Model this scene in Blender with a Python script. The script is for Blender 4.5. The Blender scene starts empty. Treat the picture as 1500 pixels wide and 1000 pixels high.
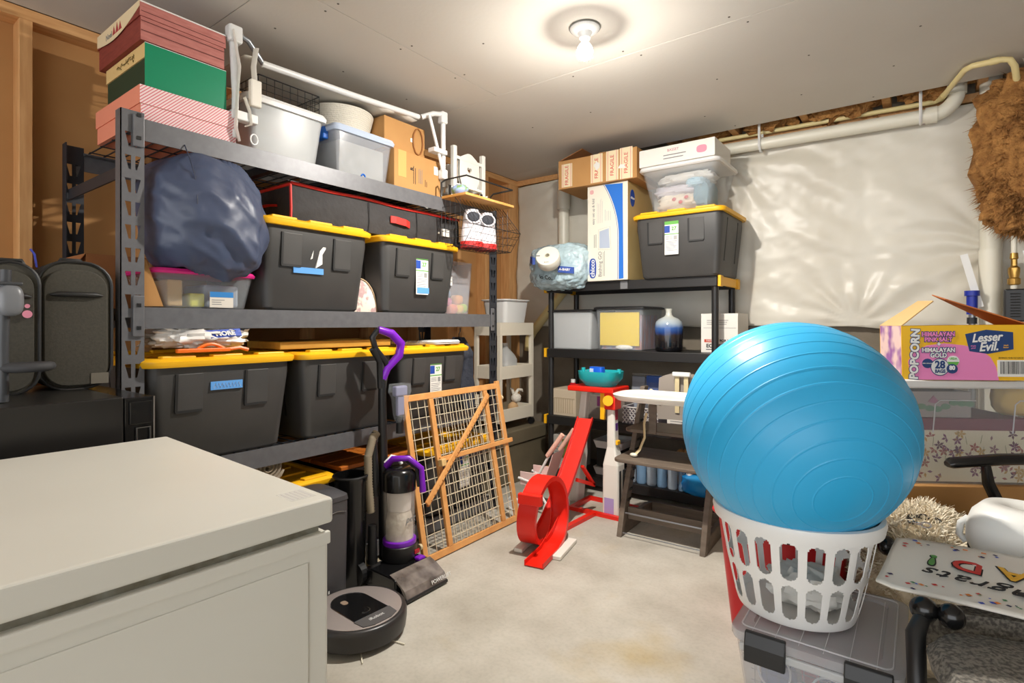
import bpy, bmesh, math, random
from mathutils import Vector, Matrix, noise
random.seed(7)
PI = math.pi
SC = bpy.context.scene
COL = SC.collection

# ------------------------------------------------------------------ camera, world, exposure
cam = bpy.data.cameras.new('camera')
cam_o = bpy.data.objects.new('camera', cam)
COL.objects.link(cam_o)
cam.sensor_width = 36.0
cam.lens = 800 / 1500 * 36.0
cam.shift_y = -26 / 1500
cam.clip_start = 0.02
cam_o.location = (0, 0, 1.12)
cam_o.rotation_euler = (PI / 2, 0, math.radians(36.8))
SC.camera = cam_o

world = bpy.data.worlds.new('world')
SC.world = world
world.use_nodes = True
world.node_tree.nodes['Background'].inputs[0].default_value = (0.965, 0.98, 1.0, 1)
world.node_tree.nodes['Background'].inputs[1].default_value = 1.95
BULB_STRENGTH = 5200.0
SC.view_settings.view_transform = 'Standard'
SC.view_settings.look = 'None'
SC.view_settings.gamma = 1.0
SC.view_settings.use_curve_mapping = False
SC.view_settings.exposure = 0.66


# ------------------------------------------------------------------ materials
def lin(c):
    out = []
    for v in c[:3]:
        v = v / 255
        out.append(v / 12.92 if v <= 0.04045 else ((v + 0.055) / 1.055) ** 2.4)
    return (out[0], out[1], out[2], 1)


MATS = {}


def M(name, col=(128, 128, 128), rough=0.5, metal=0.0, alpha=1.0, noise_=None, col2=None, bump=None, emis=None,
      spec=None, stretch=None, trans=0.0):
    """principled material; noise_=(scale, detail) mixes col with col2; bump=(scale, strength)"""
    if name in MATS:
        return MATS[name]
    m = bpy.data.materials.new(name)
    m.use_nodes = True
    nt = m.node_tree
    b = nt.nodes['Principled BSDF']
    b.inputs['Base Color'].default_value = lin(col)
    b.inputs['Roughness'].default_value = rough
    b.inputs['Metallic'].default_value = metal
    b.inputs['Alpha'].default_value = alpha
    if spec is not None:
        b.inputs['Specular IOR Level'].default_value = spec
    if trans:
        b.inputs['Transmission Weight'].default_value = trans
    tc = None
    if noise_ or bump:
        tc = nt.nodes.new('ShaderNodeTexCoord')
        src = tc.outputs['Object']
        if stretch:
            mp = nt.nodes.new('ShaderNodeMapping')
            mp.inputs['Scale'].default_value = stretch
            nt.links.new(src, mp.inputs['Vector'])
            src = mp.outputs['Vector']
    if noise_:
        n = nt.nodes.new('ShaderNodeTexNoise')
        n.inputs['Scale'].default_value = noise_[0]
        n.inputs['Detail'].default_value = noise_[1]
        nt.links.new(src, n.inputs['Vector'])
        r = nt.nodes.new('ShaderNodeValToRGB')
        r.color_ramp.elements[0].position = noise_[2] if len(noise_) > 2 else 0.3
        r.color_ramp.elements[1].position = noise_[3] if len(noise_) > 3 else 0.7
        r.color_ramp.elements[0].color = lin(col)
        r.color_ramp.elements[1].color = lin(col2 or col)
        nt.links.new(n.outputs['Fac'], r.inputs['Fac'])
        nt.links.new(r.outputs['Color'], b.inputs['Base Color'])
    if bump:
        n2 = nt.nodes.new('ShaderNodeTexNoise')
        n2.inputs['Scale'].default_value = bump[0]
        n2.inputs['Detail'].default_value = 4
        nt.links.new(src, n2.inputs['Vector'])
        bp = nt.nodes.new('ShaderNodeBump')
        bp.inputs['Strength'].default_value = bump[1]
        bp.inputs['Distance'].default_value = bump[2] if len(bump) > 2 else 0.01
        nt.links.new(n2.outputs['Fac'], bp.inputs['Height'])
        nt.links.new(bp.outputs['Normal'], b.inputs['Normal'])
    if emis:
        b.inputs['Emission Color'].default_value = lin(emis[0])
        b.inputs['Emission Strength'].default_value = emis[1]
    MATS[name] = m
    return m


WOOD = M('pine_wood', (222, 172, 116), 0.6, noise_=(9, 5), col2=(200, 146, 90), stretch=(6, 6, 0.6))
WOODY = M('pine_wood_rail', (222, 172, 116), 0.6, noise_=(9, 5), col2=(200, 146, 90), stretch=(6, 0.6, 6))
GATEW = M('gate_wood', (222, 164, 100), 0.45, noise_=(14, 4), col2=(206, 144, 82))
STEEL = M('charcoal_steel_lit', (98, 98, 101), 0.42, metal=0.2, noise_=(40, 3), col2=(106, 106, 109))  # lightened for the lit front faces of the rack
STEELD = M('dark_shaded_steel', (50, 52, 58), 0.45, metal=0.25)
BLACK = M('black_plastic', (26, 26, 27), 0.4)
BLACKG = M('glossy_black', (18, 18, 19), 0.2)
TOTE = M('tote_charcoal', (62, 61, 60), 0.48, noise_=(6, 3), col2=(70, 68, 66), bump=(220, 0.08, 0.002))
TOTED = M('tote_groove', (28, 28, 28), 0.6)
YEL = M('tote_yellow', (246, 184, 22), 0.42)
WHITE = M('white_plastic', (226, 226, 224), 0.35)
WHITEP = M('white_paint', (222, 220, 212), 0.35)
CREAM = M('cream_plastic', (222, 216, 196), 0.45)
PAPER = M('paper_white', (228, 226, 220), 0.7)
CARD = M('cardboard', (190, 142, 86), 0.85, noise_=(5, 4), col2=(178, 130, 76))
CARDD = M('cardboard_dark', (160, 104, 58), 0.85, noise_=(5, 4), col2=(140, 88, 48))
CLEAR = M('clear_plastic', (214, 220, 224), 0.12, alpha=0.13)
FROST = M('frosted_plastic', (216, 219, 220), 0.3, alpha=0.5)
HAZE = M('hazy_plastic', (206, 208, 214), 0.2, alpha=0.28)
INK = M('black_ink', (30, 30, 32), 0.7)
INKG = M('grey_ink', (120, 120, 122), 0.7)
BLUE = M('label_blue', (34, 72, 160), 0.55)
GREEN = M('label_green', (96, 170, 70), 0.55)
TAPE = M('painters_tape', (92, 156, 222), 0.7)
RED = M('red_plastic', (222, 34, 18), 0.33)
CHROME = M('chrome', (200, 200, 204), 0.15, metal=1.0)
PVC = M('pvc_white', (228, 224, 208), 0.35)
CPVC = M('cpvc_cream', (226, 208, 150), 0.4)


# ------------------------------------------------------------------ mesh builder
class MB:
    def __init__(self):
        self.v, self.f, self.m = [], [], []
        self.mi = 0

    def mat(self, i):
        self.mi = i
        return self

    def add(self, vs, fs):
        o = len(self.v)
        self.v += [tuple(p) for p in vs]
        for f in fs:
            self.f.append([i + o for i in f])
            self.m.append(self.mi)
        return self

    def box(self, x0, x1, y0, y1, z0, z1):
        vs = [(x0, y0, z0), (x1, y0, z0), (x1, y1, z0), (x0, y1, z0), (x0, y0, z1), (x1, y0, z1), (x1, y1, z1), (x0, y1, z1)]
        return self.add(vs, [(0, 3, 2, 1), (4, 5, 6, 7), (0, 1, 5, 4), (1, 2, 6, 5), (2, 3, 7, 6), (3, 0, 4, 7)])

    def bar(self, a, b, w, h, up=(0, 0, 1)):
        """rectangular bar from a to b, w sideways, h along up"""
        a, b = Vector(a), Vector(b)
        d = (b - a).normalized()
        s = d.cross(Vector(up))
        if s.length < 1e-4:
            s = d.cross(Vector((1, 0, 0)))
        s.normalize()
        u = s.cross(d).normalized()
        vs = []
        for p in (a, b):
            for i, j in ((-1, -1), (1, -1), (1, 1), (-1, 1)):
                vs.append(p + s * i * w / 2 + u * j * h / 2)
        return self.add(vs, [(0, 1, 2, 3), (7, 6, 5, 4), (0, 4, 5, 1), (1, 5, 6, 2), (2, 6, 7, 3), (3, 7, 4, 0)])

    def loft(self, loops, c0=True, c1=True, closed=True):
        n = len(loops[0])
        vs = [p for l in loops for p in l]
        fs = []
        for k in range(len(loops) - 1):
            for i in range(n if closed else n - 1):
                j = (i + 1) % n
                fs.append((k * n + i, k * n + j, (k + 1) * n + j, (k + 1) * n + i))
        if c0:
            fs.append(tuple(reversed(range(n))))
        if c1:
            fs.append(tuple(range((len(loops) - 1) * n, len(loops) * n)))
        return self.add(vs, fs)

    def tube(self, pts, r, n=8, closed=False, sq=1.0):
        pts = [Vector(p) for p in pts]
        rs = r if isinstance(r, (list, tuple)) else [r] * len(pts)
        loops = []
        prev = None
        N = len(pts)
        for i, p in enumerate(pts):
            if closed:
                d = pts[(i + 1) % N] - pts[i - 1]
            else:
                d = pts[min(i + 1, N - 1)] - pts[max(i - 1, 0)]
            d.normalize()
            if prev is None:
                s = d.cross(Vector((0, 0, 1)))
                if s.length < 1e-3:
                    s = d.cross(Vector((1, 0, 0)))
            else:
                s = prev - d * prev.dot(d)
            s.normalize()
            prev = s
            u = d.cross(s)
            loops.append([p + (s * math.cos(2 * PI * k / n) + u * math.sin(2 * PI * k / n) * sq) * rs[i] for k in range(n)])
        if closed:
            loops.append(loops[0])
            return self.loft(loops, False, False)
        return self.loft(loops)

    def lathe(self, prof, n=24, c=(0, 0, 0), sx=1, sy=1):
        loops = [[(c[0] + r * sx * math.cos(2 * PI * k / n), c[1] + r * sy * math.sin(2 * PI * k / n), c[2] + z) for k in range(n)]
                 for r, z in prof]
        return self.loft(loops)

    def cyl(self, a, b, r, n=16, r2=None):
        return self.tube([a, b], [r, r if r2 is None else r2], n)

    def prism(self, poly, axis, a, b):
        """extrude 2d polygon along axis between a and b ('x': (y,z), 'y': (x,z), 'z': (x,y))"""
        def p3(p, t):
            return {'x': (t, p[0], p[1]), 'y': (p[0], t, p[1]), 'z': (p[0], p[1], t)}[axis]
        l0 = [p3(p, a) for p in poly]
        l1 = [p3(p, b) for p in poly]
        return self.loft([l0, l1])

    def grid(self, fn, nu, nv):
        vs = [fn(i / nu, j / nv) for j in range(nv + 1) for i in range(nu + 1)]
        fs = [(j * (nu + 1) + i, j * (nu + 1) + i + 1, (j + 1) * (nu + 1) + i + 1, (j + 1) * (nu + 1) + i)
              for j in range(nv) for i in range(nu)]
        return self.add(vs, fs)

    def blob(self, c, r, amp=0.1, freq=2.0, nu=32, nv=18, ex=1.0, clip=None, seed=0.0, fold=0.0):
        """noisy ellipsoid; ex<1 squares it"""
        def pw(t):
            return math.copysign(abs(t) ** ex, t)
        loops = []
        for j in range(nv + 1):
            th = PI * (j + 0.02) / (nv + 0.04) - PI / 2
            loop = []
            for i in range(nu):
                ph = 2 * PI * i / nu
                d = Vector((pw(math.cos(th)) * pw(math.cos(ph)), pw(math.cos(th)) * pw(math.sin(ph)), pw(math.sin(th))))
                q = d * freq + Vector((seed, seed * 1.7, -seed))
                k = 1 + amp * noise.fractal(q, 0.9, 2.0, 4)
                if fold:
                    k += fold * (abs(noise.noise(q * 2.2)) - 0.25)
                p = Vector((c[0] + d.x * r[0] * k, c[1] + d.y * r[1] * k, c[2] + d.z * r[2] * k))
                if clip:
                    p = clip(p)
                loop.append(p)
            loops.append(loop)
        return self.loft(loops)

    def build(self, name, mat, parent=None, bevel=0, smooth=None, solid=0, sub=0, seg=2, normals=True):
        me = bpy.data.meshes.new(name)
        me.from_pydata(self.v, [], self.f)
        mats = mat if isinstance(mat, (list, tuple)) else [mat]
        for x in mats:
            me.materials.append(x)
        if len(mats) > 1:
            me.polygons.foreach_set('material_index', self.m)
        if normals:
            bm = bmesh.new()
            bm.from_mesh(me)
            bmesh.ops.recalc_face_normals(bm, faces=bm.faces)
            bm.to_mesh(me)
            bm.free()
        if smooth is not None:
            me.polygons.foreach_set('use_smooth', [True] * len(me.polygons))
            me.set_sharp_from_angle(angle=math.radians(smooth))
        me.update()
        o = bpy.data.objects.new(name, me)
        COL.objects.link(o)
        if parent is not None:
            o.parent = parent
        if solid:
            md = o.modifiers.new('solid', 'SOLIDIFY')
            md.thickness = solid
            md.offset = 0
        if bevel:
            md = o.modifiers.new('bevel', 'BEVEL')
            md.width = bevel
            md.segments = seg
            md.limit_method = 'ANGLE'
            md.angle_limit = math.radians(40)
        if sub:
            md = o.modifiers.new('sub', 'SUBSURF')
            md.levels = md.render_levels = sub
        return o


def rr(w, d, r, z, cx=0.0, cy=0.0, n=4):
    """rounded rectangle loop"""
    pts = []
    r = min(r, w / 2 - 1e-4, d / 2 - 1e-4)
    for sx, sy, a0 in ((1, 1, 0), (-1, 1, 1), (-1, -1, 2), (1, -1, 3)):
        for k in range(n + 1):
            a = PI / 2 * (a0 + k / n)
            pts.append((cx + sx * (w / 2 - r) + r * math.cos(a), cy + sy * (d / 2 - r) + r * math.sin(a), z))
    return pts


def tag(o, label, cat, group=None, kind=None):
    if label:
        o['label'] = label
        o['category'] = cat
    if group:
        o['group'] = group
    if kind:
        o['kind'] = kind
    return o


def thing(name, label, cat, loc=(0, 0, 0), rot=0, group=None):
    o = bpy.data.objects.new(name, None)
    COL.objects.link(o)
    o.empty_display_size = 0.05
    o.location = loc
    o.rotation_euler = (0, 0, math.radians(rot)) if not isinstance(rot, tuple) else tuple(math.radians(a) for a in rot)
    return tag(o, label, cat, group)


def structure(o):
    o['kind'] = 'structure'
    return o


def part(name, mat, parent, fn, **k):
    mb = MB()
    fn(mb)
    return mb.build(name, mat, parent, **k)


def boxp(name, mat, parent, *b, **k):
    return MB().box(*b).build(name, mat, parent, **k)


def frame(o, right, up):
    r = Vector(right).normalized()
    u = Vector(up)
    u = (u - r * u.dot(r)).normalized()
    n = r.cross(u)
    return Matrix(((r.x, u.x, n.x, o[0]), (r.y, u.y, n.y, o[1]), (r.z, u.z, n.z, o[2]), (0, 0, 0, 1)))


def text(name, s, size, mat, parent, o, right=(1, 0, 0), up=(0, 0, 1), offset=0.0, ext=0.0006, sx=1.0, shear=0.0, space=1.0):
    """flat lettering as a mesh, centred at o"""
    cu = bpy.data.curves.new(name, 'FONT')
    cu.body = s
    cu.size = size
    cu.align_x = 'CENTER'
    cu.align_y = 'CENTER'
    cu.offset = offset
    cu.extrude = ext
    cu.shear = shear
    cu.space_character = space
    cu.resolution_u = 3
    tmp = bpy.data.objects.new(name, cu)
    COL.objects.link(tmp)
    me = bpy.data.meshes.new_from_object(tmp)
    bpy.data.objects.remove(tmp)
    bpy.data.curves.remove(cu)
    me.materials.clear()
    me.materials.append(mat)
    me.transform(frame(o, right, up) @ Matrix.Diagonal((sx, 1, 1, 1)))
    ob = bpy.data.objects.new(name, me)
    COL.objects.link(ob)
    ob.parent = parent
    return ob


def container(mb, W, D, H, tap=0.03, r=0.03, th=0.004, z=0.0, cy=None):
    """open tapered tub, origin front centre"""
    cy = D / 2 if cy is None else cy
    mb.loft([rr(W - 2 * tap, D - 2 * tap, r, z, 0, cy), rr(W, D, r * 1.1, z + H, 0, cy),
             rr(W - 2 * th, D - 2 * th, r * 1.05, z + H, 0, cy), rr(W - 2 * tap - 2 * th, D - 2 * tap - 2 * th, r, z + th, 0, cy)])
    return mb


# ------------------------------------------------------------------ the room
CEIL = 2.32
LW, BW = -2.72, 3.75
floor_m = M('concrete_floor', (206, 200, 186), 0.55)
nt = floor_m.node_tree
bs = nt.nodes['Principled BSDF']
tc = nt.nodes.new('ShaderNodeTexCoord')
def _noise(scale, detail, rough=0.55):
    n = nt.nodes.new('ShaderNodeTexNoise')
    n.inputs['Scale'].default_value = scale
    n.inputs['Detail'].default_value = detail
    n.inputs['Roughness'].default_value = rough
    nt.links.new(tc.outputs['Object'], n.inputs['Vector'])
    return n
def _ramp(src, p0, c0, p1, c1):
    r = nt.nodes.new('ShaderNodeValToRGB')
    r.color_ramp.elements[0].position, r.color_ramp.elements[1].position = p0, p1
    r.color_ramp.elements[0].color, r.color_ramp.elements[1].color = c0, c1
    nt.links.new(src, r.inputs['Fac'])
    return r
def _mix(fac, a, b):
    m = nt.nodes.new('ShaderNodeMix')
    m.data_type = 'RGBA'
    nt.links.new(fac, m.inputs['Factor'])
    nt.links.new(a, m.inputs['A'])
    nt.links.new(b, m.inputs['B'])
    return m.outputs['Result']
base = _ramp(_noise(2.6, 8).outputs['Fac'], 0.3, lin((158, 151, 138)), 0.7, lin((200, 195, 184)))
stain_c = _ramp(_noise(3.5, 4).outputs['Fac'], 0.3, lin((158, 138, 98)), 0.7, lin((176, 158, 118)))
stain_f = _ramp(_noise(2.1, 5, 0.5).outputs['Fac'], 0.54, (0, 0, 0, 1), 0.70, (0.8, 0.8, 0.8, 1))
speck = _ramp(_noise(70, 3).outputs['Fac'], 0.3, (0.82, 0.82, 0.82, 1), 0.55, (1, 1, 1, 1))
c1 = _mix(stain_f.outputs['Color'], base.outputs['Color'], stain_c.outputs['Color'])
mm = nt.nodes.new('ShaderNodeMix')
mm.data_type = 'RGBA'
mm.blend_type = 'MULTIPLY'
mm.inputs['Factor'].default_value = 0.5
nt.links.new(c1, mm.inputs['A'])
nt.links.new(speck.outputs['Color'], mm.inputs['B'])
nt.links.new(mm.outputs['Result'], bs.inputs['Base Color'])
bmp = nt.nodes.new('ShaderNodeBump')
bmp.inputs['Strength'].default_value = 0.12
bmp.inputs['Distance'].default_value = 0.01
nt.links.new(_noise(14, 6).outputs['Fac'], bmp.inputs['Height'])
nt.links.new(bmp.outputs['Normal'], bs.inputs['Normal'])
structure(boxp('floor', floor_m, None, -3.0, 3.2, -3.0, 4.0, -0.12, 0.0))

DRY = M('drywall', (216, 211, 202), 0.8, noise_=(1.2, 3), col2=(208, 202, 192), bump=(60, 0.05))
DARKV = M('joist_cavity', (60, 40, 22), 0.95)
ceil_o = structure(boxp('ceiling', DARKV, None, -3.0, 3.2, -3.0, 4.0, 2.60, 2.66))
bands = [(-2.62, -1.40), (-1.40, -0.18), (-0.18, 1.04), (1.04, 2.26), (2.26, 3.52)]
joints = [[-2.72, -1.79, 0.65, 3.0], [-2.72, -0.6, 1.84, 3.0], [-2.72, -0.95, 1.45, 3.0], [-2.72, -1.79, 0.65, 3.0], [-2.72, 0.9, 3.0]]
for (ya, yb), js in zip(bands, joints):
    for xa, xb in zip(js[:-1], js[1:]):
        boxp('drywall_panel', DRY, ceil_o, xa + 0.0015, xb - 0.0015, ya + 0.0015, yb - 0.0015, CEIL, CEIL + 0.013)
boxp('drywall_panel', DRY, ceil_o, -2.72, -1.62, 3.5215, 3.75, CEIL, CEIL + 0.013)
SCREW = M('drywall_screw', (88, 80, 70), 0.6)
screw_mb = MB()
screw_mb.lathe([(0.0045, -0.0012), (0.0045, 0.002)], 8)
sc0 = None
for x, y in [(-1.83, 1.25), (-1.75, 1.25), (-1.82, 1.62), (-1.76, 1.63), (-1.82, 1.97), (-1.76, 1.97), (-2.2, 1.6), (-2.1, 1.2), (-2.2, 2.0),
             (-1.35, 2.3), (-1.05, 2.22), (-1.0, 2.3), (-0.6, 2.22), (-0.55, 2.3), (-0.8, 2.75), (-0.4, 2.75), (-0.1, 3.1), (-0.5, 3.2), (-1.0, 3.2),
             (-1.5, 2.75), (-1.9, 2.75), (-0.9, 1.5), (-1.3, 1.4), (-1.5, 1.8), (0.0, 2.75), (-0.9, 3.46), (-0.2, 3.46)]:
    if sc0 is None:
        sc0 = o = screw_mb.build('screw', SCREW, ceil_o)
    else:
        o = sc0.copy()
        COL.objects.link(o)
    o.location = (x, y, CEIL)
# joists seen in the gap beside the back wall
for x in (-1.35, -0.95, -0.55, -0.15, 0.25, 0.65, 1.05):
    boxp('joist', WOOD, ceil_o, x - 0.02, x + 0.02, 3.0, 3.76, CEIL + 0.014, 2.595)
# left wall: stud framing over brown backing
BACKING = M('brown_backing_board', (192, 144, 90), 0.85, noise_=(2.5, 4), col2=(178, 130, 78))
wl = structure(boxp('wall_left', M('wall_core', (120, 90, 60), 0.9), None, -2.96, -2.83, -3.0, 4.0, 0, 2.6))
for ya, yb in [(-3.0, -0.6), (-0.6, 0.555), (0.555, 1.77), (1.77, 2.99), (2.99, 3.90)]:
    boxp('panel', BACKING, wl, -2.83, -2.809, ya + 0.001, yb - 0.001, 0.0, CEIL)
for y in (-0.66, -0.25, 0.155, 0.555, 0.96, 1.37, 1.77, 2.18, 2.58, 2.99, 3.31):
    boxp('stud', WOOD, wl, -2.809, LW, y - 0.02, y + 0.02, 0.04, 2.275, bevel=0.002)
boxp('stud', WOOD, wl, -2.809, LW, 3.60, 3.745, 0.04, 2.275, bevel=0.002)
boxp('top_plate', WOODY, wl, -2.809, LW, -3.0, 3.75, 2.275, 2.318, bevel=0.002)
boxp('bottom_plate', WOODY, wl, -2.809, LW, -3.0, 3.75, 0.0, 0.04, bevel=0.002)
# back wall: poured concrete, framing above
CONC = M('foundation_concrete', (118, 108, 94), 0.85, noise_=(3, 7), col2=(142, 132, 116), bump=(30, 0.3))
wb = structure(boxp('wall_back', CONC, None, -2.83, 3.2, 3.75, 3.95, 0.0, 2.6))
boxp('sill_plate', WOODY, wb, -2.72, 3.2, 3.71, 3.749, 2.275, 2.318)
INSUL = M('brown_insulation', (128, 84, 40), 0.95, noise_=(28, 6), col2=(186, 134, 74), bump=(60, 0.9, 0.02))
structure(boxp('wall_right', M('wall_right_paint', (196, 188, 174), 0.85), None, 3.2, 3.3, -3.0, 4.0, 0, 2.6))

# ------------------------------------------------------------------ plastic sheet on the back wall
SHEET = M('white_plastic_sheet', (222, 218, 206), 0.36, spec=0.5, noise_=(1.5, 4), col2=(210, 204, 190))
def sheet_fn(u, v):
    x = -2.71 + u * 4.6
    z = 1.10 + v * 1.16
    k = 0.0
    # insulation batts bulging between studs
    ph = (x + 2.7) % 0.61
    k += 0.012 * abs(math.sin(PI * ph / 0.61)) ** 0.7
    # folds fanning from a staple at the left
    for px, pz, w in ((-1.02, 2.2, 1.0), (0.35, 1.5, 0.9), (-2.2, 2.25, 0.5), (-0.3, 1.12, 0.5)):
        dx, dz = x - px, z - pz
        d = math.hypot(dx, dz) + 1e-3
        a = math.atan2(dz, dx)
        k += w * 0.017 * math.sin(a * 13 + 2 * noise.noise(Vector((a * 2, d * 3, px)))) * math.exp(-d * 2.3) * min(1, d * 8)
    q = Vector((x * 1.6, z * 3.0, 0.3))
    k += 0.02 * noise.fractal(q, 1.0, 2.0, 3)
    k += 0.008 * noise.noise(Vector((x * 7 + z * 9, z * 6 - x * 2, 5)))
    k += 0.003 * noise.noise(Vector((x * 26, z * 26, 5)))
    zz = z
    if v == 0:
        zz += 0.02 * noise.noise(Vector((x * 4, 0, 0)))
    return (x, 3.735 - 0.018 - max(-0.012, k + 0.012), zz)
sh = part('vapor_barrier_sheet', SHEET, None, lambda m: m.grid(sheet_fn, 260, 80), smooth=80, solid=0.0015)
tag(sh, 'wrinkled white plastic sheeting covering the upper back wall', 'plastic sheet')

# ------------------------------------------------------------------ bulb
bt = thing('ceiling_lamp', 'bare glowing bulb in a white ceiling socket', 'lamp', (-1.09, 1.95, CEIL))
part('base', WHITE, bt, lambda m: m.lathe([(0.058, 0), (0.06, -0.006), (0.055, -0.012), (0.03, -0.022), (0.024, -0.034), (0.022, -0.044)], 32), smooth=40)
part('trim_ring', M('ring_grey', (120, 118, 112), 0.4), bt, lambda m: m.tube([(0.061 * math.cos(a * PI / 16), 0.061 * math.sin(a * PI / 16), -0.003) for a in range(32)], 0.003, 6, True), smooth=60)
bulb = part('bulb', M('bulb_glow', (255, 255, 255), 0.5, emis=((255, 249, 240), BULB_STRENGTH)), bt,
            lambda m: m.lathe([(0.0262, -0.118), (0.020, -0.124), (0.009, -0.129)], 24), smooth=80)
part('bulb_shoulder', M('bulb_soft_glow', (255, 255, 255), 0.5, emis=((255, 249, 240), 12.0)), bt,
     lambda m: m.lathe([(0.014, -0.062), (0.022, -0.07), (0.03, -0.083), (0.0335, -0.0968), (0.0315, -0.108), (0.0262, -0.1179)], 24), smooth=80)
part('bulb_neck', WHITE, bt, lambda m: m.lathe([(0.015, -0.04), (0.015, -0.055), (0.014, -0.063)], 20), smooth=40)

# ------------------------------------------------------------------ pipes
def pipe(name, label, mat, pts, r, bands=()):
    t = thing(name, label, 'pipe', pts[0])
    o = Vector(pts[0])
    part('pipe_run', mat, t, lambda m: m.tube([Vector(p) - o for p in pts], r, 16), smooth=50)
    for a, b in bands:
        part('coupling', mat, t, lambda m: m.tube([Vector(a) - o, Vector(b) - o], r * 1.18, 16), smooth=40)
    return t
def arc(c, r, a0, a1, ax1, ax2, n=7):
    c, ax1, ax2 = Vector(c), Vector(ax1), Vector(ax2)
    return [c + ax1 * r * math.cos(a0 + (a1 - a0) * i / n) + ax2 * r * math.sin(a0 + (a1 - a0) * i / n) for i in range(n + 1)]
t = pipe('drain_pipe', 'long white horizontal drain pipe under the ceiling edge', PVC,
         [(-1.10, 3.62, 2.235), (0.05, 3.62, 2.215)] + arc((0.05, 3.62, 2.315), 0.10, -PI / 2, 0, (1, 0, 0), (0, 0, 1)) + [(0.15, 3.62, 2.45)], 0.036,
         [((0.02, 3.62, 2.2155), (0.07, 3.62, 2.2155)), ((0.148, 3.62, 2.30), (0.15, 3.62, 2.36)), ((-1.12, 3.62, 2.2355), (-1.07, 3.62, 2.234))])
for x in (-0.79, 0.0):
    part('pipe_hanger', WHITE, t, lambda m: m.tube([(x + 1.10, -0.042, 0.12), (x + 1.10, -0.042, 0.0)] + arc((x + 1.10, 0, -0.012), 0.042, PI, 2 * PI, (0, 1, 0), (0, 0, 1)) + [(x + 1.10, 0.042, 0.12)], 0.008, 6), smooth=50)
pipe('supply_pipe', 'thin cream water pipe running above the white drain pipe', CPVC,
     [(-1.15, 3.66, 2.315), (-0.6, 3.665, 2.308), (0.06, 3.66, 2.295), (0.085, 3.63, 2.295), (0.165, 3.29, 2.298), (0.19, 3.26, 2.298), (0.29, 3.26, 2.298), (0.318, 3.265, 2.292), (0.335, 3.28, 2.265), (0.36, 3.40, 2.18)], 0.013,
     [((0.085, 3.63, 2.295), (0.097, 3.58, 2.2955)), ((0.25, 3.26, 2.298), (0.28, 3.26, 2.298))])
pipe('vent_stack', 'white vertical pipe rising behind the insulation by the right edge', PVC, [(0.285, 3.66, 1.2), (0.285, 3.66, 2.5)], 0.045)
pipe('standpipe', 'white vertical pipe behind the carton and blue plastic pack', PVC,
     [(-2.21, 3.62, 1.62), (-2.21, 3.62, 2.40)], 0.042, [((-2.21, 3.62, 2.0), (-2.21, 3.62, 2.16)), ((-2.21, 3.62, 1.60), (-2.21, 3.62, 1.66))])
pipe('brace_pipe', 'cream diagonal pipe behind the white rolling cart', CPVC, [(-2.12, 3.66, 1.5), (-2.52, 3.66, 1.06), (-2.56, 3.66, 1.0), (-2.57, 3.66, 0.9)], 0.035)

# insulation in the ceiling gap and the big hanging batt
def tufty(name, label, c, r, nu, nv, seed, amp=0.45, clip=None):
    o = part(name, INSUL, None, lambda m: m.blob(c, r, amp, 3.2, nu, nv, 0.75, clip, seed, 0.35), smooth=60)
    return tag(o, label, 'insulation')
for i, (x, w) in enumerate(((-1.15, 0.16), (-0.75, 0.17), (-0.36, 0.17), (0.04, 0.16))):
    tufty('gap_insulation', ['dark brown insulation tuft in ceiling gap beside the white flat box', 'brown insulation tuft in ceiling gap above the left pipe hanger', 'large loose brown insulation tuft midway along the ceiling gap', 'brown insulation tuft in ceiling gap above the right pipe hanger'][i],
          (x, 3.66, 2.42), (w, 0.07, 0.10 + 0.02 * (i == 2)), 28, 14, i * 3.1)
bi = thing('insulation_batt', 'big shaggy brown insulation batt hanging at the right edge', 'insulation', (0.55, 3.46, 1.55))
def batt_clip(p):
    p.z = max(p.z, 0.0 + 0.03 * noise.noise(p * 9))
    return p
part('batt', INSUL, bi, lambda m: m.blob((0, 0, 0.36), (0.33, 0.14, 0.40), 0.16, 2.2, 110, 70, 0.6, batt_clip, 4.4, 0.16), smooth=60)
fr = MB()
rnd = random.Random(3)
for i in range(14000):
    th = rnd.uniform(-PI / 2, PI / 2)
    ph = rnd.uniform(PI * 0.85, PI * 2.05)
    d = Vector((math.cos(th) * math.cos(ph), math.cos(th) * math.sin(ph), math.sin(th)))
    pw = lambda t: math.copysign(abs(t) ** 0.6, t)
    p = Vector((pw(d.x) * 0.31, pw(d.y) * 0.13, 0.36 + pw(d.z) * 0.37))
    q = p + Vector((d.x * 0.03, d.y * 0.03, d.z * 0.02)) + Vector((rnd.gauss(0, .02), rnd.gauss(0, .008), rnd.gauss(-.012, .02)))
    s = Vector((rnd.gauss(0, 1), rnd.gauss(0, 1), rnd.gauss(0, 1))).normalized() * rnd.uniform(0.002, 0.007)
    fr.add([p - s, p + s, q + s * 0.3], [(0, 1, 2)])
o = fr.build('fibers', INSUL, bi, normals=False)
o['kind'] = 'stuff'
part('torn_facing', M('kraft_facing', (214, 178, 112), 0.8), bi, lambda m: m.grid(lambda u, v: (-0.13 + u * 0.5, -0.13 + v * 0.2 + 0.01 * math.sin(u * 23), -0.005 - 0.012 * v + 0.012 * math.sin(u * 17)), 20, 4), solid=0.004)

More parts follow.
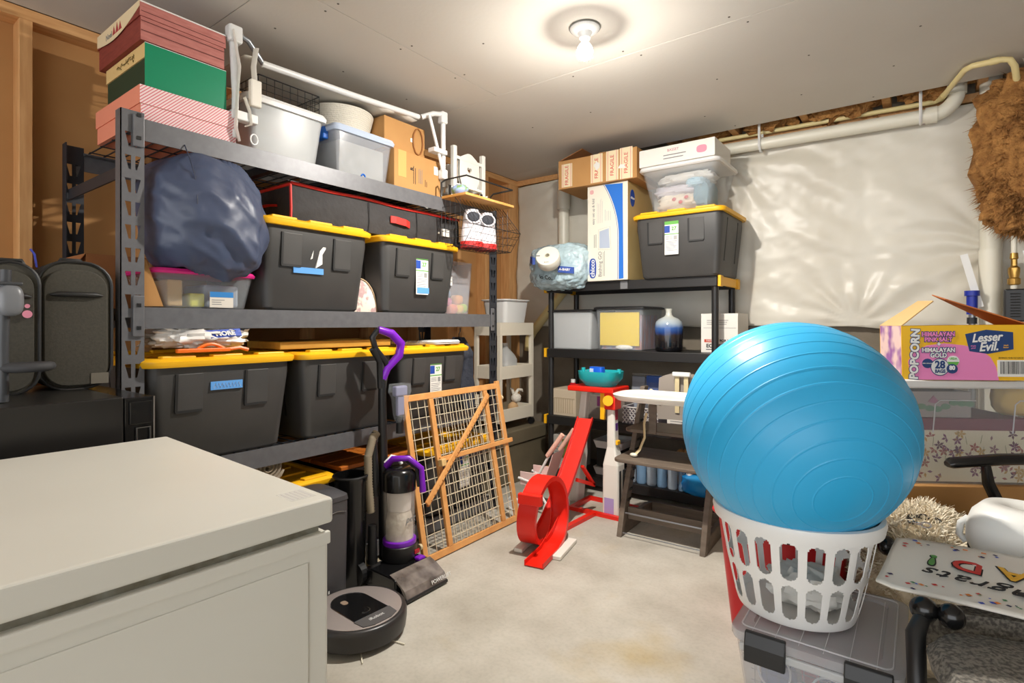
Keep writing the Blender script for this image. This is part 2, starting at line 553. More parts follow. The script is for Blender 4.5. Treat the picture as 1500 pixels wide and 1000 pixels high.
# ------------------------------------------------------------------ big steel rack
RY0, RY1, RXF, RXB = 0.655, 2.612, -2.07, -2.68
RTOP = 1.82
DECKS = (0.09, 0.63, 1.175, 1.80)
rack = thing('storage_rack', 'tall charcoal steel shelving rack along the left wall', 'shelving rack', ((RXF + RXB) / 2, (RY0 + RY1) / 2, 0), 90)
RW, RD = RY1 - RY0, RXF - RXB     # local x along the wall, front at -y
def post(mb, x0, flip, yf, depth, holes=True):
    w = 0.068
    s = -1 if flip else 1
    def X(t):
        return x0 + s * t
    def quad(a, b, c, d):
        vs = []
        for (t, z) in (a, b, c, d):
            vs.append((X(t), yf, z))
        for (t, z) in (a, b, c, d):
            vs.append((X(t), yf + math.copysign(0.003, depth), z))
        mb.add(vs, [(0, 1, 2, 3), (7, 6, 5, 4), (0, 4, 5, 1), (1, 5, 6, 2), (2, 6, 7, 3), (3, 7, 4, 0)])
    P = 0.076
    quad((0, 0), (0.010, 0), (0.010, RTOP), (0, RTOP))
    quad((0.030, 0), (0.042, 0), (0.042, RTOP), (0.030, RTOP))
    quad((0.060, 0), (w, 0), (w, RTOP), (0.060, RTOP))
    z = 0.0
    while z < RTOP - 0.001:
        z1 = min(z + P, RTOP)
        hz = z + 0.030
        if z1 - z < P - 0.001:
            for a, b in ((0.010, 0.030), (0.042, 0.060)):
                quad((a, z), (b, z), (b, z1), (a, z1))
            break
        for a, b, k in ((0.010, 0.030, 1), (0.042, 0.060, -1)):
            quad((a, z), (b, z), (b, hz), (a, hz))
            if k > 0:
                quad((a, hz), (a + 0.013, hz), (a + 0.002, z1), (a, z1))
            else:
                quad((b - 0.013, hz), (b, hz), (b, z1), (b - 0.002, z1))
        z = z1
    mb.box(min(X(0), X(0.003)), max(X(0), X(0.003)), min(yf, yf + depth), max(yf, yf + depth), 0, RTOP)
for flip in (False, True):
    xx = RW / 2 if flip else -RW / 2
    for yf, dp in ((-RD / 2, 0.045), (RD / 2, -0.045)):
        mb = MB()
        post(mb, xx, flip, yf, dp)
        mb.build('post', STEEL if yf < 0 and not flip else STEELD, rack)  # same steel throughout: near post coloured as lit, other posts as shaded
    for z in (0.25, 0.70, 1.15, 1.62):
        a = 0.004 if not flip else -0.004
        part('end_brace', STEELD, rack, lambda m: m.bar((xx + a * 3, -RD / 2 + 0.04, z), (xx + a * 3, RD / 2 - 0.04, z), 0.006, 0.04))
for i, zt in enumerate(DECKS):
    h = 0.072
    for yf in (-RD / 2 - 0.004, RD / 2 + 0.004):
        s = 1 if yf < 0 else -1
        bm_ = MB()
        bm_.prism([(yf, zt - h), (yf + s * 0.004, zt - h), (yf + s * 0.004, zt - 0.012), (yf + s * 0.04, zt - 0.012), (yf + s * 0.04, zt - 0.008), (yf + s * 0.012, zt - 0.008), (yf + s * 0.012, zt), (yf, zt)], 'x', -RW / 2 + 0.066, RW / 2 - 0.066)
        bm_.build('beam', STEEL, rack)
        for s2 in (-1, 1):
            if zt < 0.2:
                continue
            x = s2 * (RW / 2 - 0.049)
            br = boxp('beam_bracket', STEEL, rack, x - 0.017, x + 0.017, min(yf, yf - s * 0.006), max(yf, yf - s * 0.006), zt - 0.098, zt + 0.038 - (0.03 if zt > 1.7 else 0), bevel=0.004)
            for dz in (-0.075, 0.0):
                boxp('rivet', BLACK, br, x - 0.006, x + 0.006, min(yf - s * 0.0055, yf - s * 0.0085), max(yf - s * 0.0055, yf - s * 0.0085), zt + dz, zt + dz + 0.012)
    wm = MB()
    k = 0
    x = -RW / 2 + 0.08
    while x < RW / 2 - 0.07:
        wm.bar((x, -RD / 2 + 0.014, zt - 0.003), (x, RD / 2 - 0.014, zt - 0.003), 0.004, 0.004)
        x += 0.05
    for j in range(5):
        y = -RD / 2 + 0.06 + j * (RD - 0.12) / 4
        wm.bar((-RW / 2 + 0.07, y, zt - 0.0065), (RW / 2 - 0.07, y, zt - 0.0065), 0.004, 0.004)
    o = wm.build('wire_deck', STEELD, rack)
    if i in (1, 2, 3):
        for x in (-0.42, 0.2):
            boxp('deck_support', STEELD, rack, x, x + 0.03, -RD / 2 + 0.006, RD / 2 - 0.006, zt - 0.045, zt - 0.012)

# ------------------------------------------------------------------ black totes with yellow lids
TG = 'black storage totes with yellow lids'
def sticker(parent, x, z, y, w=0.085, h=0.20, tape=False, lean=0.0):
    s = MB().box(x - w / 2, x + w / 2, y - 0.0012, y, z - h / 2, z + h / 2).build('label_sticker', PAPER, parent)
    boxp('label_band', GREEN, s, x - w / 2, x + w / 2, y - 0.0018, y - 0.0012, z + h * 0.40, z + h / 2)
    boxp('label_logo', BLUE, s, x - w / 2, x - w * 0.12, y - 0.0018, y - 0.0012, z + h * 0.16, z + h * 0.37)
    text('label_print', '27', h * 0.15, GREEN, s, (x + w * 0.17, y - 0.0016, z + h * 0.27), offset=0.001)
    boxp('label_band', GREEN, s, x - w / 2, x + w / 2, y - 0.0018, y - 0.0012, z + h * 0.10, z + h * 0.125)
    m = MB()
    for k in range(7):
        m.box(x + w * (0.16 + 0.035 * k), x + w * (0.18 + 0.035 * k), y - 0.0018, y - 0.0012, z - h * 0.06, z + h * 0.06)
    for k in range(7):
        zz = z - h * (0.11 + 0.045 * k)
        m.box(x - w * 0.42, x + w * (0.40 - 0.1 * (k % 3)), y - 0.0018, y - 0.0012, zz, zz + h * 0.012)
    for k in range(3):
        m.box(x - w * 0.42, x + w * 0.05, y - 0.0018, y - 0.0012, z + h * (0.04 - 0.04 * k), z + h * (0.052 - 0.04 * k))
    m.build('label_print', INKG, s)
    if tape:
        boxp('tape_strip', TAPE, parent, x - w * 0.42, x + w * 0.55, y - 0.003, y - 0.0018, z - h * 0.47, z - h * 0.32)
    return s
def tote(label, loc, rot, W=0.56, D=0.60, H=0.375, front=None):
    t = thing('storage_tote', label, 'tote', loc, rot, TG)
    w, d = W - 0.045, D - 0.045           # body at the top
    tp = 0.028
    hb = H - 0.03
    mb = MB()
    cy = D / 2
    mb.loft([rr(w - 2 * tp - 0.02, d - 2 * tp - 0.02, 0.03, 0, 0, cy), rr(w - 2 * tp, d - 2 * tp, 0.035, 0.012, 0, cy), rr(w, d, 0.04, hb - 0.05, 0, cy), rr(w, d, 0.04, hb, 0, cy)])
    mb.build('tub', TOTE, t, smooth=35)
    # front panel ridges
    def fy(z):
        return 0.0225 + tp * (1 - min(1, z / (hb - 0.05)))
    zt, zb = hb - 0.03, hb - 0.16
    for x in (-0.335 * w, 0.14 * w):
        wd = 0.17 * w
        def ridge(m):
            m.add([(x, fy(zt) - 0.002, zt), (x + wd, fy(zt) - 0.002, zt), (x + wd, fy(zb) - 0.006, zb), (x, fy(zb) - 0.006, zb),
                   (x, fy(zt) + 0.01, zt), (x + wd, fy(zt) + 0.01, zt), (x + wd, fy(zb) + 0.01, zb), (x, fy(zb) + 0.01, zb)],
                  [(0, 3, 2, 1), (4, 5, 6, 7), (0, 1, 5, 4), (1, 2, 6, 5), (2, 3, 7, 6), (3, 0, 4, 7)])
        part('grip_panel', TOTE, t, ridge, bevel=0.002)
        def groove(m):
            m.bar((x - 0.002, fy(zt) - 0.002, zt), (x - 0.002, fy(zb) - 0.004, zb - 0.002), 0.009, 0.008)
            m.bar((x - 0.004, fy(zb) - 0.004, zb - 0.002), (x + wd * 0.95, fy(zb) - 0.004, zb - 0.002), 0.008, 0.009)
        part('groove', TOTED, t, groove)  # dark strip: shade left of and below the panel put into the colour
    for sx in (-1, 1):
        for y in (cy - 0.12, cy + 0.10):
            part('side_rib', TOTED, t, lambda m: m.bar((sx * (w / 2 + 0.001), y, hb - 0.03), (sx * (w / 2 - tp * 0.75), y, 0.09), 0.004, 0.012, (0, 1, 0)))
    # lid
    lm = MB()
    lm.loft([rr(W - 0.008, D - 0.008, 0.05, hb - 0.005, 0, cy), rr(W, D, 0.052, hb + 0.004, 0, cy), rr(W, D, 0.052, hb + 0.016, 0, cy), rr(W - 0.03, D - 0.03, 0.045, hb + 0.026, 0, cy),
             rr(W - 0.07, D - 0.07, 0.04, hb + 0.026, 0, cy), rr(W - 0.08, D - 0.08, 0.04, hb + 0.016, 0, cy)])
    lid = lm.build('lid', YEL, t, smooth=35)
    for x in (-0.30, 0.0, 0.30):
        for y in (0.03, D - 0.03):
            boxp('lid_lug', YEL, lid, x * W - 0.055, x * W + 0.055, y - 0.016, y + 0.02, hb + 0.02, H + 0.004, bevel=0.004)
    for y in (0.30, 0.5, 0.70):
        boxp('lid_rib', YEL, lid, -W / 2 + 0.06, W / 2 - 0.06, y * D - 0.012, y * D + 0.012, hb + 0.012, hb + 0.0235, bevel=0.003)
    if front:
        front(t, fy, hb, w)
    return t
def f_torn(t, fy, hb, w):
    boxp('tape_strip', TAPE, t, -0.12, 0.02, fy(0.16) - 0.007, fy(0.16) - 0.002, hb - 0.19, hb - 0.165)
    part('torn_label', PAPER, t, lambda m: m.prism([(-0.045, 0.215), (-0.03, 0.255), (-0.035, 0.22)], 'y', fy(.23) - 0.004, fy(.23) + 0.01)
         .prism([(-0.02, 0.18), (0.0, 0.255), (0.03, 0.29), (0.028, 0.265), (0.012, 0.24), (0.012, 0.2)], 'y', fy(.23) - 0.004, fy(.23) + 0.01))
def f_stick(x=0.02, z=-0.14, tape=False):
    return lambda t, fy, hb, w: sticker(t, x, hb + z, fy(hb + z) - 0.006, tape=tape)
def f_tape(t, fy, hb, w):
    boxp('tape_strip', TAPE, t, -0.06, 0.055, fy(0.26) - 0.006, fy(0.26) - 0.001, hb - 0.095, hb - 0.065)
    part('tape_writing', M('tape_ink', (206, 222, 240), 0.7), t, lambda m: m.tube([(-0.05 + 0.006 * k, fy(0.26) - 0.0065, hb - 0.08 + (0.008 if k % 2 else -0.008)) for k in range(17)], 0.0012, 4))
tote('black yellow-lidded tote with a torn label, on the middle shelf beside the navy bag', (-2.03, 1.377, 1.175), 90, W=0.555, front=f_torn)
tote('black yellow-lidded tote with label and blue tape, on the middle shelf', (-2.03, 1.975, 1.175), 90, W=0.555, front=f_stick(0.0, -0.15, True))
tote('black yellow-lidded tote with blue written tape, under the white plastic bag', (-2.03, 0.987, 0.63), 90, W=0.555, front=f_tape)
tote('plain black yellow-lidded tote in the middle of the lower rack shelf', (-2.03, 1.536, 0.63), 90, W=0.53)
tote('black yellow-lidded tote with white label, right end of lower rack shelf', (-2.03, 2.075, 0.63), 90, W=0.53, front=f_stick(0.0, -0.15))
tote('yellow-lidded tote on the rack bottom beside the chest freezer corner', (-2.05, 1.20, 0.09), 90, W=0.55)
tote('yellow-lidded tote on the rack bottom behind the wooden gate', (-2.03, 2.27, 0.09), 90, W=0.55, front=f_stick(0.03, -0.13))
tote('black yellow-lidded tote on top of the black plastic shelf', (-1.165, 3.17, 1.40), 0, W=0.57, D=0.52, H=0.40, front=f_stick(-0.03, -0.135))

# ------------------------------------------------------------------ things on top of the rack (front faces +X, local x = world Y)
T3 = DECKS[3] + 0.001
T2 = DECKS[2] + 0.001
T1 = DECKS[1] + 0.001
T0 = DECKS[0] + 0.001
def printlines(parent, x0, x1, z0, z1, n, y, mat=INKG, seed=1, name='print'):
    r = random.Random(seed)
    m = MB()
    for k in range(n):
        z = z1 - (z1 - z0) * (k + 0.5) / n
        hh = (z1 - z0) / n * 0.28
        e = x1 - (x1 - x0) * r.uniform(0, 0.35)
        m.box(x0, e, y - 0.0006, y, z - hh / 2, z + hh / 2)
    return m.build(name, mat, parent)
def vlines(parent, x0, x1, z0, z1, n, y, mat=INKG, seed=1, name='print'):
    """lines of small print running upwards"""
    r = random.Random(seed)
    m = MB()
    for k in range(n):
        x = x0 + (x1 - x0) * (k + 0.5) / n
        w = (x1 - x0) / n * 0.3
        m.box(x - w / 2, x + w / 2, y - 0.0006, y, z0, z1 - (z1 - z0) * r.uniform(0, 0.3))
    return m.build(name, mat, parent)
# pink striped box
PINKB = M('pink_card', (226, 140, 112), 0.7)
stripe = M('pink_stripes', (232, 196, 196), 0.7)
nt = stripe.node_tree
w = nt.nodes.new('ShaderNodeTexWave')
w.wave_type, w.bands_direction = 'BANDS', 'DIAGONAL'
w.inputs['Scale'].default_value = 56
tc = nt.nodes.new('ShaderNodeTexCoord')
mp = nt.nodes.new('ShaderNodeMapping')
mp.inputs['Scale'].default_value = (1, 0.0, -1)
nt.links.new(tc.outputs['Object'], mp.inputs['Vector'])
nt.links.new(mp.outputs['Vector'], w.inputs['Vector'])
r_ = nt.nodes.new('ShaderNodeValToRGB')
r_.color_ramp.interpolation = 'CONSTANT'
r_.color_ramp.elements[0].color, r_.color_ramp.elements[1].color = lin((238, 214, 212)), lin((206, 92, 104))
r_.color_ramp.elements[1].position = 0.74
nt.links.new(w.outputs['Fac'], r_.inputs['Fac'])
nt.links.new(r_.outputs['Color'], nt.nodes['Principled BSDF'].inputs['Base Color'])
def gift_box(label, loc, W, D, H, lidh, side_m, front_m, lid_side, lid_front):
    t = thing('gift_box', label, 'box', loc, 90)
    def bx(m, x0, x1, y0, y1, z0, z1):
        o = len(m.f)
        m.box(x0, x1, y0, y1, z0, z1)
        m.m[o + 2] = 1
    mb = MB()
    bx(mb, -W / 2, W / 2, 0.0, D, 0, H - 0.004)
    mb.build('box_base', [side_m, front_m], t)
    mb = MB()
    bx(mb, -W / 2 - 0.004, W / 2 + 0.004, -0.004, D + 0.004, H - lidh, H)
    return t, mb.build('lid', [lid_side, lid_front], t)
t, _ = gift_box('pink striped gift box, lowest of the stack on the rack top', (-2.095, 0.880, T3), 0.318, 0.42, 0.122, 0.062, PINKB, stripe, PINKB, stripe)
GRN, GRND = M('green_card', (0, 132, 92), 0.35), M('dark_green_card', (34, 52, 28), 0.7)
TAN = M('tan_card', (218, 186, 124), 0.7)
t, lid = gift_box('green gift box with tan lid, middle of the stack on rack top', (-2.11, 0.872, T3 + 0.123), 0.262, 0.36, 0.152, 0.05, GRND, GRN, TAN, GRN)
boxp('front_panel', GRN, lid, -0.1355, 0.1355, -0.0056, -0.004, 0.002, 0.150)
sprig = MB()
r = random.Random(5)
for i in range(40):
    y, z = r.uniform(0.09, 0.25), 0.127 + r.gauss(0, 0.006)
    a = r.uniform(0, PI)
    d = Vector((0, math.cos(a), math.sin(a))) * 0.007
    s = Vector((0, -math.sin(a), math.cos(a))) * 0.0022
    p = Vector((-0.1362, y, z))
    sprig.add([p - d, p - s, p + d, p + s], [(0, 1, 2, 3)])
sprig.build('lid_print', M('sprig_ink', (96, 78, 20), 0.8), lid)
boxp('lid_edge', PAPER, lid, -0.1355, 0.1355, -0.0055, -0.004, 0.148, 0.152)
PLK_LIT, PLKD = M('red_plank_lit', (192, 122, 112), 0.65, noise_=(20, 5), col2=(172, 100, 92), stretch=(1, 1, 6)), M('red_plank_unlit', (138, 58, 46), 0.65, noise_=(20, 5), col2=(120, 46, 38), stretch=(1, 1, 6))  # bulb light on the front put into the plank colour; sides stay dark
t, lid = gift_box('red plank-printed gift box, topmost of the stack on rack top', (-2.10, 0.860, T3 + 0.277), 0.275, 0.40, 0.128, 0.05, PLKD, PLK_LIT, PLKD, PLK_LIT)
lines = MB()
for z in (0.03, 0.062, 0.094):
    lines.box(-0.1378, 0.1378, -0.0052, -0.004, z, z + 0.0018)
lines.build('plank_line', M('plank_gap', (104, 50, 46), 0.8), lid)
flap = [(-0.004, 0.128), (0.404, 0.128), (0.404, 0.085)] + [(0.404 - 0.408 * k / 12, 0.085 - 0.028 * math.sin(PI * k / 12) + 0.024 * k / 12) for k in range(1, 13)]
part('cream_flap', M('cream_card', (226, 206, 166), 0.7), lid, lambda m: m.prism(flap, 'x', -0.1425, -0.1417))
for i, y in enumerate((0.17, 0.20, 0.23)):
    part('tree_print', M('tree_red', (168, 52, 54), 0.7), lid, lambda m: m.prism([(y - 0.014, 0.085), (y + 0.014, 0.085), (y, 0.115 + 0.005 * (i == 1))], 'x', -0.1432, -0.1425))
text('box_lettering', 'Noel', 0.03, INKG, lid, (-0.1428, 0.28, 0.093), (0, -1, 0), (0, 0, 1))
boxp('lid_edge', PAPER, lid, -0.1415, 0.1415, -0.0055, -0.004, 0.1235, 0.128)

# bed rail
STRAP = M('white_strap', (222, 216, 204), 0.6)
GREYM = M('grey_metal', (150, 152, 156), 0.3, metal=0.7)
br = thing('bed_rail', 'white folded bed safety rail lying along the rack top', 'bed rail', (-2.10, 1.03, T3))
def B(y, z, x=0.0):
    return (x, y - 1.03, z - T3)
part('long_tube', WHITE, br, lambda m: m.tube([B(1.16, 2.170, -0.03), B(1.6, 2.19, -0.03), B(2.02, 2.215, -0.03)], 0.014, 10), smooth=50)
part('corner_tube', GREYM, br, lambda m: m.tube([B(1.04, 2.235), B(1.09, 2.222), B(1.165, 2.172, -0.03)], 0.011, 10), smooth=50)
part('end_post', WHITE, br, lambda m: m.tube([B(1.035, 1.83), B(1.04, 2.0), B(1.03, 2.235)], [0.011, 0.013, 0.016], 10), smooth=50)
part('end_post', WHITE, br, lambda m: m.tube([B(2.04, 2.22, -0.03), B(2.10, 2.25), B(2.16, 2.265), B(2.175, 2.24), B(2.175, 1.93)], 0.014, 10), smooth=50)
part('joint', WHITE, br, lambda m: m.box(-0.022, 0.022, -0.022, 0.03, 2.19 - T3, 2.255 - T3), bevel=0.008)
part('joint', WHITE, br, lambda m: m.box(-0.02, 0.02, 1.12, 1.165, 2.215 - T3, 2.28 - T3), bevel=0.008)
part('joint', WHITE, br, lambda m: m.box(-0.02, 0.02, 1.125, 1.165, 1.91 - T3, 1.965 - T3), bevel=0.008)
part('brace_strut', WHITE, br, lambda m: m.tube([B(2.06, 2.23, 0.01), B(2.11, 2.10, 0.01), B(2.165, 1.95, 0.01)], 0.009, 8), smooth=50)
part('foot_block', WHITE, br, lambda m: m.box(-0.02, 0.03, 1.05, 1.15, 2.04 - T3, 2.065 - T3), bevel=0.004)
part('foot_block', WHITE, br, lambda m: m.box(-0.02, 0.02, -0.01, 0.09, 1.90 - T3, 1.935 - T3), bevel=0.004)
for pts in ([B(1.02, 2.23, 0.02), B(1.045, 2.1, 0.022), B(1.035, 1.96, 0.02), B(1.03, 1.87, 0.022), B(1.045, 1.815, 0.02)],
            [B(1.115, 2.20, 0.012), B(1.10, 2.12, 0.02), B(1.105, 2.06, 0.02)],
            [B(1.065, 1.99, 0.02), B(1.085, 1.94, 0.02), B(1.09, 1.89, 0.02), B(1.07, 1.88, 0.02)]):
    part('strap', STRAP, br, lambda m: m.tube(pts, 0.012, 8, sq=0.25), smooth=50)
part('buckle', STRAP, br, lambda m: m.box(0.005, 0.03, 0.055, 0.1, 1.965 - T3, 2.07 - T3), bevel=0.006)
part('mesh_panel', M('mesh_fabric', (214, 208, 196), 0.7), br, lambda m: m.grid(lambda u, v: B(1.09 + u * 0.92, 2.178 + 0.02 * u - 0.008 * math.sin(PI * v) + 0.005 * math.sin(u * 30 + v * 3), -0.03 - 0.36 * v), 40, 10), smooth=60, solid=0.003)
rg = part('ring', WHITE, br, lambda m: m.tube([(0.025, 0.07 + 0.014 * math.cos(a * PI / 8), 0.035 + 0.02 * math.sin(a * PI / 8)) for a in range(16)], 0.003, 6, True), smooth=50)

# white lidded bin
wbn = thing('lidded_bin', 'white frosted bin with a pale lid beside the striped box', 'storage bin', (-2.14, 1.285, T3), 90)
part('tub', FROST, wbn, lambda m: container(m, 0.345, 0.38, 0.225, 0.025, 0.025), smooth=40)
part('inner_panel', PAPER, wbn, lambda m: m.box(-0.125, 0.125, 0.036, 0.040, 0.01, 0.19))
part('lid', WHITE, wbn, lambda m: m.loft([rr(0.37, 0.405, 0.03, 0.215, 0, 0.19), rr(0.375, 0.41, 0.03, 0.232, 0, 0.19), rr(0.36, 0.395, 0.03, 0.246, 0, 0.19), rr(0.32, 0.355, 0.03, 0.246, 0, 0.19), rr(0.31, 0.345, 0.03, 0.238, 0, 0.19)]), smooth=35)
boxp('sticker', M('pink_sticker', (206, 170, 178), 0.7), wbn, -0.055, -0.02, 0.0355, 0.0362, 0.10, 0.135)
printlines(wbn, -0.01, 0.04, 0.10, 0.135, 4, 0.0362, M('pale_ink', (196, 192, 188), 0.7))
# wire tray on it
wt = thing('wire_tray', 'black wire basket on the white frosted bin', 'wire basket', (-2.155, 1.30, T3 + 0.248), 90)
def wirebox(W, D, H, nx, ny, nz, r=0.0016, flare=0.0):
    m = MB()
    for i in range(nx + 1):
        x = -W / 2 + W * i / nx
        x2 = x * (1 + flare)
        m.tube([(x2, -flare * D / 2, H), (x, 0, 0), (x, D, 0), (x2, D + flare * D / 2, H)], r, 4)
    for i in range(ny + 1):
        y = D * i / ny
        y2 = D / 2 + (y - D / 2) * (1 + flare)
        m.tube([(-W / 2 * (1 + flare), y2, H), (-W / 2, y, 0), (W / 2, y, 0), (W / 2 * (1 + flare), y2, H)], r, 4)
    for k in range(nz + 1):
        s = 1 + flare * k / nz
        z = H * k / nz
        m.tube([(-W / 2 * s, D / 2 - D / 2 * s, z), (W / 2 * s, D / 2 - D / 2 * s, z), (W / 2 * s, D / 2 + D / 2 * s, z), (-W / 2 * s, D / 2 + D / 2 * s, z)], r * (1.8 if k == nz else 1), 4, True)
    return m
wirebox(0.28, 0.20, 0.085, 8, 6, 3).build('wire_grid', BLACK, wt)
# clear bin with blue-tinted lid
cb = thing('lidded_bin', 'clear bin with blue latch and pale lid on rack top', 'storage bin', (-2.14, 1.685, T3), 90)
part('tub', HAZE, cb, lambda m: container(m, 0.335, 0.36, 0.215, 0.022, 0.02), smooth=40)
part('contents', M('grey_contents', (176, 178, 170), 0.8, noise_=(12, 3), col2=(148, 148, 138)), cb, lambda m: m.box(-0.13, 0.13, 0.03, 0.33, 0.008, 0.18))
part('lid', M('pale_blue_lid', (200, 214, 236), 0.25, alpha=0.85), cb, lambda m: m.loft([rr(0.355, 0.38, 0.025, 0.21, 0, 0.18), rr(0.365, 0.39, 0.028, 0.225, 0, 0.18), rr(0.35, 0.375, 0.025, 0.24, 0, 0.18), rr(0.31, 0.33, 0.02, 0.24, 0, 0.18)]), smooth=35)
BLUEL = M('blue_latch', (22, 100, 196), 0.4)
part('latch', BLUEL, cb, lambda m: m.box(-0.195, -0.165, 0.06, 0.26, 0.175, 0.232), bevel=0.006)
part('latch', BLUEL, cb, lambda m: m.tube([(-0.02 + 0.011 * math.cos(a * PI / 6), -0.006, 0.02 + 0.013 * math.sin(a * PI / 6)) for a in range(12)], 0.004, 6, True), smooth=50)
# rope basket on the clear bin
rb = thing('rope_basket', 'round white coiled rope basket on the blue-latched bin', 'basket', (-2.335, 1.675, T3 + 0.242))
def rope(m):
    for k in range(13):
        R = 0.135 + 0.0022 * k
        m.tube([(R * math.cos(a * PI / 20), R * math.sin(a * PI / 20), 0.010 + k * 0.0088) for a in range(40)], 0.0055, 6, True)
    m.lathe([(0.001, 0.006), (0.135, 0.006), (0.135, 0.012), (0.001, 0.012)], 40)
part('coil', M('rope_white', (220, 214, 200), 0.85, bump=(120, 0.5)), rb, rope, smooth=60)
# cardboard boxes
c1 = thing('cardboard_box', 'low cardboard box with printed text at the rack top front', 'cardboard box', (-2.12, 2.01, T3), 90)
boxp('carton', CARD, c1, -0.165, 0.165, 0, 0.34, 0, 0.205, bevel=0.003)
boxp('packing_tape', M('packing_tape', (206, 166, 100), 0.3), c1, -0.14, -0.085, -0.0012, 0.0, 0.07, 0.205)
vlines(c1, -0.04, -0.015, 0.05, 0.15, 2, 0.0, INK, 3)
vlines(c1, 0.0, 0.03, 0.06, 0.14, 4, 0.0, INKG, 4)
text('box_print', 'R', 0.03, INK, c1, (-0.045, -0.001, 0.125), (0, 0, 1), (-1, 0, 0), offset=0.0008)
vlines(c1, 0.045, 0.065, 0.05, 0.09, 2, 0.0, INK, 8)
boxp('sticker', PAPER, c1, 0.115, 0.145, -0.001, 0.0, 0.13, 0.175)
c2 = thing('cardboard_box', 'upper cardboard box stacked on the low printed box', 'cardboard box', (-2.16, 1.99, T3 + 0.206), 90)
boxp('carton', CARD, c2, -0.175, 0.105, 0, 0.30, 0, 0.165, bevel=0.003)
boxp('sticker', PAPER, c2, 0.0, 0.018, -0.001, 0.0, 0.075, 0.095)
part('carry_cord', M('tan_cord', (150, 96, 46), 0.7), c2, lambda m: m.tube([(0.05 + 0.035 * math.sin(a * PI / 6), -0.006, 0.085 - 0.07 * math.cos(a * PI / 6)) for a in range(12)], 0.004, 6, True), smooth=50)
# doll cradle
dc = thing('doll_cradle', 'small white doll cradle with a heart cutout at the rack corner', 'doll cradle', (-2.085, 2.385, T3), 90)
for x in (-0.125, 0.125):
    for y in (0.0, 0.28):
        part('post', WHITEP, dc, lambda m: m.box(x - 0.014, x + 0.014, y, y + 0.028, 0.05, 0.32), bevel=0.004)
heart = []
for k in range(24):
    a = 2 * PI * k / 24
    heart.append((0.0013 * 16 * math.sin(a) ** 3, 0.205 + 0.0013 * (13 * math.cos(a) - 5 * math.cos(2 * a) - 2 * math.cos(3 * a) - math.cos(4 * a))))
for y in (0.006, 0.286):
    m = MB()
    n = 24
    outer = []
    # outer outline sampled at matching angles around the heart centre
    for k in range(n):
        hx, hz = heart[k]
        a = math.atan2(hz - 0.205, hx)
        dx, dz = math.cos(a), math.sin(a)
        best = 1e9
        for t in [i * 0.001 for i in range(1, 260)]:
            x, z = dx * t, 0.205 + dz * t
            top = 0.27 + 0.03 * math.cos(x / 0.085 * PI / 2) ** 2 if abs(x) < 0.085 else 0.27
            if abs(x) > 0.0849 or z < 0.10 or z > top:
                best = t
                break
        outer.append((dx * best, 0.205 + dz * best))
    for yy in (y, y + 0.014):
        m.add([(p[0], yy, p[1]) for p in heart] + [(p[0], yy, p[1]) for p in outer], [(k, (k + 1) % n, n + (k + 1) % n, n + k) for k in range(n)])
    m.add([(p[0], yy, p[1]) for yy in (y, y + 0.014) for p in heart], [(k, (k + 1) % n, n + (k + 1) % n, n + k) for k in range(n)])
    m.box(-0.112, 0.112, y - 0.001, y + 0.015, 0.098, 0.112)
    m.box(-0.112, 0.112, y - 0.001, y + 0.015, 0.250, 0.268)
    m.build('heart_panel', WHITEP, dc)
    part('rocker', WHITEP, dc, lambda mm: mm.loft([[(x, y - 0.004, z), (x, y + 0.02, z), (x, y + 0.02, z + 0.05), (x, y - 0.004, z + 0.05)] for x, z in [(-0.16 + 0.32 * k / 12, 0.002 + 0.036 * ((k - 6) / 6) ** 2) for k in range(13)]]))
for x in (-0.115, 0.115):
    part('side_rail', WHITEP, dc, lambda m: m.box(x - 0.006, x + 0.006, 0.028, 0.28, 0.10, 0.22))
part('bed_board', WHITEP, dc, lambda m: m.box(-0.11, 0.11, 0.02, 0.29, 0.06, 0.07))
tb = part('toy_bag', M('toy_bag_mix', (120, 150, 90), 0.4, noise_=(40, 2, 0.4, 0.6), col2=(150, 170, 220)), None, lambda m: m.blob((0, 0, 0.03), (0.05, 0.05, 0.03), 0.15, 2, 16, 10), smooth=60)
tb.location = (-1.99, 2.19, 1.809)
tag(tb, 'small bag of colorful toys on the wooden shelf board', 'bag')
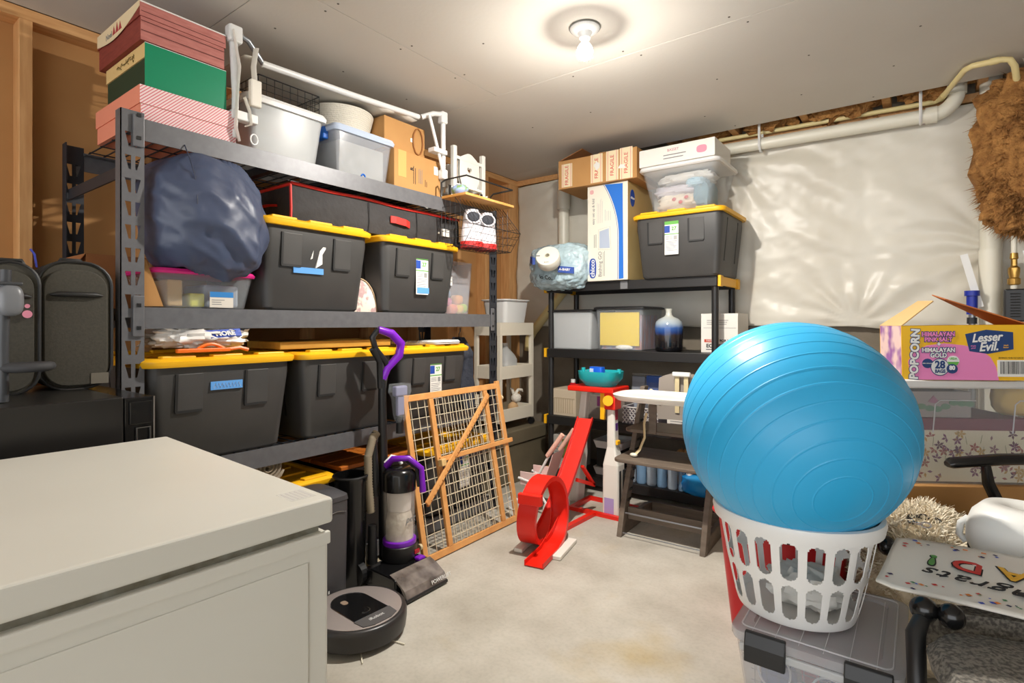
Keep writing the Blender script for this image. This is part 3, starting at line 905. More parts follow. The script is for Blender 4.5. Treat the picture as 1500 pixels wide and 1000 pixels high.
# hanging wire basket with a wooden top
hb = thing('wire_basket_shelf', 'black wire basket with wooden top hung on the rack corner', 'wire basket', (-2.078, 2.345, 1.535), 90)
part('wood_top', M('light_board', (216, 164, 92), 0.5, noise_=(10, 4), col2=(196, 140, 70)), hb, lambda m: m.box(-0.215, 0.205, -0.185, -0.004, 0.258, 0.272), bevel=0.002)
def hbw(m):
    prof = lambda s: [(-0.19 * 0.55, 0.255), (-0.235, 0.10), (-0.165, 0.0), (-0.006, 0.0), (-0.006, 0.255)]
    for i in range(15):
        x = -0.21 + 0.41 * i / 14
        m.tube([(x, y, z) for y, z in prof(0)], 0.0022 if i in (0, 14) else 0.0013, 4)
    for (y0, z0), (y1, z1), n in (((-0.235, 0.10), (-0.165, 0.0), 3), ((-0.165, 0.0), (-0.006, 0.0), 5), ((-0.006, 0.0), (-0.006, 0.255), 6)):
        for k in range(n + 1):
            y, z = y0 + (y1 - y0) * k / n, z0 + (z1 - z0) * k / n
            m.tube([(-0.21, y, z), (0.2, y, z)], 0.0022 if (y, z) in ((-0.235, 0.10), (-0.165, 0.0)) else 0.0013, 4)
    for x in (-0.21, 0.2):
        for k in range(1, 6):
            z = 0.255 * k / 6
            yf = -0.165 - 0.07 * z / 0.10 if z < 0.10 else -0.235 + 0.13 * (z - 0.10) / 0.155
            m.tube([(x, -0.006, z), (x, yf, z)], 0.0013, 4)
        for k in range(1, 5):
            y = -0.235 * k / 5 * 0.75
            m.tube([(x, y, 0.0), (x, y, 0.25)], 0.0013, 4)
part('wire_grid', BLACK, hb, hbw)
part('guard_rail', BLACK, hb, lambda m: m.tube([(-0.215, -0.01, 0.27), (-0.215, -0.01, 0.345), (-0.205, -0.03, 0.36), (-0.205, -0.18, 0.36), (0.195, -0.18, 0.36), (0.205, -0.03, 0.36), (0.205, -0.01, 0.345), (0.205, -0.01, 0.27)], 0.005, 6), smooth=50)
part('hook', BLACK, hb, lambda m: m.box(-0.15, -0.13, -0.002, 0.001, 0.25, 0.35).box(0.12, 0.14, -0.002, 0.001, 0.25, 0.35))
# sneakers standing on end in it
for i, y in enumerate((2.295, 2.42)):
    s = thing('sneaker', ['white red-soled sneaker in the wire basket, nearer the black bag', 'white red-soled sneaker in the wire basket, nearer the wall corner'][i], 'shoe', (-2.17 + 0.0, y, 1.538), 90, 'white sneakers in the wire basket')
    s.location = (-2.147, y + 0.105, 1.538)
    s.rotation_euler.z = math.radians(55)
    s.scale = (1.18, 1.18, 1.18)
    sec = [(0.004, 0.052, 0.05), (0.05, 0.05, 0.05), (0.10, 0.047, 0.047), (0.15, 0.044, 0.046), (0.19, 0.041, 0.045)]
    part('upper', M('sneaker_white', (222, 218, 222), 0.55, bump=(90, 0.3)), s, lambda m: m.loft([[( (0.038 + 0.014 * math.cos(0) * 0 + sx) * math.cos(2 * PI * k / 20), -0.155 + sy * 0.9 * math.sin(2 * PI * k / 20), 0.03 + z) for k in range(20)] for z, sx, sy in ((0, 0.014, 0.04), (0.05, 0.012, 0.042), (0.10, 0.004, 0.042), (0.135, -0.002, 0.04), (0.15, -0.006, 0.034))]), smooth=50)
    part('sole', M('sneaker_red', (206, 42, 40), 0.5), s, lambda m: m.loft([[((0.055) * math.cos(2 * PI * k / 20), -0.155 + 0.045 * math.sin(2 * PI * k / 20), z) for k in range(20)] for z in (0.0, 0.03)]), smooth=50)
    part('opening', M('sneaker_lining', (50, 52, 60), 0.8), s, lambda m: m.blob((0, -0.187, 0.142), (0.032, 0.012, 0.026), 0, 1, 24, 10), smooth=60)
    part('collar', M('sneaker_white', ), s, lambda m: m.tube([(0.034 * math.cos(a * PI / 10), -0.190 + 0.006 * math.sin(a * PI / 10), 0.142 + 0.028 * math.sin(a * PI / 10)) for a in range(20)], 0.005, 6, True), smooth=50)

# ------------------------------------------------------------------ middle shelf
pb = thing('lidded_bin', 'clear bin with a pink lid under the navy bag', 'storage bin', (-2.085, 0.935, T2), 90)
part('tub', CLEAR, pb, lambda m: container(m, 0.35, 0.28, 0.125, 0.022, 0.03), smooth=40)
part('lid', M('pink_lid', (214, 40, 128), 0.4), pb, lambda m: m.loft([rr(0.362, 0.293, 0.035, 0.12, 0, 0.14), rr(0.368, 0.298, 0.035, 0.128, 0, 0.14), rr(0.354, 0.285, 0.035, 0.138, 0, 0.14)]), smooth=35)
part('contents', M('tan_contents', (206, 170, 110), 0.8), pb, lambda m: m.box(-0.125, -0.075, 0.03, 0.24, 0.006, 0.10), bevel=0.006)
part('contents', M('yellow_contents', (218, 214, 80), 0.8), pb, lambda m: m.box(-0.05, 0.0, 0.03, 0.2, 0.006, 0.055), bevel=0.005)
part('contents', M('grey_blue_contents', (160, 170, 184), 0.8), pb, lambda m: m.box(0.01, 0.14, 0.06, 0.24, 0.006, 0.09), bevel=0.01)
st = boxp('label_sticker', M('sticker_cream', (216, 208, 196), 0.6), pb, 0.005, 0.09, 0.002, 0.0045, 0.004, 0.062)
boxp('label_band', M('sticker_blue', (36, 122, 190), 0.6), st, 0.005, 0.09, 0.0012, 0.002, 0.042, 0.062)
printlines(st, 0.012, 0.06, 0.012, 0.036, 3, 0.002)
# navy bag
NAVY = M('navy_nylon', (74, 84, 108), 0.42, noise_=(3, 3), col2=(64, 72, 96))
nv = thing('stuff_sack', 'bulging navy blue nylon bag slumped over the pink-lidded bin', 'bag', (-2.15, 0.945, T2))
def navy_clip(p):
    w = Vector((p.x - 2.15, p.y + 0.945, p.z + T2))
    floor_z = T2 + 0.141
    if w.z < floor_z and w.x < -2.068:
        p.z = floor_z - T2
    if p.z > DECKS[3] - 0.075 - T2:
        p.z = DECKS[3] - 0.075 - T2 - 0.002 * noise.noise(p * 20)
    q = Vector((p.x * 5.0 + p.z * 9, p.y * 17 + p.z * 6, p.z * 3.0)) * 0.7
    f = 1 - abs(noise.noise(q))
    g = 1 - abs(noise.noise(Vector((p.y * 5 - 3, p.z * 26 + p.y * 14, p.x * 5)) * 0.7))
    e = 0.016 * f ** 2 + 0.007 * g ** 2 - 0.013
    c_ = Vector((0, 0, 0.335))
    p = p + (p - c_).normalized() * e
    if p.z + T2 < floor_z and p.x < 0.082:
        p.z = floor_z - T2
    p.z = min(p.z, DECKS[3] - 0.075 - T2)
    # right flank leans forward and sags
    k = max(0, min(1, (p.x - 0.02) / 0.2))
    p.z -= 0.09 * k * max(0, min(1, (p.y + 0.05) / 0.2)) if p.x > 0.085 else 0
    return p
part('bag_body', NAVY, nv, lambda m: m.blob((0.0, 0.0, 0.335), (0.20, 0.205, 0.235), 0.06, 1.5, 120, 80, 0.86, navy_clip, 2.2, 0.0), smooth=80)
part('seam', M('navy_seam', (44, 50, 70), 0.6), nv, lambda m: m.tube([(0.085 + 0.10 * math.sin(PI * k / 10), -0.10, 0.15 + 0.042 * k) for k in range(11)], 0.002, 5), smooth=50)
# flat black and red bag lying on the totes
fb = thing('underbed_bag', 'flat black fabric storage bag with red trim on the totes', 'storage bag', (-2.12, 1.80, T2 + 0.381), 90)
FAB = M('black_fabric', (58, 56, 56), 0.8, bump=(18, 0.5, 0.02), noise_=(5, 3), col2=(46, 44, 44))
REDT = M('red_trim', (212, 44, 36), 0.6)
def fbody(m):
    loops = []
    for k in range(25):
        x = -0.52 + 1.04 * k / 24
        b = 0.006 * noise.noise(Vector((x * 6, 1, 0)))
        tz = 0.152 + 0.012 * noise.noise(Vector((x * 3, 0, 2)))
        loops.append([(x, 0.0 - b, 0), (x, -0.008 - b, 0.05), (x, -0.004 + b, 0.11), (x, 0, tz), (x, 0.2, tz - 0.004), (x, 0.42, tz), (x, 0.425, 0.07), (x, 0.42, 0)])
    m.loft(loops)
part('bag_body', FAB, fb, fbody, smooth=50)
def trim(m):
    m.tube([(-0.52 + 1.04 * k / 24, -0.004, 0.153 + 0.012 * noise.noise(Vector(((-0.52 + 1.04 * k / 24) * 3, 0, 2)))) for k in range(25)], 0.007, 6)
    m.tube([(-0.522, 0, 0.15), (-0.522, 0.42, 0.15)], 0.007, 6)
    m.tube([(-0.522, -0.006, 0.002), (-0.522, -0.008, 0.05), (-0.522, -0.003, 0.15)], 0.006, 6)
part('piping', REDT, fb, trim, smooth=50)
part('handle', REDT, fb, lambda m: m.loft([[(x, y, z - 0.017), (x, y + 0.005, z - 0.017), (x, y + 0.005, z + 0.017), (x, y, z + 0.017)] for x, y, z in ((0.01, -0.016, 0.082), (0.035, -0.028, 0.080), (0.10, -0.03, 0.074), (0.135, -0.016, 0.07))]))
part('handle', REDT, fb, lambda m: m.tube([(-0.525, 0.25, 0.08), (-0.54, 0.2, 0.076), (-0.54, 0.14, 0.074), (-0.525, 0.1, 0.072)], 0.013, 8, sq=0.4), smooth=50)
boxp('sticker', PAPER, fb, 0.37, 0.43, -0.016, -0.010, 0.045, 0.085)
boxp('sticker', PAPER, fb, 0.345, 0.353, -0.015, -0.010, 0.055, 0.064)
for x in (-0.12, 0.19):
    part('panel_seam', BLACK, fb, lambda m: m.tube([(x, -0.006, 0.005), (x, -0.013, 0.05), (x, -0.007, 0.145)], 0.002, 5))
# patterned round pouch between the totes
pp = thing('patterned_pouch', 'white patterned round pouch wedged between the middle totes', 'pouch', (-2.14, 1.700, T2), 90)
part('pouch_body', M('patterned_cloth', (224, 214, 200), 0.75, noise_=(30, 3, 0.5, 0.62), col2=(184, 150, 148)), pp, lambda m: m.loft([[(-0.055 + 0.15 * 0 + r_ * math.cos(a), y, max(0.0, r_ * 1.55 * math.sin(a))) for a in [PI * k / 16 for k in range(17)]] for y, r_ in ((-0.02, 0.085), (0.0, 0.10), (0.10, 0.105), (0.2, 0.10))]), smooth=50)
part('zipper', M('zip_tan', (200, 176, 140), 0.6), pp, lambda m: m.tube([(-0.055 + 0.101 * math.cos(PI * k / 16), -0.004, 0.158 * math.sin(PI * k / 16) + 0.001) for k in range(17)], 0.003, 5), smooth=50)
# clear toy bin at the end
tb2 = thing('toy_bin', 'tall clear bin of colorful toys at the middle shelf end', 'storage bin', (-2.13, 2.365, T2), 90)
part('tub', HAZE, tb2, lambda m: container(m, 0.215, 0.35, 0.30, 0.018, 0.03), smooth=40)
for i, (c, x, y, z, rr_) in enumerate((((236, 120, 60), -0.03, 0.06, 0.03, .034), ((240, 200, 60), 0.02, 0.05, 0.03, .03), ((226, 110, 150), -0.06, 0.07, 0.07, .03), ((190, 220, 60), 0.06, 0.06, 0.035, .032), ((236, 160, 60), 0.03, 0.07, 0.085, .035), ((120, 170, 220), -0.02, 0.12, 0.12, .03))):
    part('toy', M('toy_%d' % i, c, 0.5), tb2, lambda m: m.blob((x, y, z), (rr_, rr_, rr_ * 0.85), 0.12, 1.5, 14, 8, 0.7, None, i), smooth=50)
boxp('sticker', PAPER, tb2, -0.10, -0.085, -0.001, 0.001, 0.16, 0.21)
# cardboard leaning by the front post
cs = part('cardboard_sheet', CARD, None, lambda m: m.prism([(0.73, 0.004), (0.795, 0.004), (0.742, 0.16), (0.73, 0.165)], 'x', -2.108, -2.100))
cs.location = (0.012, -0.008, T2)
tag(cs, 'loose cardboard flap leaning beside the rack front post', 'cardboard')
# open carton behind the rack's left end, standing on the middle shelf
oc = thing('cardboard_box', 'open worn cardboard box behind the dark suitcase', 'cardboard box', (-2.42, 0.76, T2), 90)
def carton(m, W, D, H, th=0.005, jag=0.0):
    m.box(-W / 2, W / 2, 0, th, 0, H)
    m.box(-W / 2, W / 2, D - th, D, 0, H)
    m.box(-W / 2, -W / 2 + th, th, D - th, 0, H)
    m.box(W / 2 - th, W / 2, th, D - th, 0, H)
    m.box(-W / 2 + th, W / 2 - th, th, D - th, 0, th)
part('carton', CARDD, oc, lambda m: carton(m, 0.20, 0.22, 0.20))
for sx in (-1,):
    part('flap', CARDD, oc, lambda m: m.prism([(-0.10, 0.20), (-0.104, 0.198), (-0.125, 0.165), (-0.121, 0.168)], 'y', 0.0, 0.22))

# ------------------------------------------------------------------ lower shelf extras
pbag = thing('plastic_bag', 'crumpled white plastic bag with blue print on the tote', 'plastic bag', (-2.075, 0.93, T1 + 0.400), 90)
BAGM = M('bag_white', (240, 237, 232), 0.35, noise_=(8, 3), col2=(222, 214, 206))
def bagclip(p):
    p.z = max(p.z, 0.002)
    p.z = min(p.z, 0.092)
    return p
part('bag_body', BAGM, pbag, lambda m: m.blob((0.0, 0.10, 0.045), (0.165, 0.12, 0.052), 0.25, 2.4, 64, 30, 0.8, bagclip, 1.0, 0.3), smooth=50)
part('bag_print', M('bag_blue', (28, 70, 176), 0.5), pbag, lambda m: m.grid(lambda u, v: (-0.02 + u * 0.13, -0.022 + 0.016 * v, 0.036 + 0.008 * u + v * 0.026), 8, 3), solid=0.006)
text('bag_lettering', 'MORE', 0.026, WHITE, pbag, (0.05, -0.0215, 0.053), (1, 0, 0.06), (0, 0.55, 0.8), offset=0.001)
hg = thing('orange_tool', 'orange plastic handle tool lying in front of the white bag', 'tool', (-2.045, 0.94, T1 + 0.388), 90)
ORG = M('orange_plastic', (244, 112, 20), 0.4)
part('bar', ORG, hg, lambda m: m.box(-0.13, 0.05, -0.012, 0.008, 0.0, 0.014), bevel=0.003)
part('grip', ORG, hg, lambda m: m.tube([(-0.06 + 0.09 * k / 8, 0.0, 0.012 + 0.016 * math.sin(PI * k / 8)) for k in range(9)], 0.006, 6), smooth=50)
part('hook_end', ORG, hg, lambda m: m.tube([(0.05, 0, 0.008), (0.09, 0.0, 0.012), (0.12, 0.0, 0.003)], 0.007, 6), smooth=50)
pk = tag(boxp('wooden_board', M('golden_board', (196, 150, 62), 0.55, noise_=(8, 4), col2=(178, 132, 50), stretch=(6, 1, 6)), None, -2.40, -2.13, 1.24, 1.83, 0, 0.032, bevel=0.003), 'long golden wooden board resting across the lower tote lids', 'board')
pk.location = (0, 0, T1 + 0.381)
dish = part('glass_dish_lid', CLEAR, None, lambda m: m.loft([rr(0.16, 0.12, 0.02, 0, 0, 0), rr(0.19, 0.15, 0.03, 0.02, 0, 0), rr(0.18, 0.14, 0.03, 0.02, 0, 0), rr(0.15, 0.11, 0.02, 0.004, 0, 0)]), smooth=40)
dish.location = (-2.14, 1.95, T1 + 0.381)
tag(dish, 'shallow clear dish on the tote lid at lower shelf end', 'dish')
wc = thing('white_case', 'flat white case lying on the right-end tote lid', 'case', (-2.10, 2.15, T1 + 0.381), 90)
part('case_body', WHITE, wc, lambda m: m.loft([rr(0.20, 0.13, 0.02, 0.0, 0, 0), rr(0.205, 0.135, 0.022, 0.01, 0, 0), rr(0.19, 0.12, 0.02, 0.02, 0, 0)]), smooth=35)
part('case_seam', INKG, wc, lambda m: m.tube(rr(0.206, 0.136, 0.022, 0.009, 0, 0), 0.0012, 4, True))
# hanging dark jacket
jk = thing('hanging_jacket', 'dark navy jacket hanging from a hanger at the rack end', 'jacket', (-2.16, 2.435, 0.62), 90)
def jacket(m):
    loops = []
    for j in range(15):
        z = 0.0 + 0.42 * j / 14
        sx = 0.055 + 0.02 * math.sin(j * 0.5) if j < 11 else 0.07 - 0.016 * (j - 11)
        sy = 0.10 if j < 11 else 0.10 - 0.02 * (j - 11)
        loops.append([((0.01 * (14 - j) / 14 + sx * (1 + 0.22 * math.sin(5 * 2 * PI * k / 28 + j * 0.2)) * math.cos(2 * PI * k / 28)), 0.06 + sy * (1 + 0.1 * math.sin(7 * 2 * PI * k / 28)) * math.sin(2 * PI * k / 28), z) for k in range(28)])
    m.loft(loops)
part('jacket_body', M('jacket_cloth', (44, 48, 60), 0.75, bump=(25, 0.5, 0.02)), jk, jacket, smooth=60)
part('hanger_hook', BLACK, jk, lambda m: m.tube([(0, 0.06, 0.40), (0, 0.06, 0.44), (0.012, 0.06, 0.455), (0.012, 0.06, 0.475)], 0.003, 6), smooth=50)

# ------------------------------------------------------------------ rack bottom and beside
wbx = thing('wooden_crate', 'black crate with orange-brown slat top on the rack bottom between the totes', 'crate', (-2.09, 1.738, T0), 90)
OW = M('orange_wood', (196, 112, 36), 0.5, noise_=(7, 4), col2=(170, 90, 26), stretch=(1, 5, 5))
part('crate_body', BLACK, wbx, lambda m: m.box(-0.215, 0.215, 0.0, 0.5, 0, 0.36), bevel=0.003)
for k in range(4):
    part('slat', OW, wbx, lambda m: m.box(-0.225, 0.225, 0.005 + 0.125 * k, 0.12 + 0.125 * k, 0.361, 0.38), bevel=0.003)
bl = thing('rolled_blanket', 'rolled grey-brown blanket lying on the bottom tote lid', 'blanket', (-2.08, 1.16, T0 + 0.381), 90)
def roll(m):
    pts = []
    for k in range(70):
        a = k * 0.36
        R = 0.006 + 0.0021 * k * 0.36 * 2.0 * 0.62
        pts.append((R * math.cos(a), R * math.sin(a)))
    mx = max(math.hypot(*p) for p in pts)
    pts = [(p[0], p[1] + mx + 0.003) for p in pts]
    m.loft([[(x, y, z) for x, z in pts] for y in (0.0, 0.3)], False, False, closed=False)
part('roll', M('blanket_cloth', (164, 150, 134), 0.9, noise_=(30, 3), col2=(120, 108, 84)), bl, roll, smooth=70, solid=0.006)
tcn = thing('trash_can', 'dark grey rectangular waste bin beside the chest freezer', 'waste bin', (-1.83, 1.235, 0), 90)
GRYP = M('dark_grey_bin', (66, 65, 68), 0.4)
part('can_body', GRYP, tcn, lambda m: m.loft([rr(0.24, 0.19, 0.02, 0.0, 0, 0.1), rr(0.25, 0.2, 0.02, 0.36, 0, 0.1), rr(0.25, 0.2, 0.02, 0.42, 0, 0.1)]), smooth=35)
part('can_lid', GRYP, tcn, lambda m: m.loft([rr(0.255, 0.205, 0.02, 0.422, 0, 0.1), rr(0.255, 0.205, 0.03, 0.44, 0, 0.1), rr(0.20, 0.15, 0.04, 0.46, 0, 0.1)]), smooth=35)
part('hinge_line', CHROME, tcn, lambda m: m.tube([(0.02 + 0.085 * k / 6, -0.003, 0.376 + 0.008 * math.sin(PI * k / 6)) for k in range(7)], 0.0015, 5))
boxp('logo_mark', PAPER, tcn, 0.03, 0.036, 0.003, 0.006, 0.06, 0.085)
bb = thing('dark_gap_bucket', 'black bucket shape standing in for the dark gap behind the vacuum hose', 'bucket', (-1.975, 1.475, 0))  # bucket shape stands in for a dark gap; the shade is its black colour
part('dark_gap_body', BLACKG, bb, lambda m: m.lathe([(0.062, 0.0), (0.07, 0.44), (0.074, 0.45), (0.074, 0.47), (0.066, 0.47), (0.06, 0.02)], 28), smooth=40)
part('rim', BLACK, bb, lambda m: m.tube([(0.073 * math.cos(a * PI / 14), 0.073 * math.sin(a * PI / 14), 0.465) for a in range(28)], 0.005, 6, True), smooth=50)

# ------------------------------------------------------------------ chest freezer
ENAM = M('freezer_enamel', (222, 220, 210), 0.32, noise_=(2, 3), col2=(216, 213, 202))
fz = thing('chest_freezer', 'white chest freezer with a closed lid in the near left corner', 'freezer', (-0.815, 0.573, 0), -3.2)
L, Dp = 0.80, 0.70      # runs back along -x, toward the viewer along -y
part('cabinet', ENAM, fz, lambda m: m.box(-L + 0.004, -0.006, -Dp + 0.01, -0.006, 0.03, 0.762), bevel=0.006)
part('lid', ENAM, fz, lambda m: m.box(-L, 0.0, -Dp, 0.0, 0.776, 0.82), bevel=0.006, seg=3)
part('gasket', M('gasket_grey', (150, 148, 136), 0.7, noise_=(40, 3), col2=(120, 112, 92)), fz, lambda m: m.box(-L + 0.02, -0.018, -Dp + 0.02, -0.018, 0.76, 0.778))
part('front_trim', ENAM, fz, lambda m: m.box(-0.008, 0.002, -Dp + 0.02, -0.006, 0.742, 0.764), bevel=0.003)
part('face_panel', ENAM, fz, lambda m: m.box(-0.008, -0.003, -Dp + 0.08, -0.045, 0.06, 0.72), bevel=0.001)
part('rating_label', M('pale_label', (206, 204, 196), 0.6), fz, lambda m: m.box(-0.085, -0.03, -0.06, -0.015, 0.8195, 0.8203))
ml = MB()
for k in range(5):
    ml.box(-0.08, -0.035, -0.055 + k * 0.008, -0.052 + k * 0.008, 0.8203, 0.8206)
ml.build('label_print', M('pale_ink', (186, 182, 176), 0.7), fz)
for x in (-0.06, -L + 0.06):
    for y in (-0.06, -Dp + 0.08):
        part('foot', BLACK, fz, lambda m: m.cyl((x, y, 0), (x, y, 0.032), 0.02, 12))
# black glossy chest behind it
bc = thing('black_chest', 'glossy black low chest behind the white freezer', 'chest', (-1.745, 0.635, 0), 90)
part('chest_body', M('black_lacquer', (30, 29, 28), 0.28, noise_=(3, 3), col2=(38, 36, 34)), bc, lambda m: m.box(-0.95, -0.075, 0.0, 0.55, 0.0, 0.92), bevel=0.004)
part('end_block', BLACKG, bc, lambda m: m.box(-0.072, 0.0, 0.004, 0.55, 0.0, 0.915), bevel=0.003)
part('latch_plate', BLACKG, bc, lambda m: m.box(-0.062, -0.006, -0.002, 0.004, 0.84, 0.905), bevel=0.003)
part('latch', M('latch_grey', (90, 88, 84), 0.3, metal=0.6), bc, lambda m: m.tube([(-0.045, -0.003, 0.79), (-0.045, -0.003, 0.83), (-0.012, -0.003, 0.83), (-0.012, -0.003, 0.79)], 0.0025, 6))
part('edge_trim', CHROME, bc, lambda m: m.box(-0.003, 0.001, 0.0, 0.004, 0.30, 0.915))
# suitcases on the chest
SUIT = M('suitcase_fabric', (70, 66, 56), 0.75, noise_=(150, 2), col2=(60, 57, 48), bump=(300, 0.15, 0.002))
SUITB = M('suitcase_black', (34, 33, 32), 0.5)
def suitcase(label, loc, rot, W, D, H):
    t = thing('suitcase', label, 'suitcase', loc, rot)
    def rshape(m, w, h, y0, y1, r, z0=0.0):
        loop = [(x, z) for x, z, _ in rr(w, h, r, 0, 0, z0 + h / 2, 6)]
        m.prism(loop, 'y', y0, y1)
    part('shell', SUIT, t, lambda m: rshape(m, W, H, 0.0, D, 0.07), smooth=40, bevel=0.006)
    part('front_pocket', SUIT, t, lambda m: rshape(m, W - 0.02, H - 0.03, -0.012, 0.004, 0.06, 0.008), smooth=40, bevel=0.004)
    for y in (-0.001, D * 0.3, D * 0.55, D):
        loop = [(x, y, z) for x, z, _ in rr(W + 0.004, H + 0.004, 0.072, 0, 0, H / 2, 6)]
        part('piping', SUITB, t, lambda m: m.tube(loop, 0.0045, 6, True), smooth=50)
    part('grab_handle', SUITB, t, lambda m: m.tube([(-0.36 * W, -0.014, H * 0.74), (-0.25 * W, -0.02, H * 0.745), (0.25 * W, -0.02, H * 0.745), (0.36 * W, -0.014, H * 0.74)], [0.003, 0.008, 0.008, 0.003], 8), smooth=50)
    part('top_handle', SUITB, t, lambda m: m.tube([(-0.03, D * 0.45, H - 0.002), (-0.025, D * 0.45, H + 0.012), (0.025, D * 0.45, H + 0.012), (0.03, D * 0.45, H - 0.002)], 0.007, 6), smooth=50)
    return t
s1 = suitcase('dark olive-grey upright suitcase on the black chest by the rack', (-2.075, 0.540, 0.922), 86, 0.178, 0.15, 0.385)
boxp('corner_patch', M('patch_grey', (112, 106, 94), 0.8), s1, 0.035, 0.08, -0.0145, -0.011, 0.012, 0.045)
part('cord', M('blue_cord', (60, 70, 170), 0.6), s1, lambda m: m.tube([(-0.08, 0.08, 0.37), (-0.085, 0.08, 0.41), (-0.095, 0.08, 0.425)], 0.003, 5))
s2 = suitcase('black suitcase with pink tag behind the stroller frame', (-2.05, 0.385, 0.922), 80, 0.12, 0.15, 0.37)
part('luggage_tag', M('pink_tag', (222, 140, 160), 0.5), s2, lambda m: m.cyl((0.035, -0.016, 0.225), (0.035, -0.022, 0.225), 0.011, 16).cyl((0.035, -0.016, 0.248), (0.035, -0.021, 0.248), 0.006, 12), smooth=40)
# stroller frame
sf = thing('stroller_frame', 'folded black stroller frame with bumper bar at the left edge', 'stroller', (-1.86, 0.335, 0.922))
SFM = M('stroller_grey', (64, 66, 70), 0.45)
part('upright', SFM, sf, lambda m: m.tube([(0, 0, 0.0), (0, 0, 0.15), (0.0, 0.005, 0.335)], 0.012, 10), smooth=50)
part('upright', SFM, sf, lambda m: m.tube([(-0.05, -0.10, 0.0), (-0.05, -0.1, 0.15), (-0.04, -0.1, 0.3)], 0.012, 10), smooth=50)
part('hub', M('hub_grey', (120, 122, 126), 0.35), sf, lambda m: m.blob((0.01, 0.012, 0.257), (0.022, 0.026, 0.04), 0, 1, 20, 12, 0.7), smooth=50)
part('hub_cap', SFM, sf, lambda m: m.box(-0.02, 0.022, -0.02, 0.035, 0.296, 0.304), bevel=0.003)
part('bumper_bar', M('bumper_foam', (56, 56, 58), 0.7), sf, lambda m: m.tube([(0.0, 0.0, 0.085), (0.03, 0.02, 0.085), (0.045, 0.05, 0.086), (0.04, 0.08, 0.087), (0.015, 0.092, 0.087), (-0.02, 0.085, 0.086), (-0.05, 0.05, 0.085), (-0.05, -0.1, 0.085)], 0.012, 8), smooth=50)
part('wheel', BLACK, sf, lambda m: m.tube([(-0.05 + 0.03 * math.cos(a * PI / 10), -0.13, 0.04 + 0.03 * math.sin(a * PI / 10)) for a in range(20)], 0.008, 6, True), smooth=50)

# ------------------------------------------------------------------ robot vacuum
rv = thing('robot_vacuum', 'round grey and black robot vacuum on the floor', 'robot vacuum', (-1.64, 1.255, 0), 87)
part('bumper', M('robot_black', (44, 42, 42), 0.35), rv, lambda m: m.lathe([(0.155, 0.012), (0.172, 0.02), (0.176, 0.05), (0.176, 0.072), (0.172, 0.084), (0.166, 0.089), (0.158, 0.089)], 56), smooth=40)
part('top_plate', M('robot_grey', (168, 158, 154), 0.35, metal=0.4), rv, lambda m: m.lathe([(0.157, 0.086), (0.157, 0.0905), (0.153, 0.092), (0.001, 0.092)], 56), smooth=40)
pill = [(0.07 * math.cos(a), 0.045 + 0.07 * math.sin(a)) for a in [PI * k / 16 for k in range(17)]] + [(-0.07, -0.085), (0.07, -0.085)]
part('display_panel', BLACKG, rv, lambda m: m.prism(pill, 'z', 0.092, 0.0935))
part('panel_rim', CHROME, rv, lambda m: m.tube([(x, y, 0.0935) for x, y in pill], 0.0016, 5, True))
part('dust_lid', M('robot_lid', (84, 82, 82), 0.45), rv, lambda m: m.prism([(-0.075, -0.086), (-0.07, -0.135), (-0.035, -0.15), (0.035, -0.15), (0.07, -0.135), (0.075, -0.086)], 'z', 0.092, 0.0945))
part('button', CHROME, rv, lambda m: m.lathe([(0.0185, 0.0935), (0.0185, 0.0955), (0.001, 0.0955)], 24, (0, -0.045, 0)), smooth=30)
part('button_face', BLACKG, rv, lambda m: m.lathe([(0.015, 0.0955), (0.015, 0.096), (0.001, 0.096)], 24, (0, -0.045, 0)))
text('button_mark', 'O', 0.018, CHROME, rv, (0, -0.045, 0.0965), (1, 0, 0), (0, 1, 0), ext=0.0003)
part('camera_window', M('lens_tan', (150, 130, 112), 0.2), rv, lambda m: m.loft([rr(0.022, 0.03, 0.009, 0.0935, -0.02, 0.055), rr(0.022, 0.03, 0.009, 0.095, -0.02, 0.055)]))
text('lid_lettering', 'iRobot', 0.022, WHITE, rv, (0, -0.112, 0.0948), (1, 0, 0), (0, 1, 0), ext=0.0003)
for a in (-2.1, -1.3):
    part('side_brush', CREAM, rv, lambda m: m.bar((0.13 * math.cos(a), 0.13 * math.sin(a), 0.006), (0.205 * math.cos(a), 0.205 * math.sin(a), 0.004), 0.004, 0.003))
part('underbody', BLACK, rv, lambda m: m.lathe([(0.14, 0.004), (0.15, 0.015)], 32))

# ------------------------------------------------------------------ upright vacuum (front faces +X)
vc = thing('upright_vacuum', 'black and purple upright vacuum cleaner with a clear dust canister', 'vacuum cleaner', (-1.80, 1.61, 0), 90)
PUR = M('vacuum_purple', (116, 28, 178), 0.3)
part('base_shell', BLACKG, vc, lambda m: m.loft([[(x, y, z) for x, y, z in l] for l in (
    [(-0.125, 0.155, 0.012), (0.10, 0.155, 0.012), (0.10, 0.155, 0.05), (-0.125, 0.155, 0.05)],
    [(-0.12, 0.06, 0.008), (0.108, 0.06, 0.008), (0.108, 0.06, 0.085), (-0.12, 0.06, 0.085)],
    [(-0.125, -0.08, 0.008), (0.112, -0.08, 0.008), (0.112, -0.08, 0.085), (-0.125, -0.08, 0.085)],
    [(-0.125, -0.10, 0.008), (0.112, -0.10, 0.008), (0.112, -0.10, 0.078), (-0.125, -0.10, 0.078)])]), bevel=0.006)
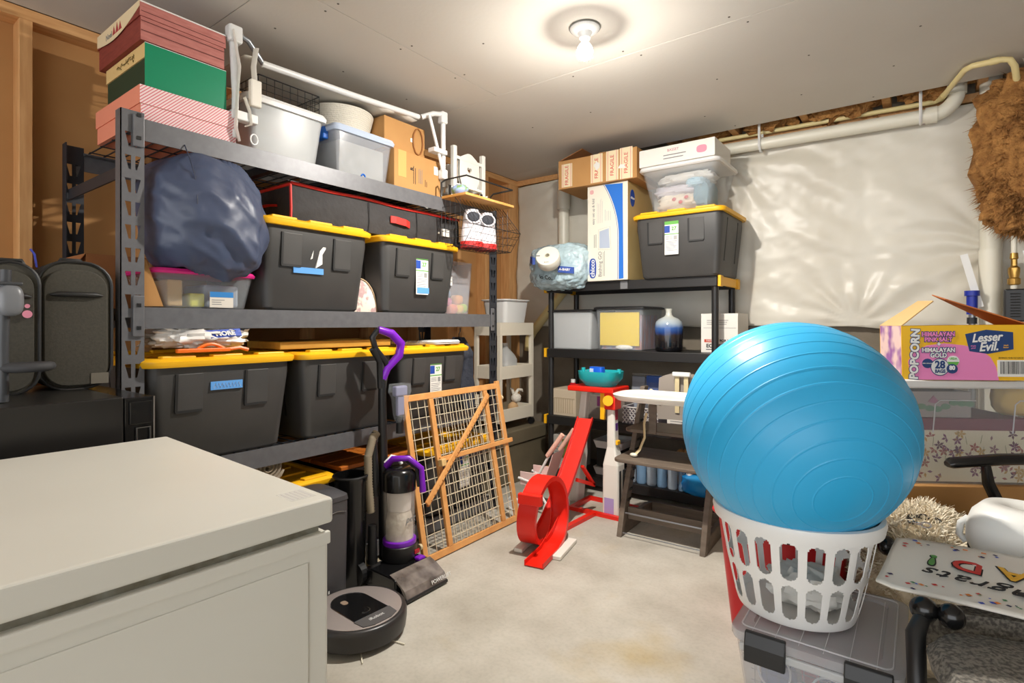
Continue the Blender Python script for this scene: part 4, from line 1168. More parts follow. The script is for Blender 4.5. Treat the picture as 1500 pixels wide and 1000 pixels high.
part('brush_window', M('smoke_window', (150, 140, 134), 0.15, alpha=0.8, noise_=(18, 2), col2=(96, 88, 84)), vc, lambda m: m.loft([
    [(-0.12, -0.101, 0.078), (0.108, -0.101, 0.078), (0.108, -0.06, 0.092), (-0.12, -0.06, 0.092)],
    [(-0.12, -0.15, 0.048), (0.108, -0.15, 0.048), (0.108, -0.125, 0.055), (-0.12, -0.125, 0.055)],
    [(-0.12, -0.165, 0.016), (0.108, -0.165, 0.016), (0.108, -0.155, 0.016), (-0.12, -0.155, 0.016)]]))
part('front_lip', BLACK, vc, lambda m: m.box(-0.125, 0.112, -0.168, -0.10, 0.006, 0.02), bevel=0.004)
for sx in (-1, 1):
    part('wheel', BLACK, vc, lambda m: m.cyl((sx * 0.115, 0.13, 0.05), (sx * 0.145, 0.13, 0.05), 0.05, 20))
text('base_lettering', 'POWERLIFT', 0.022, WHITE, vc, (0.075, -0.164, 0.036), (1, 0, 0), (0, 0.4, 0.9))
part('motor_base', BLACK, vc, lambda m: m.lathe([(0.072, 0.085), (0.078, 0.10), (0.076, 0.15), (0.07, 0.155)], 28, (0.03, 0.05, 0)), smooth=40)
part('canister_ring', PUR, vc, lambda m: m.lathe([(0.072, 0.153), (0.074, 0.158), (0.073, 0.172), (0.068, 0.175)], 28, (0.03, 0.05, 0)), smooth=40)
part('canister', M('canister_clear', (222, 216, 210), 0.1, alpha=0.2), vc, lambda m: m.lathe([(0.066, 0.17), (0.071, 0.39), (0.066, 0.39), (0.062, 0.172)], 28, (0.03, 0.05, 0)), smooth=40)
part('dust', M('dust_beige', (232, 222, 206), 0.95, noise_=(24, 5), col2=(190, 178, 160), bump=(40, 0.6, 0.01)), vc, lambda m: m.lathe([(0.058, 0.174), (0.059, 0.25), (0.05, 0.29), (0.045, 0.30)], 28, (0.03, 0.05, 0)), smooth=40)
part('filter', M('filter_cream', (232, 224, 216), 0.8), vc, lambda m: m.lathe([(0.05, 0.30), (0.055, 0.385)], 28, (0.03, 0.05, 0)), smooth=40)
text('canister_lettering', 'pet', 0.04, INKG, vc, (0.03, -0.0205, 0.27), (1, 0, 0), (0, 0, 1), shear=0.3)
part('canister_top', BLACKG, vc, lambda m: m.lathe([(0.073, 0.388), (0.073, 0.46), (0.064, 0.475), (0.05, 0.485)], 28, (0.03, 0.05, 0)), smooth=40)
part('canister_handle', PUR, vc, lambda m: m.tube([(0.0, 0.10, 0.49), (0.0, 0.06, 0.525), (0.04, 0.0, 0.53), (0.09, -0.025, 0.48), (0.095, -0.03, 0.375)], [0.016, 0.014, 0.013, 0.013, 0.015], 8), smooth=50)
part('handle_inset', BLACK, vc, lambda m: m.tube([(0.035, 0.01, 0.52), (0.075, -0.012, 0.48), (0.082, -0.02, 0.40)], 0.010, 6), smooth=50)
part('release_pedal', PUR, vc, lambda m: m.box(0.05, 0.09, -0.055, -0.02, 0.085, 0.10), bevel=0.006)
part('motor_badge', M('badge_red', (180, 30, 40), 0.4), vc, lambda m: m.box(0.05, 0.078, -0.0275, -0.022, 0.112, 0.128))
def partv(*a, **k):
    o = part(*a, **k)
    o.location.x += 0.036
    return o
partv('spine', BLACK, vc, lambda m: m.tube([(-0.01, 0.14, 0.06), (-0.015, 0.15, 0.5), (-0.02, 0.15, 0.80), (-0.02, 0.15, 0.87)], [0.028, 0.022, 0.018, 0.016], 12), smooth=50)
partv('wand', BLACK, vc, lambda m: m.tube([(-0.075, 0.13, 0.36), (-0.075, 0.14, 0.60), (-0.07, 0.14, 0.64)], [0.02, 0.016, 0.014], 12), smooth=50)
hose = [(-0.115, 0.10, 0.14), (-0.115, 0.11, 0.30), (-0.12, 0.12, 0.42), (-0.115, 0.13, 0.54), (-0.085, 0.135, 0.615), (-0.06, 0.14, 0.635)]
partv('hose_cuff', BLACK, vc, lambda m: m.tube([(-0.115, 0.10, 0.085), (-0.115, 0.10, 0.25)], [0.022, 0.018], 14), smooth=50)
def hosef(m):
    pts = []
    H = [Vector(p) for p in hose[1:]]
    for i in range(len(H) - 1):
        for k in range(20):
            pts.append(H[i].lerp(H[i + 1], k / 20))
    m.tube(pts, [0.019 if i % 2 else 0.0155 for i in range(len(pts))], 12)
partv('hose', M('hose_taupe', (140, 128, 108), 0.5), vc, hosef, smooth=80)
partv('handle_loop', PUR, vc, lambda m: m.tube([(-0.015, 0.15, 0.87), (0.0, 0.135, 0.92), (0.055, 0.12, 0.975), (0.055, 0.11, 1.03), (0.01, 0.12, 1.075), (-0.05, 0.14, 1.095)], [0.016, 0.017, 0.020, 0.021, 0.020, 0.015], 10), smooth=50)
partv('handle_grip', BLACK, vc, lambda m: m.tube([(-0.05, 0.14, 1.095), (-0.075, 0.15, 1.06), (-0.06, 0.15, 1.01), (-0.01, 0.14, 0.95), (0.0, 0.14, 0.925)], [0.012, 0.014, 0.014, 0.013, 0.012], 10), smooth=50)
partv('wand_grip', BLACK, vc, lambda m: m.tube([(-0.03, 0.15, 0.83), (-0.035, 0.15, 0.95), (-0.075, 0.15, 1.01)], [0.014, 0.014, 0.016], 10), smooth=50)
partv('tool_cup', CLEAR, vc, lambda m: m.loft([rr(0.095, 0.06, 0.015, 0.845, 0.05, 0.11), rr(0.10, 0.065, 0.015, 0.81, 0.05, 0.11), rr(0.075, 0.05, 0.012, 0.78, 0.05, 0.11), rr(0.06, 0.042, 0.012, 0.70, 0.05, 0.11), rr(0.036, 0.03, 0.01, 0.67, 0.05, 0.11)]), smooth=40)
partv('tool_brush', M('tool_grey_blue', (132, 132, 160), 0.4), vc, lambda m: m.box(0.015, 0.085, 0.095, 0.125, 0.79, 0.835).box(0.03, 0.07, 0.10, 0.12, 0.70, 0.79), bevel=0.006)
partv('tool_stub', BLACK, vc, lambda m: m.cyl((0.05, 0.11, 0.62), (0.05, 0.11, 0.69), 0.018, 12), smooth=50)
part('cord_hook', WHITE, vc, lambda m: m.tube([(0.0, 0.11, 0.50), (0.02, 0.09, 0.53), (0.045, 0.08, 0.52), (0.06, 0.07, 0.49)], 0.008, 8), smooth=50)

# ------------------------------------------------------------------ wooden gate leaning on the rack
gt = thing('wooden_gate', 'wooden baby gate with wire mesh leaning against the rack', 'baby gate', (-1.835, 2.145, 0.0), (-11, 0, 90))
GW, GH = 0.745, 0.79
def gbar(name, x0, x1, z0, z1, y0=-0.01, y1=0.01):
    return part(name, GATEW, gt, lambda m: m.box(x0, x1, y0, y1, z0, z1), bevel=0.003)
hw = GW / 2
gbar('post', -hw, -hw + 0.03, 0.004, GH)
gbar('post', hw - 0.03, hw, 0.004, GH + 0.01)
gbar('rail', -hw + 0.03, hw - 0.03, 0.004, 0.036, -0.008, 0.008)
gbar('rail', -hw + 0.03, hw - 0.03, GH - 0.034, GH - 0.002, -0.008, 0.008)
gbar('rail', -hw + 0.18, hw + 0.03, 0.44, 0.465, -0.022, -0.01)
gbar('stile', -hw + 0.17, -hw + 0.20, 0.036, GH - 0.034, -0.009, 0.009)
gbar('stile', hw - 0.15, hw - 0.12, 0.036, GH - 0.034, -0.009, 0.009)
part('diagonal_bar', GATEW, gt, lambda m: m.bar((-hw + 0.045, -0.028, 0.27), (hw - 0.14, -0.028, GH - 0.06), 0.012, 0.028, (0, 0, 1)), bevel=0.003)
nm = MB()
for k in range(26):
    t_ = k / 25
    x, z = -hw + 0.05 + t_ * (GW - 0.19), 0.262 + t_ * (GH - 0.06 - 0.27)
    nm.box(x - 0.003, x + 0.003, -0.035, -0.021, z - 0.004, z + 0.004)
nm.build('notches', M('notch_wood', (160, 100, 46), 0.6), gt)
part('clip', M('clip_tan', (214, 178, 120), 0.5), gt, lambda m: m.box(-hw + 0.168, -hw + 0.20, -0.04, -0.01, 0.42, 0.455), bevel=0.004)
part('bumper', M('bumper_rubber', (206, 188, 150), 0.7), gt, lambda m: m.cyl((-hw, 0, 0.09), (-hw - 0.012, 0, 0.09), 0.014, 12).cyl((hw, 0, 0.70), (hw + 0.012, 0, 0.70), 0.014, 12))
WIRE = M('vinyl_wire', (214, 202, 176), 0.5)
for nm_, xa, xb, yy, st in (('wire_mesh', -hw + 0.03, hw - 0.15, 0.004, 0.048), ('wire_mesh', -hw + 0.20, hw - 0.03, -0.004, 0.045)):
    m = MB()
    x = xa + 0.02
    while x < xb:
        m.bar((x, yy, 0.036), (x, yy, GH - 0.034), 0.003, 0.003)
        x += st
    z = 0.07
    while z < GH - 0.05:
        m.bar((xa, yy + 0.003, z), (xb, yy + 0.003, z), 0.003, 0.003)
        z += 0.05
    m.build(nm_, WIRE, gt)

# ------------------------------------------------------------------ trunk, cart and its load in the far corner
OLV = M('trunk_olive', (112, 102, 82), 0.6, noise_=(4, 4), col2=(96, 88, 70))
tk = thing('storage_chest', 'low grey-brown storage chest under the white rolling cart', 'chest', (-2.27, 3.12, 0), 90)
part('trunk_body', OLV, tk, lambda m: m.box(-0.36, 0.36, 0.012, 0.42, 0.0, 0.27), bevel=0.005)
part('trunk_lid', OLV, tk, lambda m: m.box(-0.37, 0.37, 0.0, 0.43, 0.275, 0.37), bevel=0.006)
CART = M('cart_cream', (226, 218, 200), 0.45)
ct = thing('rolling_cart', 'white three-tier rolling cart in the far left corner', 'cart', (-2.32, 3.17, 0.372), 90)
for z in (0.06, 0.36, 0.665):
    def tray(m):
        m.box(-0.20, 0.20, 0.0, 0.006, z, z + 0.09).box(-0.20, 0.20, 0.234, 0.24, z, z + 0.09).box(-0.20, -0.194, 0.006, 0.234, z, z + 0.09).box(0.194, 0.20, 0.006, 0.234, z, z + 0.09).box(-0.194, 0.194, 0.006, 0.234, z, z + 0.006)
    part('tray', CART, ct, tray, bevel=0.002)
for x in (-0.19, 0.19):
    for y in (0.015, 0.225):
        part('upright', CART, ct, lambda m: m.box(x - 0.013, x + 0.013, y - 0.013, y + 0.013, 0.055, 0.665))
        part('caster', BLACK, ct, lambda m: m.cyl((x - 0.01, y, 0.026), (x + 0.01, y, 0.026), 0.026, 14).cyl((x, y, 0.03), (x, y, 0.06), 0.006, 8), smooth=50)
wb2 = thing('white_basin', 'white plastic basin on top of the rolling cart', 'basin', (-2.31, 3.16, 1.128), 90)
part('basin', WHITE, wb2, lambda m: container(m, 0.29, 0.22, 0.16, 0.02, 0.03), smooth=40)
part('rim', WHITE, wb2, lambda m: m.tube([(p[0], p[1], 0.16) for p in rr(0.305, 0.235, 0.035, 0, 0, 0.11)], 0.006, 6, True), smooth=50)
jg = thing('water_jug', 'translucent plastic water jug on the cart middle tray', 'jug', (-2.43, 3.16, 0.739), 90)
part('jug_body', FROST, jg, lambda m: m.loft([rr(0.145, 0.14, 0.03, 0.0), rr(0.15, 0.145, 0.03, 0.12), rr(0.13, 0.125, 0.04, 0.155), rr(0.06, 0.06, 0.029, 0.20), rr(0.04, 0.04, 0.019, 0.22)]), smooth=45)
part('cap', WHITE, jg, lambda m: m.cyl((0, 0, 0.22), (0, 0, 0.24), 0.022, 16))
pl = thing('plush_rabbit', 'white long-eared plush toy on the cart bottom tray', 'plush toy', (-2.40, 3.22, 0.439), 90)
PLW = M('plush_white', (226, 220, 208), 0.95, bump=(120, 0.5))
part('body', M('plush_tan', (196, 160, 116), 0.95), pl, lambda m: m.blob((0, 0, 0.055), (0.045, 0.04, 0.055), 0.05, 2), smooth=60)
part('head', PLW, pl, lambda m: m.blob((0.02, -0.015, 0.135), (0.04, 0.036, 0.035), 0.03, 2), smooth=60)
part('ear', PLW, pl, lambda m: m.tube([(0.03, 0, 0.16), (0.06, 0, 0.19), (0.11, 0, 0.185), (0.12, 0, 0.17)], [0.012, 0.012, 0.01, 0.006], 8), smooth=50)
part('ear', PLW, pl, lambda m: m.tube([(0.01, 0, 0.16), (0.0, 0.01, 0.20), (-0.02, 0.01, 0.21)], [0.012, 0.012, 0.006], 8), smooth=50)
part('eye', BLACK, pl, lambda m: m.blob((0.035, -0.05, 0.14), (0.005, 0.004, 0.005), 0, 1, 10, 6), smooth=60)
# doll stroller
ds = thing('doll_stroller', 'small pink and white doll stroller beside the red track', 'doll stroller', (-1.86, 2.74, 0), -82)
PNK = M('doll_pink', (228, 196, 190), 0.8)
def seat(m):
    pts = [(0.06, 0.19), (0.03, 0.16), (-0.03, 0.15), (-0.07, 0.17), (-0.10, 0.24), (-0.14, 0.36)]
    m.loft([[(x, y, z) for x in (-0.085, 0.085)][:2] + [(0.085, y + 0.006, z + 0.006), (-0.085, y + 0.006, z + 0.006)] for y, z in [(-p[0], p[1]) for p in pts]])
part('fabric_seat', PNK, ds, seat, smooth=50)
for sx in (-1, 1):
    part('push_handle', WHITE, ds, lambda m: m.tube([(sx * 0.09, -0.10, 0.05), (sx * 0.09, 0.02, 0.17), (sx * 0.09, 0.15, 0.41), (sx * 0.085, 0.19, 0.465)], 0.008, 8), smooth=50)
    part('grip', M('doll_grip', (226, 178, 160), 0.7), ds, lambda m: m.tube([(sx * 0.09, 0.11, 0.35), (sx * 0.085, 0.205, 0.485)], 0.014, 8), smooth=50)
    part('leg', WHITE, ds, lambda m: m.tube([(sx * 0.09, 0.12, 0.05), (sx * 0.09, 0.02, 0.18), (sx * 0.09, -0.08, 0.20)], 0.008, 8), smooth=50)
    for y in (-0.11, 0.13):
        part('wheel', WHITE, ds, lambda m: m.tube([(sx * 0.10, y + 0.036 * math.cos(a * PI / 10), 0.044 + 0.036 * math.sin(a * PI / 10)) for a in range(20)], 0.008, 6, True).cyl((sx * 0.095, y, 0.044), (sx * 0.105, y, 0.044), 0.03, 14), smooth=50)
for x in (-0.087, 0.087):
    part('side_wing', PNK, ds, lambda m: m.box(x - 0.003, x + 0.003, -0.07, 0.06, 0.16, 0.24), bevel=0.003)

# ------------------------------------------------------------------ black plastic shelf at the back wall
SX0, SX1, SY0, SY1 = -2.135, -0.935, 3.25, 3.665
SDK = (0.10, 0.475, 0.945, 1.40)
sh_ = thing('plastic_shelf', 'black plastic shelf unit with yellow end clips at the back wall', 'shelf unit', ((SX0 + SX1) / 2, SY0, 0))
sw, sd = SX1 - SX0, SY1 - SY0
SHB = M('shelf_black', (34, 33, 33), 0.42)
YC = M('clip_yellow', (244, 180, 20), 0.45)
for x in (-sw / 2 + 0.03, sw / 2 - 0.03):
    for y in (0.03, sd - 0.03):
        part('leg', SHB, sh_, lambda m: m.cyl((x, y, 0), (x, y, SDK[3] - 0.06), 0.020, 14), smooth=50)
for z in SDK:
    d = part('deck', SHB, sh_, lambda m: m.box(-sw / 2 + 0.012, sw / 2 - 0.012, 0, 0.012, z - 0.06, z).box(-sw / 2 + 0.012, sw / 2 - 0.012, sd - 0.012, sd, z - 0.06, z).box(-sw / 2 + 0.012, sw / 2 - 0.012, 0.012, sd - 0.012, z - 0.012, z), bevel=0.003)
    for sx in (-1, 1):
        x = sx * (sw / 2 - 0.006)
        part('end_clip', YC, sh_, lambda m: m.box(min(x, x + sx * 0.018), max(x, x + sx * 0.018), -0.003, 0.05, z - 0.062, z + 0.002).box(min(x, x + sx * 0.018), max(x, x + sx * 0.018), sd - 0.05, sd + 0.003, z - 0.062, z + 0.002), bevel=0.003)
        part('end_rail', YC if sx > 0 and z > 1.3 else SHB, sh_, lambda m: m.box(min(x - sx * 0.004, x + sx * 0.012), max(x - sx * 0.004, x + sx * 0.012), 0.05, sd - 0.05, z - 0.055, z - 0.002), bevel=0.003)
boxp('grey_tape', M('grey_tape', (120, 120, 122), 0.4), sh_, -0.02, 0.03, -0.002, 0.0, SDK[3] - 0.055, SDK[3] - 0.004)
S3, S2, S1, S0 = SDK[3] + 0.001, SDK[2] + 0.001, SDK[1] + 0.001, SDK[0] + 0.001
# blue-wrapped pack
wp = thing('plastic_pack', 'crumpled pale blue plastic-wrapped pack at the shelf top corner', 'plastic pack', (-2.0, 3.13, S3 - 0.045), 0)
PWR = M('pale_blue_wrap', (196, 216, 222), 0.16, noise_=(7, 4), col2=(158, 184, 194), bump=(16, 0.9, 0.03))
def wclip(p):
    if p.y > 0.118:
        p.z = max(p.z, 0.048)
    return p
part('pack_body', PWR, wp, lambda m: m.blob((0.0, 0.16, 0.155), (0.235, 0.19, 0.16), 0.05, 2.0, 120, 70, 0.62, wclip, 7.0, 0.10), smooth=50)
part('pack_print', BLUE, wp, lambda m: m.grid(lambda u, v: (0.075 + 0.10 * u, -0.045 + 0.035 * u, 0.105 + 0.042 * v - 0.012 * u), 6, 3), solid=0.02)
text('pack_lettering', 'A-BABY', 0.022, WHITE, wp, (0.122, -0.043, 0.121), (1, 0.36, -0.1), (0, 0, 1), offset=0.0006)
part('pack_print', BLUE, wp, lambda m: m.grid(lambda u, v: (-0.185 + 0.06 * u, 0.02 - 0.06 * u, 0.19 + 0.045 * v - 0.02 * u), 6, 3), solid=0.02)
text('pack_lettering', 'B&W', 0.026, WHITE, wp, (-0.155, -0.022, 0.203), (1, -1, -0.3), (0, 0, 1), offset=0.0006)
text('pack_lettering', 'lo Co.', 0.04, INK, wp, (-0.02, -0.052, 0.075), (1, 0, -0.15), (0, -0.45, 0.9), offset=0.0005)
# white tape roll resting on the pack
rl = thing('tape_roll', 'thick white paper roll lying on the pale blue pack', 'roll', (-1.965, 3.04, S3 + 0.125), (58, 0, 20))
part('roll_body', M('roll_white', (230, 226, 212), 0.7), rl, lambda m: m.lathe([(0.018, 0.0), (0.075, 0.0), (0.078, 0.005), (0.078, 0.066), (0.075, 0.07), (0.018, 0.07), (0.018, 0.0)], 40), smooth=40)
part('core', CREAM, rl, lambda m: m.lathe([(0.014, 0.0), (0.019, 0.0), (0.019, 0.074), (0.014, 0.074), (0.014, 0.0)], 24), smooth=40)
boxp('slit_mark', INK, rl, -0.075, -0.05, -0.003, 0.003, 0.0701, 0.071)
text('roll_print', 'SOFT', 0.014, INK, rl, (0, -0.055, 0.0708), (1, 0, 0), (0, 1, 0), ext=0.0003)
# playard carton
ch = thing('product_carton', 'tall white carton with a blue curve standing on the shelf top', 'carton', (-1.635, 3.22, S3), 0)
CW, CD, CH = 0.29, 0.40, 0.63
part('carton', [M('carton_white', (232, 226, 210), 0.5), M('carton_kraft', (196, 170, 116), 0.6, noise_=(4, 3), col2=(184, 156, 100))], ch, lambda m: (m.box(-CW / 2, CW / 2, 0, CD, 0, CH), m.m.__setitem__(3, 1)), bevel=0.003)
curve_l = [(CW / 2 - 0.05 - 0.10 * max(0, (k / 14 - 0.45) / 0.55) ** 2.0, CH * k / 14 * 0.985 + 0.006) for k in range(15)]
curve_o = [(p[0] + 0.0, p[1]) for p in curve_l]
part('blue_curve', M('carton_blue', (38, 112, 206), 0.45), ch, lambda m: m.prism([(CW / 2 - 0.045 + 0.016, 0.01), (CW / 2 - 0.035, CH - 0.012)] + [(x - 0.012, z) for x, z in reversed(curve_o)], 'y', -0.0012, 0.0))
part('blue_line', BLUE, ch, lambda m: m.tube([(x - 0.020, -0.0008, z) for x, z in curve_l], 0.0015, 4))
def oval(m, cx, cz, a, b, y0, y1):
    m.prism([(cx + a * math.copysign(abs(math.cos(t)) ** 0.7, math.cos(t)), cz + b * math.copysign(abs(math.sin(t)) ** 0.7, math.sin(t))) for t in [2 * PI * k / 28 for k in range(28)]], 'y', y0, y1)
part('logo_oval', BLUE, ch, lambda m: oval(m, -0.105, 0.085, 0.026, 0.066, -0.0014, 0.0))
text('logo_lettering', 'chicco', 0.045, WHITE, ch, (-0.105, -0.0018, 0.085), (0, 0, 1), (-1, 0, 0), offset=0.0012)
text('carton_lettering', 'Bathing GO', 0.035, INKG, ch, (-0.050, -0.0008, 0.11), (0, 0, 1), (-1, 0, 0))
vlines(ch, -0.032, -0.015, 0.03, 0.20, 2, 0.0, INKG, 4)
part('product_picture', M('picture_grey_blue', (176, 186, 204), 0.5), ch, lambda m: m.prism([(-0.055, 0.215), (0.02, 0.21), (0.012, 0.34), (-0.055, 0.325)], 'y', -0.001, 0.0))
part('picture_frame', INKG, ch, lambda m: m.tube([(-0.062, -0.0005, 0.205), (0.028, -0.0005, 0.20), (0.02, -0.0005, 0.352), (-0.062, -0.0005, 0.337)], 0.0008, 4, True))
vlines(ch, -0.10, -0.075, 0.22, 0.32, 2, 0.0, INKG, 9)
text('carton_lettering', 'easy set up & fold', 0.024, INKG, ch, (-0.10, -0.0008, 0.46), (0, 0, 1), (-1, 0, 0))
vlines(ch, -0.075, -0.03, 0.38, 0.54, 6, 0.0, M('pale_ink', (196, 192, 188)), 12)
vlines(ch, -0.02, 0.03, 0.39, 0.47, 4, 0.0, M('pale_ink', (196, 192, 188)), 13)
part('stamp', M('stamp_pink', (222, 170, 168), 0.6), ch, lambda m: oval(m, -0.112, 0.59, 0.014, 0.014, -0.001, 0.0))
so = MB()
so.prism([(0.07 + 0.035 * math.cos(2 * PI * k / 24), 0.53 + 0.055 * math.sin(2 * PI * k / 24)) for k in range(24)], 'x', CW / 2, CW / 2 + 0.0012)
so.build('side_logo', BLUE, ch)
text('logo_lettering', 'chicco', 0.022, WHITE, ch, (CW / 2 + 0.0016, 0.07, 0.53), (0, 1, 0), (0, 0, 1), offset=0.0008)
# taped cardboard box on top of it
tx = thing('cardboard_box', 'open cardboard box with red-printed tape on the tall white carton', 'cardboard box', (-1.695, 3.18, S3 + 0.631), 2)
part('carton', CARD, tx, lambda m: carton(m, 0.56, 0.36, 0.19))
part('flap', CARDD, tx, lambda m: m.add([(-0.28, 0.0, 0.19), (-0.28, 0.36, 0.19), (-0.12, 0.36, 0.262), (-0.12, 0.04, 0.262)], [(0, 1, 2, 3)]), solid=0.004)
part('flap', CARD, tx, lambda m: m.add([(0.28, 0.0, 0.19), (0.28, 0.36, 0.19), (0.04, 0.36, 0.20), (0.02, 0.0, 0.196)], [(0, 1, 2, 3)]), solid=0.004)
FT = M('fragile_tape', (232, 216, 180), 0.4)
RINK = M('red_ink', (206, 60, 66), 0.6)
for i, (x, w_, z0, z1) in enumerate(((-0.215, 0.08, 0.01, 0.165), (0.005, 0.085, 0.008, 0.192), (0.115, 0.085, 0.006, 0.196), (0.21, 0.085, 0.004, 0.20))):
    tp_ = boxp('tape_strip', FT, tx, x - w_ / 2, x + w_ / 2, -0.002, 0.0, z0, z1)
    text('tape_lettering', 'FRAGILE', 0.036, RINK, tp_, (x, -0.0026, (z0 + z1) / 2), (0, 0, 1), (-1, 0, 0))
    for dx in (-0.03, 0.03):
        boxp('tape_line', M('tape_pink', (222, 150, 140), 0.5), tp_, x + dx - 0.002, x + dx + 0.002, -0.0025, -0.002, z0, z1)
part('paper_scrap', PAPER, tx, lambda m: m.prism([(-0.015, 0.12), (0.005, 0.145), (0.03, 0.125), (0.025, 0.10), (0.005, 0.085)], 'y', -0.004, -0.0026).prism([(0.155, 0.075), (0.17, 0.098), (0.20, 0.095), (0.205, 0.07)], 'y', -0.0035, -0.0026))
# clear bin of clothes and flat white box on the tote
cl = thing('lidded_bin', 'clear bin of folded clothes on the black shelf-top tote', 'storage bin', (-1.165, 3.21, S3 + 0.408), 0)
part('tub', CLEAR, cl, lambda m: container(m, 0.47, 0.40, 0.26, 0.055, 0.035), smooth=40)
part('lid', WHITE, cl, lambda m: m.loft([rr(0.485, 0.415, 0.04, 0.25, 0, 0.2), rr(0.50, 0.43, 0.042, 0.258, 0, 0.2), rr(0.49, 0.42, 0.04, 0.274, 0, 0.2), rr(0.46, 0.39, 0.035, 0.274, 0, 0.2)]), smooth=35)
for i, (c, c2, p, s_) in enumerate((((230, 222, 206), (206, 190, 172), (-0.03, 0.16, 0.06), (0.14, 0.10, 0.052)), ((206, 200, 206), (184, 180, 190), (-0.04, 0.19, 0.135), (0.155, 0.12, 0.04)), ((120, 148, 160), (90, 120, 136), (0.115, 0.17, 0.09), (0.055, 0.11, 0.085)), ((226, 222, 214), (206, 204, 200), (0.0, 0.19, 0.205), (0.17, 0.12, 0.035)), ((178, 206, 220), (160, 190, 206), (0.08, 0.13, 0.165), (0.06, 0.075, 0.03)))):
    part('folded_cloth', M('cloth_%d' % i, c, 0.9, noise_=(9, 3), col2=c2), cl, lambda m: m.blob(p, s_, 0.15, 2.5, 40, 20, 0.7, None, i * 2.0, 0.2), smooth=60)
for i, (x, z) in enumerate(((0.0, 0.05), (0.035, 0.075), (-0.04, 0.07))):
    part('cloth_flower', M('flower_pink', (196, 110, 112), 0.9), cl, lambda m: m.blob((x, 0.052, z), (0.013, 0.004, 0.011), 0.2, 2, 12, 8), smooth=60)
fl = thing('product_carton', 'flat white box with a pink stamp, topmost near the pipe', 'carton', (-1.175, 3.19, S3 + 0.684), 0)
part('carton', M('box_white', (226, 222, 214), 0.5), fl, lambda m: m.box(-0.225, 0.235, 0, 0.32, 0, 0.105), bevel=0.003)
part('stamp', M('stamp_rose', (216, 140, 160), 0.6), fl, lambda m: oval(m, 0.16, 0.05, 0.03, 0.022, -0.001, 0.0))
text('carton_lettering', 'BASSET', 0.022, M('rose_ink', (190, 120, 130), 0.6), fl, (-0.01, -0.001, 0.076))
printlines(fl, -0.07, 0.08, 0.02, 0.058, 2, 0.0, INKG, 3)
dk = thing('dark_wrap_bundle', 'dark blue-black wrapped bundle behind the flat white box', 'bundle', (-1.33, 3.60, S3 + 0.75))
part('bundle', M('dark_wrap', (30, 34, 48), 0.25, noise_=(30, 3), col2=(76, 92, 140)), dk, lambda m: m.blob((0, 0, 0.07), (0.18, 0.09, 0.07), 0.25, 4, 40, 20, 0.8, None, 3, 0.3), smooth=40)
# second deck
bn = thing('lidded_bin', 'clear bin with white contents and dark lid on second shelf', 'storage bin', (-1.955, 3.28, S2), 0)
part('tub', FROST, bn, lambda m: container(m, 0.345, 0.34, 0.255, 0.018, 0.02), smooth=40)
part('inner_sheet', M('inner_white', (224, 222, 218), 0.7, noise_=(3, 3), col2=(206, 204, 200)), bn, lambda m: m.box(-0.14, 0.14, 0.03, 0.30, 0.006, 0.235))
part('lid', SHB, bn, lambda m: m.loft([rr(0.365, 0.36, 0.02, 0.256, 0, 0.17), rr(0.365, 0.36, 0.02, 0.266, 0, 0.17), rr(0.34, 0.335, 0.02, 0.272, 0, 0.17)]), smooth=35)
by = thing('lidded_bin', 'clear bin showing a yellow sheet, on second shelf', 'storage bin', (-1.585, 3.28, S2), 0)
part('tub', CLEAR, by, lambda m: container(m, 0.345, 0.34, 0.27, 0.018, 0.02), smooth=40)
part('yellow_sheet', M('yellow_paper', (240, 208, 40), 0.7), by, lambda m: m.box(-0.145, 0.135, 0.024, 0.03, 0.03, 0.25))
part('contents', M('mixed_books', (176, 120, 112), 0.8, noise_=(20, 2, 0.4, 0.6), col2=(150, 150, 170), stretch=(1, 4, 0.3)), by, lambda m: m.box(-0.14, 0.145, 0.04, 0.30, 0.006, 0.23))
part('white_crumple', PAPER, by, lambda m: m.blob((0.03, 0.022, 0.02), (0.06, 0.006, 0.015), 0.2, 3, 24, 10), smooth=50)
part('lid', SHB, by, lambda m: m.loft([rr(0.365, 0.36, 0.02, 0.271, 0, 0.17), rr(0.365, 0.36, 0.02, 0.281, 0, 0.17), rr(0.34, 0.335, 0.02, 0.287, 0, 0.17)]), smooth=35)
vs = thing('bottle_vase', 'glazed bottle vase fading cream to blue to black on second shelf', 'vase', (-1.275, 3.36, S2))
VZ = M('vase_glaze', (200, 200, 190), 0.12)
nt = VZ.node_tree
tc = nt.nodes.new('ShaderNodeTexCoord')
sp = nt.nodes.new('ShaderNodeSeparateXYZ')
nz = nt.nodes.new('ShaderNodeTexNoise')
nz.inputs['Scale'].default_value = 14
ad = nt.nodes.new('ShaderNodeMath')
ad.operation = 'MULTIPLY_ADD'
ad.inputs[1].default_value = 0.03
nt.links.new(tc.outputs['Object'], sp.inputs[0])
nt.links.new(tc.outputs['Object'], nz.inputs['Vector'])
nt.links.new(nz.outputs['Fac'], ad.inputs[0])
nt.links.new(sp.outputs['Z'], ad.inputs[2])
rp = nt.nodes.new('ShaderNodeValToRGB')
cr = rp.color_ramp
cr.elements[0].position, cr.elements[0].color = 0.06, lin((22, 22, 26))
cr.elements[1].position, cr.elements[1].color = 0.24, lin((206, 206, 196))
for p_, c_ in ((0.115, (46, 40, 40)), (0.135, (30, 60, 120)), (0.165, (58, 96, 160)), (0.19, (160, 176, 190))):
    e = cr.elements.new(p_)
    e.color = lin(c_)
nt.links.new(ad.outputs[0], rp.inputs['Fac'])
nt.links.new(rp.outputs['Color'], nt.nodes['Principled BSDF'].inputs['Base Color'])
